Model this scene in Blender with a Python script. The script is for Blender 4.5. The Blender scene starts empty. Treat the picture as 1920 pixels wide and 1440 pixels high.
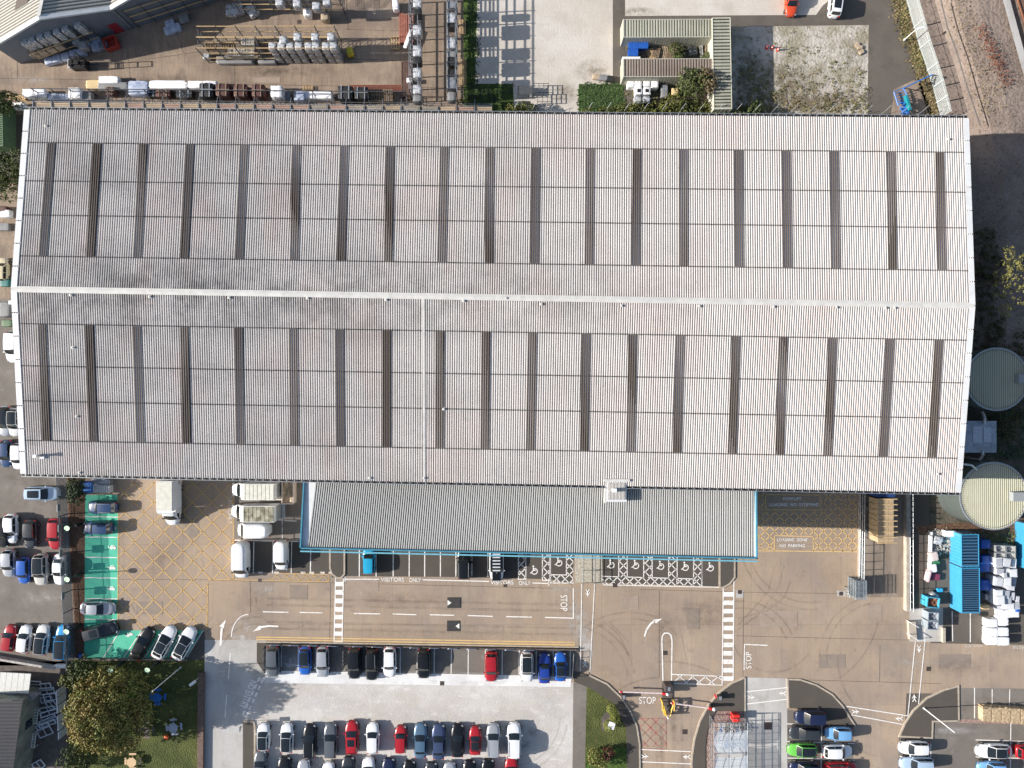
import bpy, math, random
from mathutils import Vector, Matrix
R = math.radians
scene = bpy.context.scene
COL = scene.collection
# ------------------------------------------------------------------ camera, sky, sun, exposure
H = 98.0            # drone height above the yard
F = 1340.0          # focal length in photo pixels (photo is 1920 px wide)
cam_data = bpy.data.cameras.new('camera')
cam_data.sensor_width = 36.0
cam_data.lens = 36.0 * F / 1920.0
cam_data.clip_end = 2000.0
cam = bpy.data.objects.new('camera', cam_data)
cam.location = (0, 0, H)
cam.rotation_euler = (0, 0, 0)
COL.objects.link(cam)
scene.camera = cam
scene.render.resolution_x = 1024
scene.render.resolution_y = 768

SUN_EL, SUN_AZ = R(23.5), R(3.0)      # light travels towards +X and slightly +Y
world = bpy.data.worlds.new("World")
scene.world = world
world.use_nodes = True
wn = world.node_tree
bg = wn.nodes['Background']
sky = wn.nodes.new('ShaderNodeTexSky')
sky.sky_type = 'NISHITA'
sky.sun_disc = False
sky.sun_elevation = SUN_EL
sky.sun_rotation = R(270.0) - SUN_AZ     # sun stands in the west, a little south
sky.air_density = 1.0
sky.dust_density = 1.5
bg.inputs[1].default_value = 0.092
wn.links.new(sky.outputs[0], bg.inputs[0])
sun_data = bpy.data.lights.new('sun', 'SUN')
sun_data.energy = 5.0
sun_data.angle = R(0.5)
sun_data.color = (1.0, 0.945, 0.875)
sun = bpy.data.objects.new('sun', sun_data)
d = Vector((math.cos(SUN_AZ) * math.cos(SUN_EL), math.sin(SUN_AZ) * math.cos(SUN_EL), -math.sin(SUN_EL)))
sun.rotation_euler = d.to_track_quat('-Z', 'Y').to_euler()
COL.objects.link(sun)
scene.view_settings.view_transform = 'Standard'
scene.view_settings.look = 'None'
scene.view_settings.gamma = 1
scene.view_settings.exposure = 0.76

# ------------------------------------------------------------------ helpers
def P(px, py, h=0.0):
    """photo pixel -> world point at height h"""
    k = (H - h) / F
    return Vector(((px - 960.0) * k, (720.0 - py) * k, h))

def srgb(*c):
    o = []
    for v in c:
        v = v / 255.0
        o.append(v / 12.92 if v <= 0.04045 else ((v + 0.055) / 1.055) ** 2.4)
    return tuple(o)

class MB:
    def __init__(self):
        self.v, self.f, self.m = [], [], []
    def face(self, pts, mi=0):
        n = len(self.v)
        self.v += [tuple(p) for p in pts]
        self.f.append(tuple(range(n, n + len(pts))))
        self.m.append(mi)
    def box(self, x, y, z, sx, sy, sz, rot=0.0, mi=0, M=None, taper=1.0):
        """box centred at x,y,z with full sizes"""
        n = len(self.v)
        c, s = math.cos(rot), math.sin(rot)
        for dz in (-1, 1):
            t = taper if dz > 0 else 1.0
            for dx, dy in ((-1, -1), (1, -1), (1, 1), (-1, 1)):
                a, b = dx * sx / 2 * t, dy * sy / 2 * t
                p = Vector((x + a * c - b * s, y + a * s + b * c, z + dz * sz / 2))
                if M is not None: p = M @ p
                self.v.append(tuple(p))
        for f in ((3, 2, 1, 0), (4, 5, 6, 7), (0, 1, 5, 4), (1, 2, 6, 5), (2, 3, 7, 6), (3, 0, 4, 7)):
            self.f.append(tuple(n + i for i in f)); self.m.append(mi)
    def tube(self, p0, p1, r, n=6, mi=0, r1=None):
        p0, p1 = Vector(p0), Vector(p1)
        if r1 is None: r1 = r
        ax = (p1 - p0)
        if ax.length < 1e-6: return
        ax.normalize()
        u = ax.orthogonal().normalized(); w = ax.cross(u)
        b = len(self.v)
        for p, rr in ((p0, r), (p1, r1)):
            for i in range(n):
                a = 2 * math.pi * i / n
                self.v.append(tuple(p + u * math.cos(a) * rr + w * math.sin(a) * rr))
        for i in range(n):
            j = (i + 1) % n
            self.f.append((b + i, b + j, b + n + j, b + n + i)); self.m.append(mi)
        self.f.append(tuple(b + n - 1 - i for i in range(n))); self.m.append(mi)
        self.f.append(tuple(b + n + i for i in range(n))); self.m.append(mi)
    def prism(self, poly, z0, z1, mi=0, cap_mi=None):
        """vertical prism over a 2-D polygon (any winding)"""
        a = sum(poly[i][0] * poly[(i + 1) % len(poly)][1] - poly[(i + 1) % len(poly)][0] * poly[i][1] for i in range(len(poly)))
        if a < 0: poly = poly[::-1]
        n = len(self.v); k = len(poly)
        self.v += [(p[0], p[1], z0) for p in poly] + [(p[0], p[1], z1) for p in poly]
        self.f.append(tuple(n + k + i for i in range(k))); self.m.append(mi if cap_mi is None else cap_mi)
        self.f.append(tuple(n + k - 1 - i for i in range(k))); self.m.append(mi)
        for i in range(k):
            j = (i + 1) % k
            self.f.append((n + i, n + j, n + k + j, n + k + i)); self.m.append(mi)
    def strip(self, pts, w, z, closed=False, z1=None, mi=0):
        """flat line of width w through 2-D points (raised to a bar if z1 given)"""
        pts = [Vector((p[0], p[1])) for p in pts]
        n = len(pts)
        L, Rr = [], []
        for i in range(n):
            a = pts[i - 1] if (i > 0 or closed) else None
            b = pts[(i + 1) % n] if (i < n - 1 or closed) else None
            if a is None: t = (b - pts[i]).normalized(); m = 1.0
            elif b is None: t = (pts[i] - a).normalized(); m = 1.0
            else:
                t0 = (pts[i] - a).normalized(); t1 = (b - pts[i]).normalized()
                t = (t0 + t1)
                t = t.normalized() if t.length > 1e-6 else t0
                m = 1.0 / max(0.35, t.dot(t0))
            nn = Vector((-t.y, t.x)) * (w / 2 * m)
            L.append(pts[i] + nn); Rr.append(pts[i] - nn)
        for i in range(n if closed else n - 1):
            j = (i + 1) % n
            q = [Rr[i], Rr[j], L[j], L[i]]
            if z1 is None:
                self.face([(p.x, p.y, z) for p in q], mi)
            else:
                self.prism([(p.x, p.y) for p in q], z, z1, mi)
    def lathe(self, prof, x=0, y=0, n=16, mi=0):
        b = len(self.v)
        for r, z in prof:
            for i in range(n):
                a = 2 * math.pi * i / n
                self.v.append((x + r * math.cos(a), y + r * math.sin(a), z))
        for k in range(len(prof) - 1):
            for i in range(n):
                j = (i + 1) % n
                self.f.append((b + k * n + i, b + k * n + j, b + (k + 1) * n + j, b + (k + 1) * n + i)); self.m.append(mi)
        self.f.append(tuple(b + (len(prof) - 1) * n + i for i in range(n))); self.m.append(mi)
        self.f.append(tuple(b + n - 1 - i for i in range(n))); self.m.append(mi)
    def grid(self, fn, nu, nv, mi=0):
        b = len(self.v)
        for j in range(nv + 1):
            for i in range(nu + 1):
                self.v.append(tuple(fn(i / nu, j / nv)))
        for j in range(nv):
            for i in range(nu):
                a = b + j * (nu + 1) + i
                self.f.append((a, a + 1, a + nu + 2, a + nu + 1)); self.m.append(mi)
    def mesh(self, name, mats, smooth=False):
        me = bpy.data.meshes.new(name)
        me.from_pydata(self.v, [], self.f)
        if not isinstance(mats, (list, tuple)): mats = [mats]
        for m in mats: me.materials.append(m)
        if len(mats) > 1:
            me.polygons.foreach_set('material_index', self.m)
        if smooth:
            me.polygons.foreach_set('use_smooth', [True] * len(me.polygons))
        me.update()
        return me
    def build(self, name, mats, parent=None, smooth=False, loc=None, rz=0.0):
        o = bpy.data.objects.new(name, self.mesh(name, mats, smooth))
        COL.objects.link(o)
        if parent is not None: o.parent = parent
        if loc is not None: o.location = loc
        if rz: o.rotation_euler = (0, 0, rz)
        return o

def tag(o, label, cat, group=None, kind=None):
    o['label'] = label; o['category'] = cat
    if group: o['group'] = group
    if kind: o['kind'] = kind
    return o

def empty(name, loc, rz=0.0, label=None, cat=None, group=None):
    o = bpy.data.objects.new(name, None)
    o.empty_display_size = 0.5
    COL.objects.link(o)
    o.location = loc
    o.rotation_euler = (0, 0, rz)
    if label: tag(o, label, cat, group)
    return o

def structure(o):
    o['kind'] = 'structure'
    return o

# ------------------------------------------------------------------ materials
MATS = {}
def mat(name, col, rough=0.8, metal=0.0, var=0.15, scale=3.0, bump=0.0, bscale=20.0, col2=None, stretch=None,
        island=False, coat=0.0, spec=0.5, alpha=1.0, world_co=False, detail=5.0, trans=0.0, speck=0.0):
    if name in MATS: return MATS[name]
    m = bpy.data.materials.new(name); m.use_nodes = True
    nt = m.node_tree; N = nt.nodes; L = nt.links
    b = N['Principled BSDF']
    b.inputs['Roughness'].default_value = rough
    b.inputs['Metallic'].default_value = metal
    b.inputs['Coat Weight'].default_value = coat
    b.inputs['Coat Roughness'].default_value = 0.06
    b.inputs['Specular IOR Level'].default_value = spec
    b.inputs['Alpha'].default_value = alpha
    b.inputs['Transmission Weight'].default_value = trans
    if world_co:
        g = N.new('ShaderNodeNewGeometry'); co = g.outputs['Position']
    else:
        g = N.new('ShaderNodeTexCoord'); co = g.outputs['Object']
    if stretch:
        mp = N.new('ShaderNodeMapping'); mp.inputs['Scale'].default_value = stretch
        L.new(co, mp.inputs[0]); co = mp.outputs[0]
    nz = N.new('ShaderNodeTexNoise'); nz.inputs['Scale'].default_value = scale
    nz.inputs['Detail'].default_value = detail; nz.inputs['Roughness'].default_value = 0.62
    L.new(co, nz.inputs['Vector'])
    rp = N.new('ShaderNodeValToRGB')
    c1 = tuple(max(0, v * (1 - var)) for v in col[:3])
    c2 = col2 if col2 else tuple(min(1, v * (1 + var)) for v in col[:3])
    rp.color_ramp.elements[0].position = 0.32; rp.color_ramp.elements[1].position = 0.68
    rp.color_ramp.elements[0].color = (*c1, 1); rp.color_ramp.elements[1].color = (*c2, 1)
    L.new(nz.outputs['Fac'], rp.inputs[0])
    out = rp.outputs[0]
    if speck:
        n2 = N.new('ShaderNodeTexNoise'); n2.inputs['Scale'].default_value = bscale; n2.inputs['Detail'].default_value = 2
        L.new(co, n2.inputs['Vector'])
        mr = N.new('ShaderNodeMapRange'); mr.inputs[1].default_value = 0.3; mr.inputs[2].default_value = 0.7
        mr.inputs[3].default_value = 1 - speck; mr.inputs[4].default_value = 1 + speck
        L.new(n2.outputs['Fac'], mr.inputs[0])
        mx = N.new('ShaderNodeMix'); mx.data_type = 'RGBA'; mx.blend_type = 'MULTIPLY'; mx.inputs[0].default_value = 1
        L.new(out, mx.inputs[6]); L.new(mr.outputs[0], mx.inputs[7]); out = mx.outputs[2]
    if island:
        gi = N.new('ShaderNodeNewGeometry')
        mr = N.new('ShaderNodeMapRange'); mr.inputs[3].default_value = 0.55; mr.inputs[4].default_value = 1.45
        L.new(gi.outputs['Random Per Island'], mr.inputs[0])
        mx = N.new('ShaderNodeMix'); mx.data_type = 'RGBA'; mx.blend_type = 'MULTIPLY'; mx.inputs[0].default_value = 1
        L.new(out, mx.inputs[6]); L.new(mr.outputs[0], mx.inputs[7]); out = mx.outputs[2]
    L.new(out, b.inputs['Base Color'])
    if bump:
        bz = N.new('ShaderNodeTexNoise'); bz.inputs['Scale'].default_value = bscale; bz.inputs['Detail'].default_value = 3
        L.new(co, bz.inputs['Vector'])
        bp = N.new('ShaderNodeBump'); bp.inputs['Strength'].default_value = min(1.0, bump); bp.inputs['Distance'].default_value = 0.05
        L.new(bz.outputs['Fac'], bp.inputs['Height']); L.new(bp.outputs[0], b.inputs['Normal'])
    MATS[name] = m
    return m

def ground_mat(name, layers, rough=0.92, bump=0.25, bscale=6.0, slabs=None, slab_amt=.16):
    """layers: base colour then (colour, noise scale, lo, hi, amount, stretch) patches, world coordinates"""
    if name in MATS: return MATS[name]
    m = bpy.data.materials.new(name); m.use_nodes = True
    nt = m.node_tree; N = nt.nodes; L = nt.links
    b = N['Principled BSDF']; b.inputs['Roughness'].default_value = rough
    b.inputs['Specular IOR Level'].default_value = 0.25
    g = N.new('ShaderNodeNewGeometry')
    rgb = N.new('ShaderNodeRGB'); rgb.outputs[0].default_value = (*layers[0], 1)
    out = rgb.outputs[0]
    for i, (c, sc, lo, hi, amt, st) in enumerate(layers[1:]):
        mp = N.new('ShaderNodeMapping')
        mp.inputs['Location'].default_value = (i * 37.3, i * 11.7, i * 5.0)
        if st: mp.inputs['Scale'].default_value = st
        L.new(g.outputs['Position'], mp.inputs[0])
        nz = N.new('ShaderNodeTexNoise'); nz.inputs['Scale'].default_value = sc
        nz.inputs['Detail'].default_value = 6; nz.inputs['Roughness'].default_value = 0.6
        L.new(mp.outputs[0], nz.inputs['Vector'])
        mr = N.new('ShaderNodeMapRange'); mr.inputs[1].default_value = lo; mr.inputs[2].default_value = hi
        mr.inputs[3].default_value = 0; mr.inputs[4].default_value = amt
        L.new(nz.outputs['Fac'], mr.inputs[0])
        mx = N.new('ShaderNodeMix'); mx.data_type = 'RGBA'
        L.new(mr.outputs[0], mx.inputs[0]); L.new(out, mx.inputs[6]); mx.inputs[7].default_value = (*c, 1)
        out = mx.outputs[2]
    if slabs:
        br = N.new('ShaderNodeTexBrick'); br.offset = 0.0; br.inputs['Scale'].default_value = 1.0
        br.inputs['Brick Width'].default_value = slabs[0]; br.inputs['Row Height'].default_value = slabs[1]
        br.inputs['Mortar Size'].default_value = .02; br.inputs['Mortar Smooth'].default_value = .6
        br.inputs['Color1'].default_value = (1 - slab_amt,) * 3 + (1,); br.inputs['Color2'].default_value = (1 + slab_amt * .6,) * 3 + (1,)
        br.inputs['Mortar'].default_value = (.62, .60, .58, 1)
        L.new(g.outputs['Position'], br.inputs['Vector'])
        mx = N.new('ShaderNodeMix'); mx.data_type = 'RGBA'; mx.blend_type = 'MULTIPLY'; mx.inputs[0].default_value = 1
        L.new(out, mx.inputs[6]); L.new(br.outputs['Color'], mx.inputs[7]); out = mx.outputs[2]
    L.new(out, b.inputs['Base Color'])
    if bump:
        bz = N.new('ShaderNodeTexNoise'); bz.inputs['Scale'].default_value = bscale; bz.inputs['Detail'].default_value = 6
        L.new(g.outputs['Position'], bz.inputs['Vector'])
        bp = N.new('ShaderNodeBump'); bp.inputs['Strength'].default_value = min(1, bump); bp.inputs['Distance'].default_value = 0.08 if bump < .5 else .15
        L.new(bz.outputs['Fac'], bp.inputs['Height']); L.new(bp.outputs[0], b.inputs['Normal'])
    MATS[name] = m
    return m

# colours are base colours (albedo, linear)
CONC = ground_mat('yard_concrete', [(0.335, 0.257, 0.193),
    ((0.42, 0.32, 0.23), 0.05, .42, .62, .85, None), ((0.265, 0.222, 0.19), 0.09, .48, .66, .85, None),
    ((0.44, 0.36, 0.27), 0.30, .55, .75, .6, (1, .30, 1)), ((0.18, 0.145, 0.12), 0.9, .58, .8, .6, None),
    ((0.20, 0.16, 0.13), 5.0, .5, .75, .4, None), ((0.26, 0.21, 0.17), 1.8, .5, .66, .28, (1, .15, 1)), ((0.42, 0.34, 0.27), 2.6, .55, .68, .25, (1, .2, 1))], bump=.12, bscale=8, slabs=(4.1, 11.0), slab_amt=.05)
STOR = ground_mat('storage_concrete', [(0.265, 0.20, 0.15),
    ((0.37, 0.285, 0.21), 0.09, .44, .60, .9, None), ((0.19, 0.15, 0.12), 0.22, .46, .62, .8, None),
    ((0.15, 0.115, 0.09), 2.4, .50, .66, .45, (1, .12, 1)), ((0.40, 0.32, 0.25), 3.1, .56, .70, .4, (1, .10, 1)),
    ((0.13, 0.105, 0.085), 3.0, .56, .72, .6, None)], bump=.25, bscale=7, slabs=(16.0, 5.0), slab_amt=.06)
ASPH = ground_mat('asphalt', [(0.115, 0.10, 0.085), ((0.15, 0.13, 0.11), 0.15, .45, .65, .7, None),
    ((0.085, 0.075, 0.065), 0.5, .5, .7, .6, None), ((0.17, 0.15, 0.13), 8, .5, .75, .35, None)], bump=.2, bscale=10)
ASPH_OLD = ground_mat('old_asphalt', [(0.175, 0.155, 0.135), ((0.23, 0.205, 0.18), 0.2, .45, .62, .8, None),
    ((0.13, 0.115, 0.10), 0.6, .5, .7, .6, None), ((0.27, 0.25, 0.22), 0.9, .58, .7, .5, None), ((0.12, 0.11, 0.095), 7, .5, .7, .4, None)], bump=.2, bscale=9)
DARKASPH = ground_mat('pavement_asphalt', [(0.088, 0.077, 0.066), ((0.105, 0.092, 0.078), 0.3, .45, .65, .7, None),
    ((0.07, 0.062, 0.055), 6, .5, .75, .4, None)], bump=.12, bscale=12)
GRAVEL = ground_mat('pale_gravel', [(0.52, 0.47, 0.41), ((0.60, 0.56, 0.51), 0.12, .42, .62, .8, None),
    ((0.42, 0.37, 0.31), 0.35, .5, .7, .6, None), ((0.38, 0.34, 0.29), 2.8, .56, .72, .5, None), ((0.64, 0.60, 0.55), 5, .55, .7, .5, None)], bump=.4, bscale=4.0)
GRAVELW = ground_mat('weedy_gravel', [(0.42, 0.38, 0.33), ((0.52, 0.48, 0.43), 0.12, .45, .6, .8, None),
    ((0.24, 0.21, 0.14), 0.3, .48, .62, .75, None), ((0.16, 0.15, 0.09), 1.5, .52, .66, .75, None), ((0.60, 0.56, 0.5), 5, .58, .72, .6, None)], bump=.8, bscale=3.0)
WGRAV = ground_mat('car_park_gravel', [(0.475, 0.44, 0.40), ((0.58, 0.56, 0.535), 0.10, .42, .62, .85, (1, 1.6, 1)),
    ((0.42, 0.385, 0.34), 0.4, .5, .68, .6, None), ((0.70, 0.68, 0.65), 0.7, .58, .7, .6, (.5, 1.5, 1)), ((0.36, 0.33, 0.29), 4, .58, .72, .5, None)], bump=.45, bscale=3.5)
LCONC = ground_mat('pale_concrete', [(0.42, 0.40, 0.375), ((0.52, 0.51, 0.49), 0.15, .42, .6, .8, (1.5, .5, 1)),
    ((0.33, 0.31, 0.285), 0.5, .52, .7, .6, None), ((0.30, 0.28, 0.26), 6, .5, .7, .3, None)], bump=.12)
WCONC = ground_mat('white_dust_concrete', [(0.62, 0.61, 0.60), ((0.72, 0.72, 0.71), 0.4, .42, .6, .8, (1, .4, 1)),
    ((0.46, 0.44, 0.42), 0.8, .52, .7, .6, (.5, 1, 1))], bump=.1)
GRASS = ground_mat('lawn_grass', [(0.065, 0.08, 0.024), ((0.12, 0.13, 0.04), 0.25, .44, .6, .9, None),
    ((0.05, 0.06, 0.018), 1.2, .5, .7, .7, None), ((0.16, 0.135, 0.05), 0.7, .58, .72, .6, None), ((0.05, 0.065, 0.018), 8, .45, .6, .5, None)], bump=1.0, bscale=5)
GRASSG = ground_mat('green_grass', [(0.06, 0.10, 0.02), ((0.09, 0.14, 0.03), 1.5, .45, .6, .8, None),
    ((0.03, 0.055, 0.012), 3.5, .5, .62, .8, None)], bump=1.0, bscale=3)
BALLAST = ground_mat('railway_ballast', [(0.20, 0.158, 0.135), ((0.27, 0.215, 0.18), 0.2, .42, .6, .8, None),
    ((0.18, 0.14, 0.115), 0.8, .5, .64, .7, None), ((0.10, 0.075, 0.055), 3, .56, .66, .8, None), ((0.42, 0.35, 0.30), 4, .58, .7, .6, None),
    ((0.25, 0.14, 0.07), 0.25, .62, .72, .5, None)], bump=1.0, bscale=2.4)
BARK = ground_mat('bark_mulch', [(0.13, 0.075, 0.048), ((0.19, 0.115, 0.075), 1.0, .45, .6, .8, None),
    ((0.07, 0.045, 0.03), 4, .5, .62, .8, None)], bump=1.0, bscale=5)
DIRT = ground_mat('dark_dirt', [(0.085, 0.075, 0.058), ((0.13, 0.11, 0.085), 0.4, .45, .6, .8, None),
    ((0.045, 0.05, 0.03), 0.8, .5, .62, .8, None), ((0.2, 0.18, 0.15), 3, .6, .7, .6, None)], bump=.8, bscale=3)
VERGE = ground_mat('dry_verge', [(0.27, 0.20, 0.11), ((0.15, 0.12, 0.05), 0.7, .45, .6, .8, None),
    ((0.40, 0.31, 0.19), 0.9, .5, .62, .7, None), ((0.09, 0.09, 0.03), 2, .54, .64, .8, None)], bump=1.0, bscale=3)
REDCHIP = ground_mat('red_chippings', [(0.30, 0.20, 0.165), ((0.42, 0.31, 0.27), 3, .45, .6, .8, None),
    ((0.12, 0.08, 0.07), 4, .52, .64, .8, None)], bump=1.0, bscale=5)
GREENP = ground_mat('green_bay_paint', [(0.07, 0.47, 0.31), ((0.11, 0.52, 0.36), 0.3, .42, .6, .7, None),
    ((0.05, 0.36, 0.24), 1.2, .52, .7, .5, None), ((0.16, 0.50, 0.37), 7, .5, .7, .4, None), ((.20, .32, .25), 2.2, .62, .74, .6, None)], bump=.15, rough=.7)
WHITEP = ground_mat('white_road_paint', [(0.80, 0.77, 0.73), ((0.50, 0.44, 0.38), 1.8, .50, .68, .75, None)], bump=0, rough=.7)
YELP = ground_mat('yellow_road_paint', [(0.56, 0.37, 0.15), ((0.40, 0.28, 0.16), 1.3, .50, .68, .7, None)], bump=0, rough=.7)
YELP2 = ground_mat('double_yellow_paint', [(0.66, 0.45, 0.20), ((0.46, 0.34, 0.20), 1.0, .46, .66, .75, None)], bump=0, rough=.7)
REDP = ground_mat('red_road_paint', [(0.48, 0.15, 0.12), ((0.30, 0.22, 0.175), 1.2, .42, .56, .95, None)], bump=0, rough=.7)
FADEP = ground_mat('faded_white_paint', [(0.58, 0.53, 0.47), ((0.38, 0.32, 0.26), 1.5, .5, .66, .9, None)], bump=0, rough=.7)
BLKRUB = mat('black_rubber', (0.035, 0.033, 0.033), .8, var=.3)
KERB = mat('kerb_stone', (0.40, 0.34, 0.27), .85, var=.2, scale=2)
JOINT = mat('slab_joint_dirt', (0.10, 0.075, 0.06), .95, var=.3, scale=1)
DRAIN = mat('drain_iron', (0.05, 0.035, 0.032), .7, var=.4, scale=5)
DKCONC = mat('dark_concrete', (0.11, 0.09, 0.08), .9, var=.3, scale=1.5, bump=.2)
GREYSTEEL = mat('galvanised_steel', (0.42, 0.44, 0.46), .45, .6, var=.15)
DKSTEEL = mat('dark_steel', (0.10, 0.105, 0.115), .55, .4, var=.3)
WSTEEL = mat('white_steel', (0.75, 0.75, 0.75), .4, var=.06)
WOOD = mat('raw_timber', (0.50, 0.35, 0.19), .75, var=.25, scale=4)
WOODO = mat('weathered_timber', (0.26, 0.19, 0.13), .85, var=.35, scale=4)
RUST = mat('rusty_steel', (0.20, 0.075, 0.04), .85, var=.4, scale=3)
# ------------------------------------------------------------------ ground sheets (flush sheets 6 mm apart)
def sheet(name, pts, z, m, h=0.0):
    b = MB()
    q = [P(x, y, h) for x, y in pts]
    a = sum(q[i].x * q[(i + 1) % len(q)].y - q[(i + 1) % len(q)].x * q[i].y for i in range(len(q)))
    if a < 0: q = q[::-1]
    b.face([(p.x, p.y, z) for p in q])
    return structure(b.build(name, m))

_g = MB(); _g.face([(-400, -400, -0.03), (400, -400, -0.03), (400, 400, -0.03), (-400, 400, -0.03)])
structure(_g.build('ground', ASPH))
# main yard concrete, south of the factory
sheet('yard_slab', [(150, 880), (1745, 880), (1745, 1206), (1990, 1210), (1990, 1300), (1700, 1300), (1692, 1460), (1190, 1500), (1060, 1262), (500, 1262), (388, 1262), (384, 1184), (200, 1184), (150, 1180)], 0.0, CONC)
sheet('storage_yard_slab', [(-150, -80), (872, -80), (872, 215), (-150, 215)], 0.0, STOR)
sheet('grass_strip', [(868, -60), (899, -60), (897, 158), (966, 158), (964, 215), (870, 215)], 0.006, GRASSG)
sheet('gravel_lot', [(896, -60), (1149, -60), (1149, 158), (1085, 159), (1085, 215), (964, 215), (962, 157), (891, 157)], 0.012, GRAVEL)
sheet('grass_patch', [(1085, 158), (1168, 158), (1168, 215), (1085, 215)], 0.018, GRASSG)
sheet('access_road', [(1149, -60), (1676, -60), (1690, 40), (1712, 100), (1722, 146), (1675, 170), (1672, 215), (1340, 215), (1149, 158)], 0.006, ASPH)
sheet('gravel_lot', [(1172, -60), (1600, -60), (1556, 0), (1543, 10), (1530, 28), (1172, 30)], 0.012, GRAVEL)
sheet('gravel_lot', [(1372, 50), (1629, 47), (1626, 215), (1372, 215)], 0.012, GRAVELW)
sheet('dirt_ground', [(1168, 60), (1372, 60), (1372, 215), (1168, 215)], 0.018, DIRT)
sheet('dry_verge', [(1670, -40), (1700, -40), (1712, 53), (1737, 133), (1762, 216), (1742, 216), (1719, 146), (1712, 100), (1690, 40)], 0.012, VERGE)
sheet('concrete_apron', [(1675, 168), (1722, 146), (1752, 216), (1670, 216), (1674, 190)], 0.012, STOR)
# railway ground, raised behind the palisade fence
RD = 3.0
def rail_ground():
    b = MB()
    base = [(1600, -2600), (1690, -60), (1697, 0), (1712, 53), (1723, 92), (1737, 133), (1747, 165), (1761, 219), (1775, 280), (1800, 400), (1800, 655)]
    n = len(base)
    lo = [P(x + 2, y, 0) for x, y in base]
    a = []
    for i, p in enumerate(lo):
        a.append([(p.x, p.y, -0.02), (p.x + 2.0, p.y, RD * .3), (p.x + 4.5, p.y + .5, RD * .85), (p.x + 7, p.y + .8, RD), (p.x + 60, p.y + .8, RD + .5), (p.x + 300, p.y + .8, RD + .5)])
    last = lo[-1]; a.append([(last.x + dx, last.y - 5, -.025) for dx in (0, 2, 4.5, 7, 60, 300)])
    for i in range(n):
        for k in range(5):
            b.face([a[i + 1][k], a[i + 1][k + 1], a[i][k + 1], a[i][k]])
    structure(b.build('railway_embankment', BALLAST))
rail_ground()
def psheet(name, pts, h, m):
    return sheet(name, pts, h, m, h)
b = MB()
structure(sheet('platform_edge', [(1872, -30), (1886, -30), (1935, 150), (1922, 150)], RD + .45, LCONC, RD + .45))
# west car park, gravel car park, lawn, drives
sheet('west_car_park', [(-200, 560), (128, 560), (128, 892), (146, 1248), (-200, 1248)], 0.006, ASPH_OLD)
sheet('west_yard', [(-200, 330), (90, 330), (90, 590), (-200, 590)], 0.0, STOR)
sheet('planting_strip', [(124, 892), (160, 892), (158, 1240), (143, 1240)], 0.012, BARK)
sheet('west_lane', [(-200, 1240), (150, 1240), (130, 1262), (128, 1480), (-200, 1480)], 0.006, DKCONC)
sheet('lawn', [(146, 1236), (384, 1238), (382, 1262), (381, 1480), (128, 1480), (128, 1300), (146, 1250)], 0.012, GRASS)
sheet('service_road', [(384, 1200), (500, 1200), (500, 1262), (497, 1276), (462, 1350), (456, 1480), (381, 1480)], 0.012, LCONC)
sheet('gravel_car_park', [(462, 1350), (497, 1276), (505, 1262), (1075, 1280), (1073, 1480), (456, 1480)], 0.006, WGRAV)
sheet('bay_row_slab', [(497, 1207), (1085, 1212), (1075, 1272), (497, 1262)], 0.018, ASPH_OLD)
sheet('white_dust_strip', [(497, 1258), (1072, 1269), (1070, 1288), (497, 1280)], 0.024, WCONC)
sheet('bay_asphalt', [(619, 1000), (1080, 1000), (1072, 1096), (1030, 1086), (860, 1082), (648, 1080), (622, 1083)], 0.012, DARKASPH)
sheet('bay_asphalt', [(1128, 1000), (1358, 1000), (1352, 1100), (1129, 1092)], 0.012, DARKASPH)
sheet('van_bay_asphalt', [(438, 1014), (620, 1014), (618, 1076), (438, 1072)], 0.012, DARKASPH)
sheet('van_bay_asphalt', [(440, 880), (620, 880), (620, 1010), (440, 1010)], 0.006, ASPH_OLD)
sheet('entrance_paving', [(1078, 1000), (1128, 1000), (1130, 1093), (1078, 1092)], 0.018, mat('block_paving', (0.42, 0.38, 0.31), .85, var=.35, scale=4, speck=.3, bscale=9, world_co=True))
# EV bays painted green
sheet('green_parking_bay', [(158, 928), (221, 928), (220, 1182), (382, 1182), (350, 1233), (158, 1234)], 0.006, GREENP)
# gatehouse approach
sheet('pedestrian_slab', [(1396, 1270), (1476, 1272), (1476, 1480), (1396, 1480)], 0.012, LCONC)
sheet('east_car_park', [(1476, 1330), (1600, 1350), (1600, 1480), (1476, 1480)], 0.006, ASPH_OLD)
sheet('east_car_park', [(1685, 1378), (1702, 1372), (1797, 1290), (1990, 1292), (1990, 1480), (1684, 1480)], 0.012, ASPH_OLD)
sheet('concrete_dock', [(1612, 880), (1700, 880), (1700, 1120), (1612, 1120)], 0.006, ground_mat('dock_concrete', [(0.22, 0.175, 0.14), ((0.30, 0.25, 0.20), .2, .45, .6, .8, (3, .4, 1)), ((0.13, 0.11, 0.09), .5, .5, .7, .6, None)], bump=.1))
sheet('compound_asphalt', [(1740, 1010), (1990, 1010), (1990, 1208), (1745, 1206)], 0.012, ASPH)
sheet('dirt_ground', [(1742, 990), (1990, 990), (1990, 1050), (1742, 1050)], 0.018, DIRT)
sheet('bark_ground', [(1716, 985), (1990, 970), (1990, 1000), (1722, 1000)], 0.024, BARK)
sheet('dark_ground', [(1700, 560), (1990, 560), (1990, 985), (1740, 985), (1700, 985)], 0.006, DIRT)
sheet('slab_path', [(1704, 880), (1742, 880), (1742, 1142), (1704, 1142)], 0.012, DARKASPH)
sheet('concrete_apron', [(1705, 1140), (1768, 1140), (1768, 1203), (1705, 1203)], 0.018, LCONC)
sheet('grass_verge', [(1100, 1285), (1145, 1310), (1180, 1370), (1182, 1480), (1096, 1480)], 0.024, GRASS)
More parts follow.
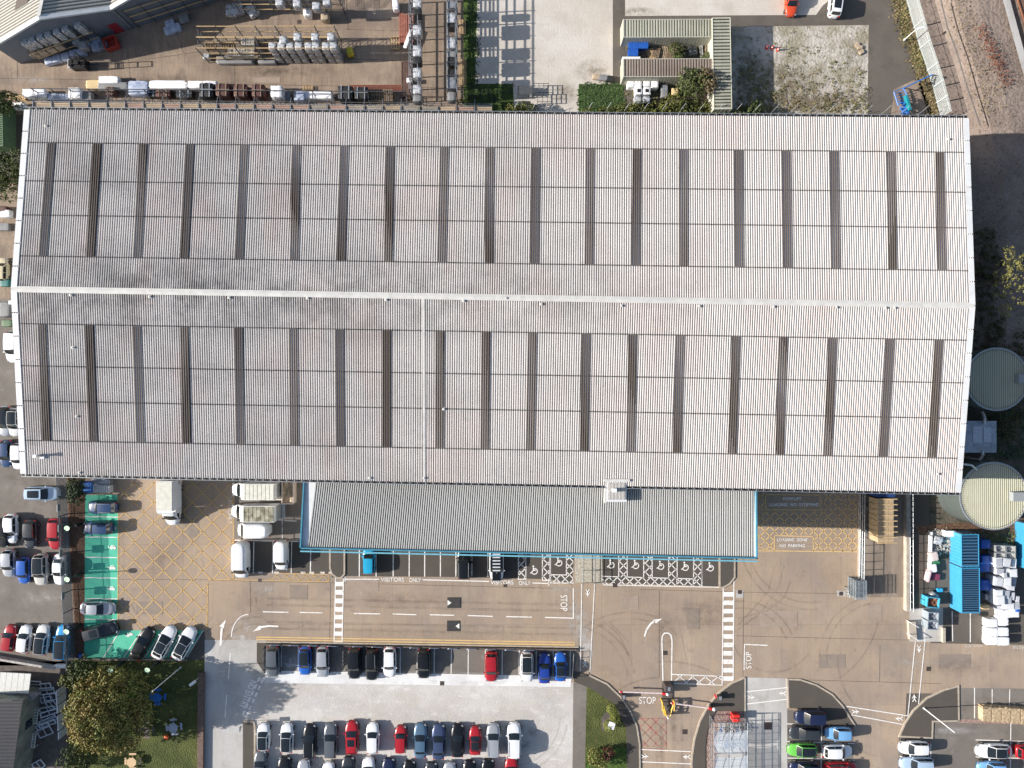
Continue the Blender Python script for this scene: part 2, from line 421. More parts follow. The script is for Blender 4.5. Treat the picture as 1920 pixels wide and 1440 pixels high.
sheet('footpath', [(1075, 1280), (1100, 1285), (1097, 1480), (1073, 1480)], 0.018, ASPH_OLD)
sheet('chippings', [(1342, 1333), (1396, 1333), (1396, 1480), (1325, 1480), (1325, 1380)], 0.024, REDCHIP)
sheet('shelter_slab', [(1346, 1356), (1400, 1356), (1400, 1480), (1340, 1480)], 0.030, LCONC)
sheet('chippings', [(1797, 1348), (1990, 1354), (1990, 1361), (1797, 1355)], 0.03, REDCHIP)
sheet('slate_bed', [(1128, 1345), (1140, 1330), (1146, 1350), (1143, 1372), (1127, 1368)], 0.03, DKCONC)
sheet('bark_ground', [(1098, 1408), (1180, 1400), (1182, 1480), (1098, 1480)], 0.03, GRASSG)

# raised asphalt islands with kerbs (curves sampled in the photo)
def island(pts, kerbside, name='pavement'):
    b = MB(); b.prism([tuple(P(x, y).xy) for x, y in pts], -0.02, 0.12)
    structure(b.build(name, DARKASPH))
    k = MB(); k.strip([tuple(P(x, y).xy) for x, y in kerbside], 0.22, -0.02, z1=0.135)
    structure(k.build('kerb', KERB))
island([(1396, 1270), (1372, 1280), (1348, 1298), (1328, 1322), (1312, 1352), (1302, 1385), (1297, 1420), (1296, 1480), (1322, 1480), (1322, 1400), (1326, 1368), (1342, 1333), (1395, 1333)],
       [(1396, 1270), (1372, 1280), (1348, 1298), (1328, 1322), (1312, 1352), (1302, 1385), (1297, 1420), (1296, 1480)])
structure(sheet('kerb_line', [(1395, 1270), (1398, 1270), (1398, 1400), (1395, 1400)], 0.13, KERB))
island([(1476, 1273), (1500, 1274), (1530, 1284), (1560, 1302), (1580, 1324), (1594, 1347), (1604, 1362), (1544, 1362), (1540, 1330), (1478, 1327)],
       [(1478, 1327), (1476, 1273), (1500, 1274), (1530, 1284), (1560, 1302), (1580, 1324), (1594, 1347), (1604, 1362)])
island([(1796, 1286), (1770, 1293), (1738, 1308), (1712, 1332), (1696, 1356), (1686, 1380), (1747, 1383), (1748, 1352), (1797, 1351)],
       [(1797, 1351), (1796, 1286), (1770, 1293), (1738, 1308), (1712, 1332), (1696, 1356), (1686, 1380), (1747, 1383), (1748, 1352), (1797, 1351)])
island([(1075, 1258), (1105, 1266), (1138, 1282), (1165, 1308), (1182, 1334), (1194, 1362), (1199, 1395), (1200, 1480), (1176, 1480), (1174, 1365), (1150, 1318), (1103, 1288), (1076, 1278)],
       [(1105, 1266), (1138, 1282), (1165, 1308), (1182, 1334), (1194, 1362), (1199, 1395), (1200, 1480)])
island([(619, 1000), (646, 1000), (646, 1076), (640, 1083), (632, 1083), (623, 1076), (619, 1065)], [(619, 1000), (619, 1065), (623, 1076), (632, 1083), (640, 1083), (646, 1076), (646, 1000)])
island([(1349, 1000), (1377, 1000), (1377, 1082), (1368, 1094), (1356, 1101), (1349, 1101)], [(1377, 1000), (1377, 1082), (1368, 1094), (1356, 1101), (1349, 1101), (1349, 1000)])
island([(482, 1203), (1085, 1213), (1085, 1221), (496, 1210), (496, 1262), (482, 1240)], [(482, 1203), (1085, 1213)])
island([(456, 1352), (477, 1352), (477, 1480), (456, 1480)], [(456, 1352), (476, 1352), (478, 1362), (478, 1480)])

# joints, tyre marks, drains
def lines(name, segs, w, z, m, h=0.0):
    b = MB()
    for s in segs:
        pts = [tuple(P(x, y, h).xy) for x, y in s]
        b.strip(pts, w, z)
    return structure(b.build(name, m))
lines('slab_joint', [[(390, 1088), (640, 1093), (1040, 1103)], [(1200, 1105), (1380, 1110), (1575, 1113)], [(221, 1086), (390, 1087)],
    [(1394, 1110), (1393, 1270)], [(1236, 1108), (1236, 1270)], [(470, 1148), (469, 1088)], [(620, 1092), (618, 1200)], [(384, 1235), (498, 1240)],
    [(1480, 1274), (1700, 1280), (1765, 1282)], [(381, 1345), (462, 1345)], [(1650, 1210), (1649, 1278)], [(1530, 1196), (1700, 1200)],
    [(221, 985), (221, 985.1)], [(1085, 1158), (1085, 1250)], [(500, 1268), (1072, 1278)], [(1380, 1192), (1530, 1196)]], 0.05, 0.010, JOINT)
lines('slab_joint', [[(0, 147), (345, 152), (440, 158), (860, 165)], [(32, 115), (33, 147)], [(440, 97), (440, 160)], [(650, 55), (870, 62)], [(652, 30), (653, 56)],
    [(330, 60), (345, 100)], [(150, 130), (380, 96)], [(240, 104), (245, 152)], [(650, 110), (860, 118)]], 0.06, 0.010, JOINT)
TYRE = bpy.data.materials.new('tyre_marks'); TYRE.use_nodes = True
_n = TYRE.node_tree; _b = _n.nodes['Principled BSDF']; _b.inputs['Base Color'].default_value = (.08, .068, .058, 1); _b.inputs['Roughness'].default_value = .9
_g2 = _n.nodes.new('ShaderNodeNewGeometry'); _z = _n.nodes.new('ShaderNodeTexNoise'); _z.inputs['Scale'].default_value = .6; _z.inputs['Detail'].default_value = 6; _n.links.new(_g2.outputs['Position'], _z.inputs['Vector'])
_r = _n.nodes.new('ShaderNodeMapRange'); _r.inputs[1].default_value = .34; _r.inputs[2].default_value = .66; _r.inputs[3].default_value = .02; _r.inputs[4].default_value = .15; _n.links.new(_z.outputs['Fac'], _r.inputs[0]); _n.links.new(_r.outputs[0], _b.inputs['Alpha'])
def _arc(cx, cy, r, a0, a1): return [(cx + r * math.cos(R(a)), cy - r * math.sin(R(a))) for a in range(a0, a1 + 1, 6)]
ARCS = []
for cx, cy, r, a0, a1 in ((1180, 1290, 130, 60, 130), (1180, 1290, 142, 58, 132), (1060, 1290, 120, 10, 80), (1060, 1290, 133, 12, 82), (1390, 1230, 90, 20, 110), (1390, 1230, 103, 22, 108), (1240, 1420, 150, 92, 150), (1250, 1430, 190, 60, 100),
    (1650, 1230, 100, 100, 190), (1650, 1230, 113, 104, 186), (1520, 1010, 120, 190, 280), (1520, 1010, 133, 192, 276), (480, 1240, 70, 80, 170), (480, 1240, 83, 84, 172), (330, 1100, 90, 200, 320), (330, 1100, 102, 204, 316), (540, 1120, 60, 180, 300), (1450, 1180, 80, 200, 330), (960, 1345, 90, 270, 360), (960, 1345, 104, 268, 356), (1480, 1130, 170, 300, 350), (1660, 1340, 80, 200, 260), (1720, 1230, 150, 180, 230)):
    ARCS.append(_arc(cx, cy, r, a0, a1))
lines('tyre_mark', [[(1130, 1163), (1160, 1190), (1180, 1230)], [(1142, 1166), (1180, 1205)], [(1384, 1180), (1425, 1150), (1460, 1100), (1470, 1060)], [(1384, 1172), (1440, 1110), (1452, 1060)],
    [(1384, 1160), (1440, 1145), (1470, 1120), (1482, 1090)], [(1275, 1180), (1290, 1250)], [(1220, 1395), (1225, 1340)]], 0.22, 0.0205, TYRE)
for _i, _a in enumerate(ARCS): lines('tyre_mark', [_a], .26, .0200 + .00002 * _i, TYRE)
for _i, (x0, y0, x1, y1) in enumerate(((500, 1134, 1080, 1146), (500, 1122, 1080, 1134), (500, 1166, 1080, 1178), (500, 1178, 1080, 1190), (1232, 1440, 1228, 1350), (1280, 1440, 1276, 1300))): lines('tyre_mark', [[(x0, y0), (x1, y1)]], .35, .0195 + .00005 * _i, TYRE)
def stain(px, py, rx, ry, rot, col, amt, z, dens=.9):
    """soft edged patch of dust or oil lying on the slab"""
    key = 'stain_%.2f_%.2f_%.2f_%.2f' % (*col, amt)
    if key not in MATS:
        m = bpy.data.materials.new(key); m.use_nodes = True; nt = m.node_tree; N = nt.nodes; L = nt.links
        b = N['Principled BSDF']; b.inputs['Base Color'].default_value = (*col, 1); b.inputs['Roughness'].default_value = .95
        tc = N.new('ShaderNodeTexCoord'); ln = N.new('ShaderNodeVectorMath'); ln.operation = 'LENGTH'; L.new(tc.outputs['Object'], ln.inputs[0])
        fa = N.new('ShaderNodeMapRange'); fa.inputs[1].default_value = 1.0; fa.inputs[2].default_value = .15; fa.inputs[3].default_value = 0; fa.inputs[4].default_value = 1; L.new(ln.outputs['Value'], fa.inputs[0])
        g = N.new('ShaderNodeNewGeometry'); nz = N.new('ShaderNodeTexNoise'); nz.inputs['Scale'].default_value = .9; nz.inputs['Detail'].default_value = 8; nz.inputs['Roughness'].default_value = .7
        L.new(g.outputs['Position'], nz.inputs['Vector'])
        nr = N.new('ShaderNodeMapRange'); nr.inputs[1].default_value = .38; nr.inputs[2].default_value = .66; nr.inputs[3].default_value = 0; nr.inputs[4].default_value = amt; L.new(nz.outputs['Fac'], nr.inputs[0])
        mu = N.new('ShaderNodeMath'); mu.operation = 'MULTIPLY'; L.new(fa.outputs[0], mu.inputs[0]); L.new(nr.outputs[0], mu.inputs[1]); L.new(mu.outputs[0], b.inputs['Alpha'])
        MATS[key] = m
    b = MB(); b.face([(math.cos(6.2832 * k / 24), math.sin(6.2832 * k / 24), 0) for k in range(24)])
    c = P(px, py); k = H / F
    o = b.build('ground_stain', MATS[key], None, False, (c.x, c.y, z), R(rot)); o.scale = (rx * k, ry * k, 1); structure(o)
DUSTC, OILC, WHITEC, TANC = (.52, .49, .45), (.09, .075, .065), (.66, .65, .64), (.46, .36, .26)
OLIVE, BRWN = (.13, .115, .055), (.20, .155, .10)
for i, s_ in enumerate([(1430, 150, 60, 50, 0, OLIVE, .95), (1440, 190, 90, 26, 0, OLIVE, .95), (1490, 160, 50, 40, -25, BRWN, .9), (1560, 190, 80, 22, 10, BRWN, .95), (1500, 195, 130, 20, 0, BRWN, .9), (1400, 130, 30, 60, 0, OLIVE, .9), (1605, 100, 26, 30, 0, OLIVE, .6), (1195, 22, 40, 10, 0, BRWN, .7), (1110, 135, 40, 26, 0, BRWN, .6), (1060, 175, 26, 22, 0, BRWN, .7), (1085, 1170, 26, 62, 8, DUSTC, .9), (1058, 1106, 40, 9, -2, DUSTC, .8), (1100, 1210, 16, 46, 4, WHITEC, .8), (455, 1195, 34, 50, -10, DUSTC, .9), (470, 1250, 40, 14, -12, DUSTC, .6),
    (497, 1105, 26, 10, 0, DUSTC, .8), (1140, 1262, 30, 14, -20, TANC, .8), (1160, 1290, 30, 12, -25, TANC, .6), (1490, 1250, 14, 60, 2, TANC, .7), (900, 1190, 180, 14, -1, TANC, .7), (720, 1186, 90, 12, -1, TANC, .6),
    (1650, 1180, 60, 40, 10, TANC, .5), (1790, 1250, 90, 20, 0, OILC, .25), (1320, 1150, 60, 40, 0, OILC, .3), (1250, 1190, 30, 60, 10, OILC, .25), (760, 1125, 120, 18, 0, OILC, .25), (300, 1050, 60, 40, 30, OILC, .25),
    (330, 960, 40, 60, 0, OILC, .3), (480, 1130, 60, 30, 0, OILC, .2), (1560, 1090, 30, 40, 0, TANC, .6), (1240, 1400, 8, 50, 2, OILC, .5), (1262, 1360, 8, 60, 2, OILC, .4), (1720, 1242, 60, 8, 0, DUSTC, .5),
    (560, 80, 60, 12, 0, TANC, .8), (250, 120, 80, 14, 5, TANC, .6), (520, 134, 120, 12, 0, OILC, .5), (300, 150, 90, 12, 0, OILC, .5), (700, 130, 60, 20, 0, TANC, .6), (60, 150, 50, 10, 0, DUSTC, .6),
    (720, 60, 40, 20, 0, TANC, .7), (812, 80, 12, 60, 0, TANC, .7), (80, 1120, 60, 20, 0, DUSTC, .6), (60, 900, 60, 20, 0, OILC, .3),
    (860, 1345, 190, 24, -2, WHITEC, .7), (620, 1320, 70, 24, -4, WHITEC, .7), (1030, 1330, 26, 60, 25, WHITEC, .7), (1005, 1300, 60, 16, -15, WHITEC, .5), (780, 1265, 260, 8, -1, WHITEC, .8), (560, 1245, 50, 22, -10, WHITEC, .8),
    (430, 1300, 30, 50, 0, WHITEC, .5), (430, 1400, 26, 60, 0, WHITEC, .6), (1785, 1370, 60, 8, 0, WHITEC, .5), (975, 1395, 40, 10, 0, OILC, .4), (1000, 1372, 14, 10, 0, OILC, .5)]):
    stain(*s_, .0190 + i * .00004)
def drain(px, py, s=8, sq=True):
    b = MB(); c = P(px, py)
    b.box(0, 0, .01, s * .0731, s * .0731, .03)
    o = b.build('drain_cover', DRAIN, loc=(c.x, c.y, 0.008)); return o
for (x, y, s, l) in [(947, 1098, 6, 'small dark drain grating below the second painted word VISITORS'), (1153, 1097, 8, 'reddish drain cover on the edge of the white cross hatching'),
    (487, 1088, 6, 'dark square drain cover in the road below the big parked van'), (1387, 1110, 7, 'square drain grating beside the top of the right zebra crossing'),
    (1577, 1113, 7, 'square drain grating in the yard beside the wire cage stack'), (1247, 1224, 8, 'brown drain cover inside the long painted U shape'),
    (1284, 1372, 9, 'brown drain cover in the gate lane beside the red hatching'), (1741, 1254, 8, 'dark square drain cover right of the painted walkway'),
    (1440, 1361, 14, 'large rust brown access cover on the pale slab beside the cycle shelter'), (829, 1281, 8, 'square pink inspection cover in the white strip below the black car'),
    (561, 41, 7, 'dark square drain in the storage yard between two racks')]:
    tag(drain(x, y, s), l, 'drain cover', 'drain covers set in the yard')

for _i, (x, y, w, h, m_) in enumerate(((680, 1098, 60, 22, 1), (560, 1110, 34, 26, 0), (920, 1180, 46, 14, 1), (1300, 1160, 24, 40, 0), (1460, 1160, 70, 30, 1), (1560, 1240, 50, 26, 0), (1640, 1150, 26, 36, 1), (280, 1140, 50, 24, 0), (360, 990, 26, 34, 0), (1180, 1130, 34, 26, 1), (718, 25, 60, 20, 0), (500, 150, 50, 10, 1), (1790, 1240, 60, 26, 0))):
    sheet('patch_repair', [(x - w / 2, y - h / 2), (x + w / 2, y - h / 2), (x + w / 2, y + h / 2), (x - w / 2, y + h / 2)], 0.0185 + _i * .00003, ground_mat('patch_pale' if m_ else 'patch_dark', [(.35, .28, .225) if m_ else (.25, .205, .17), ((.30, .24, .19), .6, .42, .6, .8, None), ((.22, .18, .15), 4, .5, .7, .5, None)], bump=.1))

# ------------------------------------------------------------------ painted markings
def clip_line(poly, p, dvec):
    """clip infinite line p + t d to convex polygon"""
    t0, t1 = -1e9, 1e9
    n = len(poly)
    area = sum(poly[i][0] * poly[(i + 1) % n][1] - poly[(i + 1) % n][0] * poly[i][1] for i in range(n))
    q = poly if area > 0 else poly[::-1]
    for i in range(n):
        a, c = q[i], q[(i + 1) % n]
        e = (c[0] - a[0], c[1] - a[1]); nx, ny = -e[1], e[0]
        den = nx * dvec[0] + ny * dvec[1]; num = nx * (a[0] - p[0]) + ny * (a[1] - p[1])
        if abs(den) < 1e-9:
            if num > 0: return None
            continue
        t = num / den
        if den > 0: t0 = max(t0, t)
        else: t1 = min(t1, t)
    if t1 - t0 < .5: return None
    return [(p[0] + dvec[0] * t0, p[1] + dvec[1] * t0), (p[0] + dvec[0] * t1, p[1] + dvec[1] * t1)]
def hatch(poly, spacing, off1, off2, slope=1.0):
    """diagonal lattice: y = slope*x + c and y = -slope*x + c"""
    segs = []
    for c in range(-120, 200):
        cc = off1 + c * spacing
        s = clip_line(poly, (0, cc), (1, slope))
        if s: segs.append(s)
        cc = off2 + c * spacing
        s = clip_line(poly, (0, cc), (1, -slope))
        if s: segs.append(s)
    return segs
MZ = 0.022
yl = hatch([(222, 905), (438, 905), (438, 1087), (222, 1087)], 36.5, 690.5, 1193.7 - 36.5 * 10)
yl += hatch([(222, 1087), (390, 1087), (388, 1180), (222, 1180)], 36.5, 690.5, 1193.7 - 36.5 * 10)
yl += [[(222, 930), (221, 1182)], [(390, 1092), (388, 1180)], [(438, 880), (438, 1086)], [(390, 1087), (438, 1087)]]
lines('road_marking', yl, 0.13, MZ, YELP)
yl = hatch([(516, 1076), (616, 1078), (616, 1090), (500, 1087)], 17.5, 0, 5)
yl += [[(516, 1074.5), (617, 1077)], [(438, 1087), (617, 1091)], [(617, 1077), (617, 1091)]]
lines('road_marking', yl, 0.10, MZ, YELP)
# loading hatch on the right
yr = []
for pl in ([(1422, 885), (1434, 885), (1434, 955), (1422, 957)], [(1540, 885), (1609, 885), (1607, 1034), (1540, 1033)], [(1422, 957), (1540, 957), (1540, 1003), (1422, 1003)], [(1422, 1003), (1451, 1003), (1451, 1032), (1422, 1032)], [(1525, 1003), (1540, 1003), (1540, 1033), (1525, 1033)]):
    yr += hatch(pl, 18.2, -438.4 % 18.2, 2430.4 % 18.2)
yr += [[(1422, 1032.5), (1608, 1034.5)], [(1435, 927), (1538, 928)], [(1435, 955), (1538, 956)], [(1435, 927), (1435, 955)], [(1538, 928), (1538, 956)],
       [(1452, 1004), (1525, 1006)], [(1452, 1004), (1452, 1033)], [(1525, 1006), (1525, 1033)]]
lines('road_marking', yr, 0.14, MZ, YELP2)
lines('road_marking', [[(482, 1194.5), (1077, 1204.5), (1077, 1210), (482, 1198.5), (482, 1194.5)]], 0.14, MZ, YELP2)
lines('road_marking', [[(482, 1194.2), (1077, 1204.2)], [(482, 1198.8), (1077, 1209)]], 0.15, MZ + .004, YELP2)
# red hatch by the gate
rr = hatch([(1198, 1347), (1249, 1347), (1249, 1400), (1203, 1400)], 20, 5, 3)
rr += [[(1198, 1347), (1249, 1347), (1249, 1404), (1202, 1404)]]
lines('road_marking', rr, 0.11, MZ, REDP)
# white lines
W = []
def seg(*p): W.append(list(p))
for a in [((493, 1147), (541, 1148)), ((562, 1148), (605, 1149)), ((664, 1150), (713, 1151)), ((736, 1151), (781, 1152.5)), ((806, 1152.5), (852, 1153.5)), ((877, 1154), (924, 1155.5)),
          ((949, 1156), (997, 1157)), ((1022, 1157.5), (1075, 1159), (1075, 1103)), ((432, 1225), (428, 1273)), ((425, 1302), (422, 1345)), ((1395, 1256), (1396, 1208), (1439, 1210))]: seg(*a)
lines('road_marking', W, 0.14, MZ, WHITEP); W = []
for x in (674, 705.5, 737.5, 767.5, 796.5, 826, 855, 885, 915): seg((x, 1000), (x - .3, 1081))
seg((648, 1086), (711, 1086)); seg((647, 1081), (647, 1090)); seg((792, 1087), (917, 1090)); seg((998, 1093), (1029, 1094)); seg((1029, 1089), (1029, 1098))
for x in (476, 512, 547, 583): seg((x, 1016), (x - 1, 1075))
seg((440, 1013), (560, 1015)); seg((529, 900), (529, 1013)); seg((505, 936), (529, 937)); seg((505, 974.5), (529, 975)); seg((533, 976), (556, 977)); seg((438, 905), (438, 905.1))
lines('road_marking', W, 0.13, MZ, WHITEP); W = []
lines('road_marking', [[(532 + i * 16 + j, 1073.5), (532 + i * 16 + j + 9, 1074)] for i, j in ((-3, 0), (-1, -2), (2, 0), (3, 0), (4, 4), (5, 4)) if True], 0.28, MZ + .004, FADEP)
for k in range(1, 19):
    x = 496 + k * 31.85
    if 632 < x < 640 or k in (4,): continue
    seg((x, 1211 + k * .3), (x - .5, 1258 + k * .5))
seg((497, 1258), (1068, 1269))
seg((1091, 1095), (1088, 1258)); seg((1115, 1095), (1106, 1260))
lines('road_marking', W, 0.12, MZ + .014, WHITEP); W = []
# white cross-hatch beside the accessible bays
for (x0, x1, y1) in ((972, 986, 1086), (1017, 1031, 1088)):
    W += hatch([(x0, 1005), (x1, 1005), (x1, y1 - 1), (x0, y1 - 1)], 16, 5 + x0 % 16, 3)
    seg((x0, 1005), (x0, y1), (x1, y1), (x1, 1005))
W += hatch([(1062, 1005), (1076, 1005), (1076, 1078), (1062, 1078)], 16, 10, 1)
W += hatch([(1032, 1079), (1076, 1078), (1076, 1093), (1032, 1093)], 16, 10, 1)
seg((1032, 1005), (1032, 1093), (1076, 1093)); seg((1032, 1077.5), (1062, 1078), (1062, 1005))
for i in range(4):
    x0 = 1160 + i * 46.8; x1 = x0 + 16
    W += hatch([(x0, 1005), (x1, 1005), (x1, 1082 + i * 1.4), (x0, 1082 + i * 1.4)], 16.5, 7 + i * 4, 2 + i * 3)
    seg((x0, 1005), (x0, 1082 + i * 1.4)); seg((x1, 1005), (x1, 1083 + i * 1.4))
    xl = 1130 if i == 0 else x0 - 31
    seg((xl, 1080.5 + i * 1.3), (x0, 1081.5 + i * 1.3))
W += hatch([(1130, 1081), (1316, 1086), (1316, 1099), (1130, 1096)], 15.6, 3, 9)
seg((1130, 1096.5), (1348, 1101)); seg((1316, 1005), (1316, 1100)); seg((1269, 1082), (1269, 1098)); seg((1300, 1082), (1300, 1098))
lines('road_marking', W, 0.12, MZ, WHITEP); W = []
# gate hatch
W += hatch([(1263, 1265), (1354, 1268), (1354, 1283), (1266, 1281)], 19, 2, 9, .8)
seg((1260, 1264), (1354, 1268)); seg((1264, 1281), (1355, 1284.5))
seg((1202, 1405), (1295, 1409)); seg((1202, 1428), (1296, 1432))
seg((1398, 1297), (1475, 1289)); seg((1398, 1320), (1475, 1311))
seg((1587, 1324), (1702, 1342), (1716, 1203)); seg((1596, 1340), (1692, 1358)); seg((1722, 1319), (1734, 1203), (1735, 1142))
seg((1827, 1289), (1827, 1347)); seg((1860, 1292), (1860, 1350)); seg((1893, 1292), (1892, 1350))
seg((1829, 1387), (1920, 1390)); seg((1829, 1419), (1990, 1424)); seg((1895, 1355), (1894, 1470)); seg((1745, 1394), (1745, 1425))
for y in (1357, 1390, 1421): seg((1476, y), (1602, y + 4))
seg((1541, 1330), (1539, 1470))
seg((1785, 1146), (1786, 1202)); seg((1819, 1146), (1819, 1204))
seg((1686, 1418), (1745, 1420))
lines('road_marking', W, 0.13, 0.036, WHITEP); W = []
seg((1243, 1276), (1241, 1200), (1242, 1192), (1246, 1187), (1253, 1187), (1258, 1191), (1260, 1200), (1259, 1276))
lines('road_marking', W, 0.17, MZ, WHITEP); W = []
# arc by the junction
seg(*[(434 + 32 * (1 - math.cos(a)) * 1.0, 1194 - 42 * math.sin(a)) for a in [R(d_) for d_ in range(0, 91, 10)]])
lines('road_marking', W, 0.12, MZ, WHITEP); W = []
# EV bay lines
for y in (969, 1007, 1045, 1083.5, 1122.5, 1161.5): seg((159, y - .5), (221, y + .5))
seg((225, 1182), (194, 1233)); seg((266, 1182), (232, 1233)); seg((305, 1182), (271, 1233)); seg((343, 1182), (310, 1233)); seg((381, 1182), (350, 1233))
lines('road_marking', W, 0.12, MZ, WHITEP); W = []
# zebra crossings
zb = MB()
def pquad(b, x0, y0, x1, y1, z, sk=0):
    b.face([P(x0 + sk, y1).xy.to_3d() + Vector((0, 0, z)), P(x1 + sk, y1).xy.to_3d() + Vector((0, 0, z)), P(x1, y0).xy.to_3d() + Vector((0, 0, z)), P(x0, y0).xy.to_3d() + Vector((0, 0, z))])
for y0, y1 in ((1091, 1099), (1106, 1115), (1122, 1131), (1138, 1147), (1153, 1161), (1169, 1177), (1184, 1192), (1200, 1209)):
    t = (y0 - 1083) / 125; pquad(zb, 629.5 - 2 * t, y0, 643 - 2 * t, y1, MZ)
for i in range(11):
    y0 = 1110 + i * 15.8 - 0.0; t = i / 11
    pquad(zb, 1357 - 1.2 * t, y0, 1375 - .8 * t, y0 + 8.5, MZ)
structure(zb.build('road_marking', WHITEP))
lines('road_marking', [[(629.5, 1083), (626.5, 1205)], [(644, 1083), (641.5, 1205)], [(1356, 1102), (1354, 1282)], [(1376, 1088), (1374.5, 1275)]], 0.15, MZ + .005, WHITEP)
# arrows
def mark_poly(polys, z=MZ + .004, m=None):
    b = MB()
    for pl in polys:
        q = [P(x, y) for x, y in pl]
        a = sum(q[i].x * q[(i + 1) % len(q)].y - q[(i + 1) % len(q)].x * q[i].y for i in range(len(q)))
        if a < 0: q = q[::-1]
        b.face([(p.x, p.y, z) for p in q])
    return structure(b.build('road_marking', m or WHITEP))
mark_poly([[(412, 1210), (415.5, 1210), (417, 1190), (418, 1178), (414, 1177), (413, 1190)], [(411.5, 1174), (424, 1161.5), (419.5, 1178)]])
mark_poly([[(489, 1174), (505, 1172), (522, 1173), (522, 1176), (505, 1175), (489, 1177.5)], [(474, 1184), (488, 1172), (489.5, 1180.5)]])
mark_poly([[(1207, 1193), (1209.5, 1194), (1214, 1181), (1222, 1170), (1229, 1165), (1226, 1163), (1219, 1168), (1211, 1179)], [(1224, 1162), (1242, 1159.5), (1230, 1169)]])
def triangle_mat(px, py, w, h, flip):
    b = MB(); c = P(px, py); k = H / F
    b.box(0, 0, .035, w * k, h * k, .07, taper=.97)
    root = empty('speed_hump', (c.x, c.y, 0.006), 0, ('black rubber speed hump with white triangle, upper lane' if not flip else 'black rubber speed hump with white triangle, lane nearer the parked row'), 'speed hump', 'rubber speed humps on the road')
    b.build('rubber_pad', BLKRUB, root)
    t = MB(); s = -1 if not flip else 1
    x0 = s * w * k * .47; x1 = s * w * k * .18
    q = [(x0, -h * k * .26, .075), (x0, h * k * .26, .075), (x1, 0, .075)]
    if not flip: q = q[::-1]
    t.face(q); t.build('white_triangle', WHITEP, root)
triangle_mat(851, 1130, 25, 20, False); triangle_mat(850, 1173.5, 24, 20, True)

FONT_CACHE = {}
def text(s, px, py, w_px, h_px, rot=0, m=None, z=MZ + .006, bold=0.012, name='painted_word', spacing=1.0):
    """road lettering centred on a photo pixel, w along its reading direction"""
    cu = bpy.data.curves.new('t', 'FONT'); cu.body = s; cu.size = 1; cu.align_x = 'LEFT'; cu.offset = bold; cu.space_character = spacing
    o = bpy.data.objects.new('t', cu); COL.objects.link(o)
    dg = bpy.context.evaluated_depsgraph_get()
    me = bpy.data.meshes.new_from_object(o.evaluated_get(dg))
    COL.objects.unlink(o); bpy.data.objects.remove(o)
    xs = [v.co.x for v in me.vertices]; ys = [v.co.y for v in me.vertices]
    cx, cy = (min(xs) + max(xs)) / 2, (min(ys) + max(ys)) / 2
    k = H / F; sx, sy = w_px * k / (max(xs) - min(xs)), h_px * k / (max(ys) - min(ys))
    for v in me.vertices: v.co = ((v.co.x - cx) * sx, (v.co.y - cy) * sy, 0)
    me.materials.clear(); me.materials.append(m or WHITEP)
    ob = bpy.data.objects.new(name, me); COL.objects.link(ob)
    c = P(px, py); ob.location = (c.x, c.y, z); ob.rotation_euler = (0, 0, R(rot))
    return structure(ob)
text('VISITORS', 736, 1086.5, 44, 7.5); text('ONLY', 778.5, 1087.5, 22, 7.5)
text('VISITORS', 941.5, 1092, 43, 7.5); text('ONLY', 984, 1093, 22, 7.5)
text('STOP', 1057.5, 1130.5, 30, 13, -90, bold=.004); text('STOP', 1403.5, 1238, 31, 11, 90, bold=.004); text('STOP', 1214, 1313, 31, 13, 0, bold=.004)
text('NO ENTRY', 465, 1302, 56, 13, -113, bold=.02, m=WHITEP)
text('VANS ONLY', 432, 956, 52, 8, -90, m=FADEP)
text('FORKLIFT', 1485.5, 935, 34, 5.5, bold=.025); text('LOADING  NO  STOPPING', 1488.5, 946, 92, 6, bold=.025)
text('LOADING  ZONE', 1485.5, 1012, 56, 5.5, bold=.02); text('NO  PARKING', 1485.5, 1023, 47, 5.5, bold=.02)
text('CAR', 214, 944, 12, 5, -90, m=FADEP)
text('EX', 1816, 1211, 12, 5, 0, m=FADEP, z=.034); text('INTR', 1911, 1214, 24, 6, -3, m=FADEP, z=.034)
lines('road_marking', [[(1825, 1211), (1843, 1211)]], .08, .034, FADEP)
lines('road_marking', [[(494 - 0 - i * 5.6 - (i > 0) * .5 + dx * 1.0, 1273 + i * 12.5 + dx * .5), (490 - i * 5.6 + dx, 1281 + i * 12.5 + dx * .5)] for i in range(6) for dx in (0, -6.5)], .30, MZ + .01, WHITEP)
lines('road_marking', [[(496, 1269), (491, 1278)]], .5, MZ + .014, WHITEP)
def wheelchair(px, py, s=1.0, flip=1):
    b = MB(); k = H / F * s
    def q(x, y): c = P(px, py); return (c.x + x * k, c.y + y * k)
    b.strip([q(5.5 * math.cos(R(a)) + 1, 5.5 * math.sin(R(a)) - 2) for a in range(-160, 95, 15)], .12, MZ + .006)
    b.strip([q(-1, 5), q(-.5, 0), q(3.5, 0)], .17, MZ + .010)
    b.strip([q(-1, 0), q(-5, -5), q(-7, -5)], .13, MZ + .014)
    b.strip([q(-.5, 3), q(3, 3)], .11, MZ + .018)
    b.prism([q(-1 + 1.7 * math.cos(R(a)), 7.3 + 1.7 * math.sin(R(a))) for a in range(0, 360, 40)], MZ, MZ + .012)
    structure(b.build('wheelchair_symbol', WHITEP))
for x, y in ((1001, 1069), (1047, 1053.5), (1145, 1057.5), (1191, 1058.5), (1238, 1060), (1284, 1062), (1331, 1063)): wheelchair(x, y)
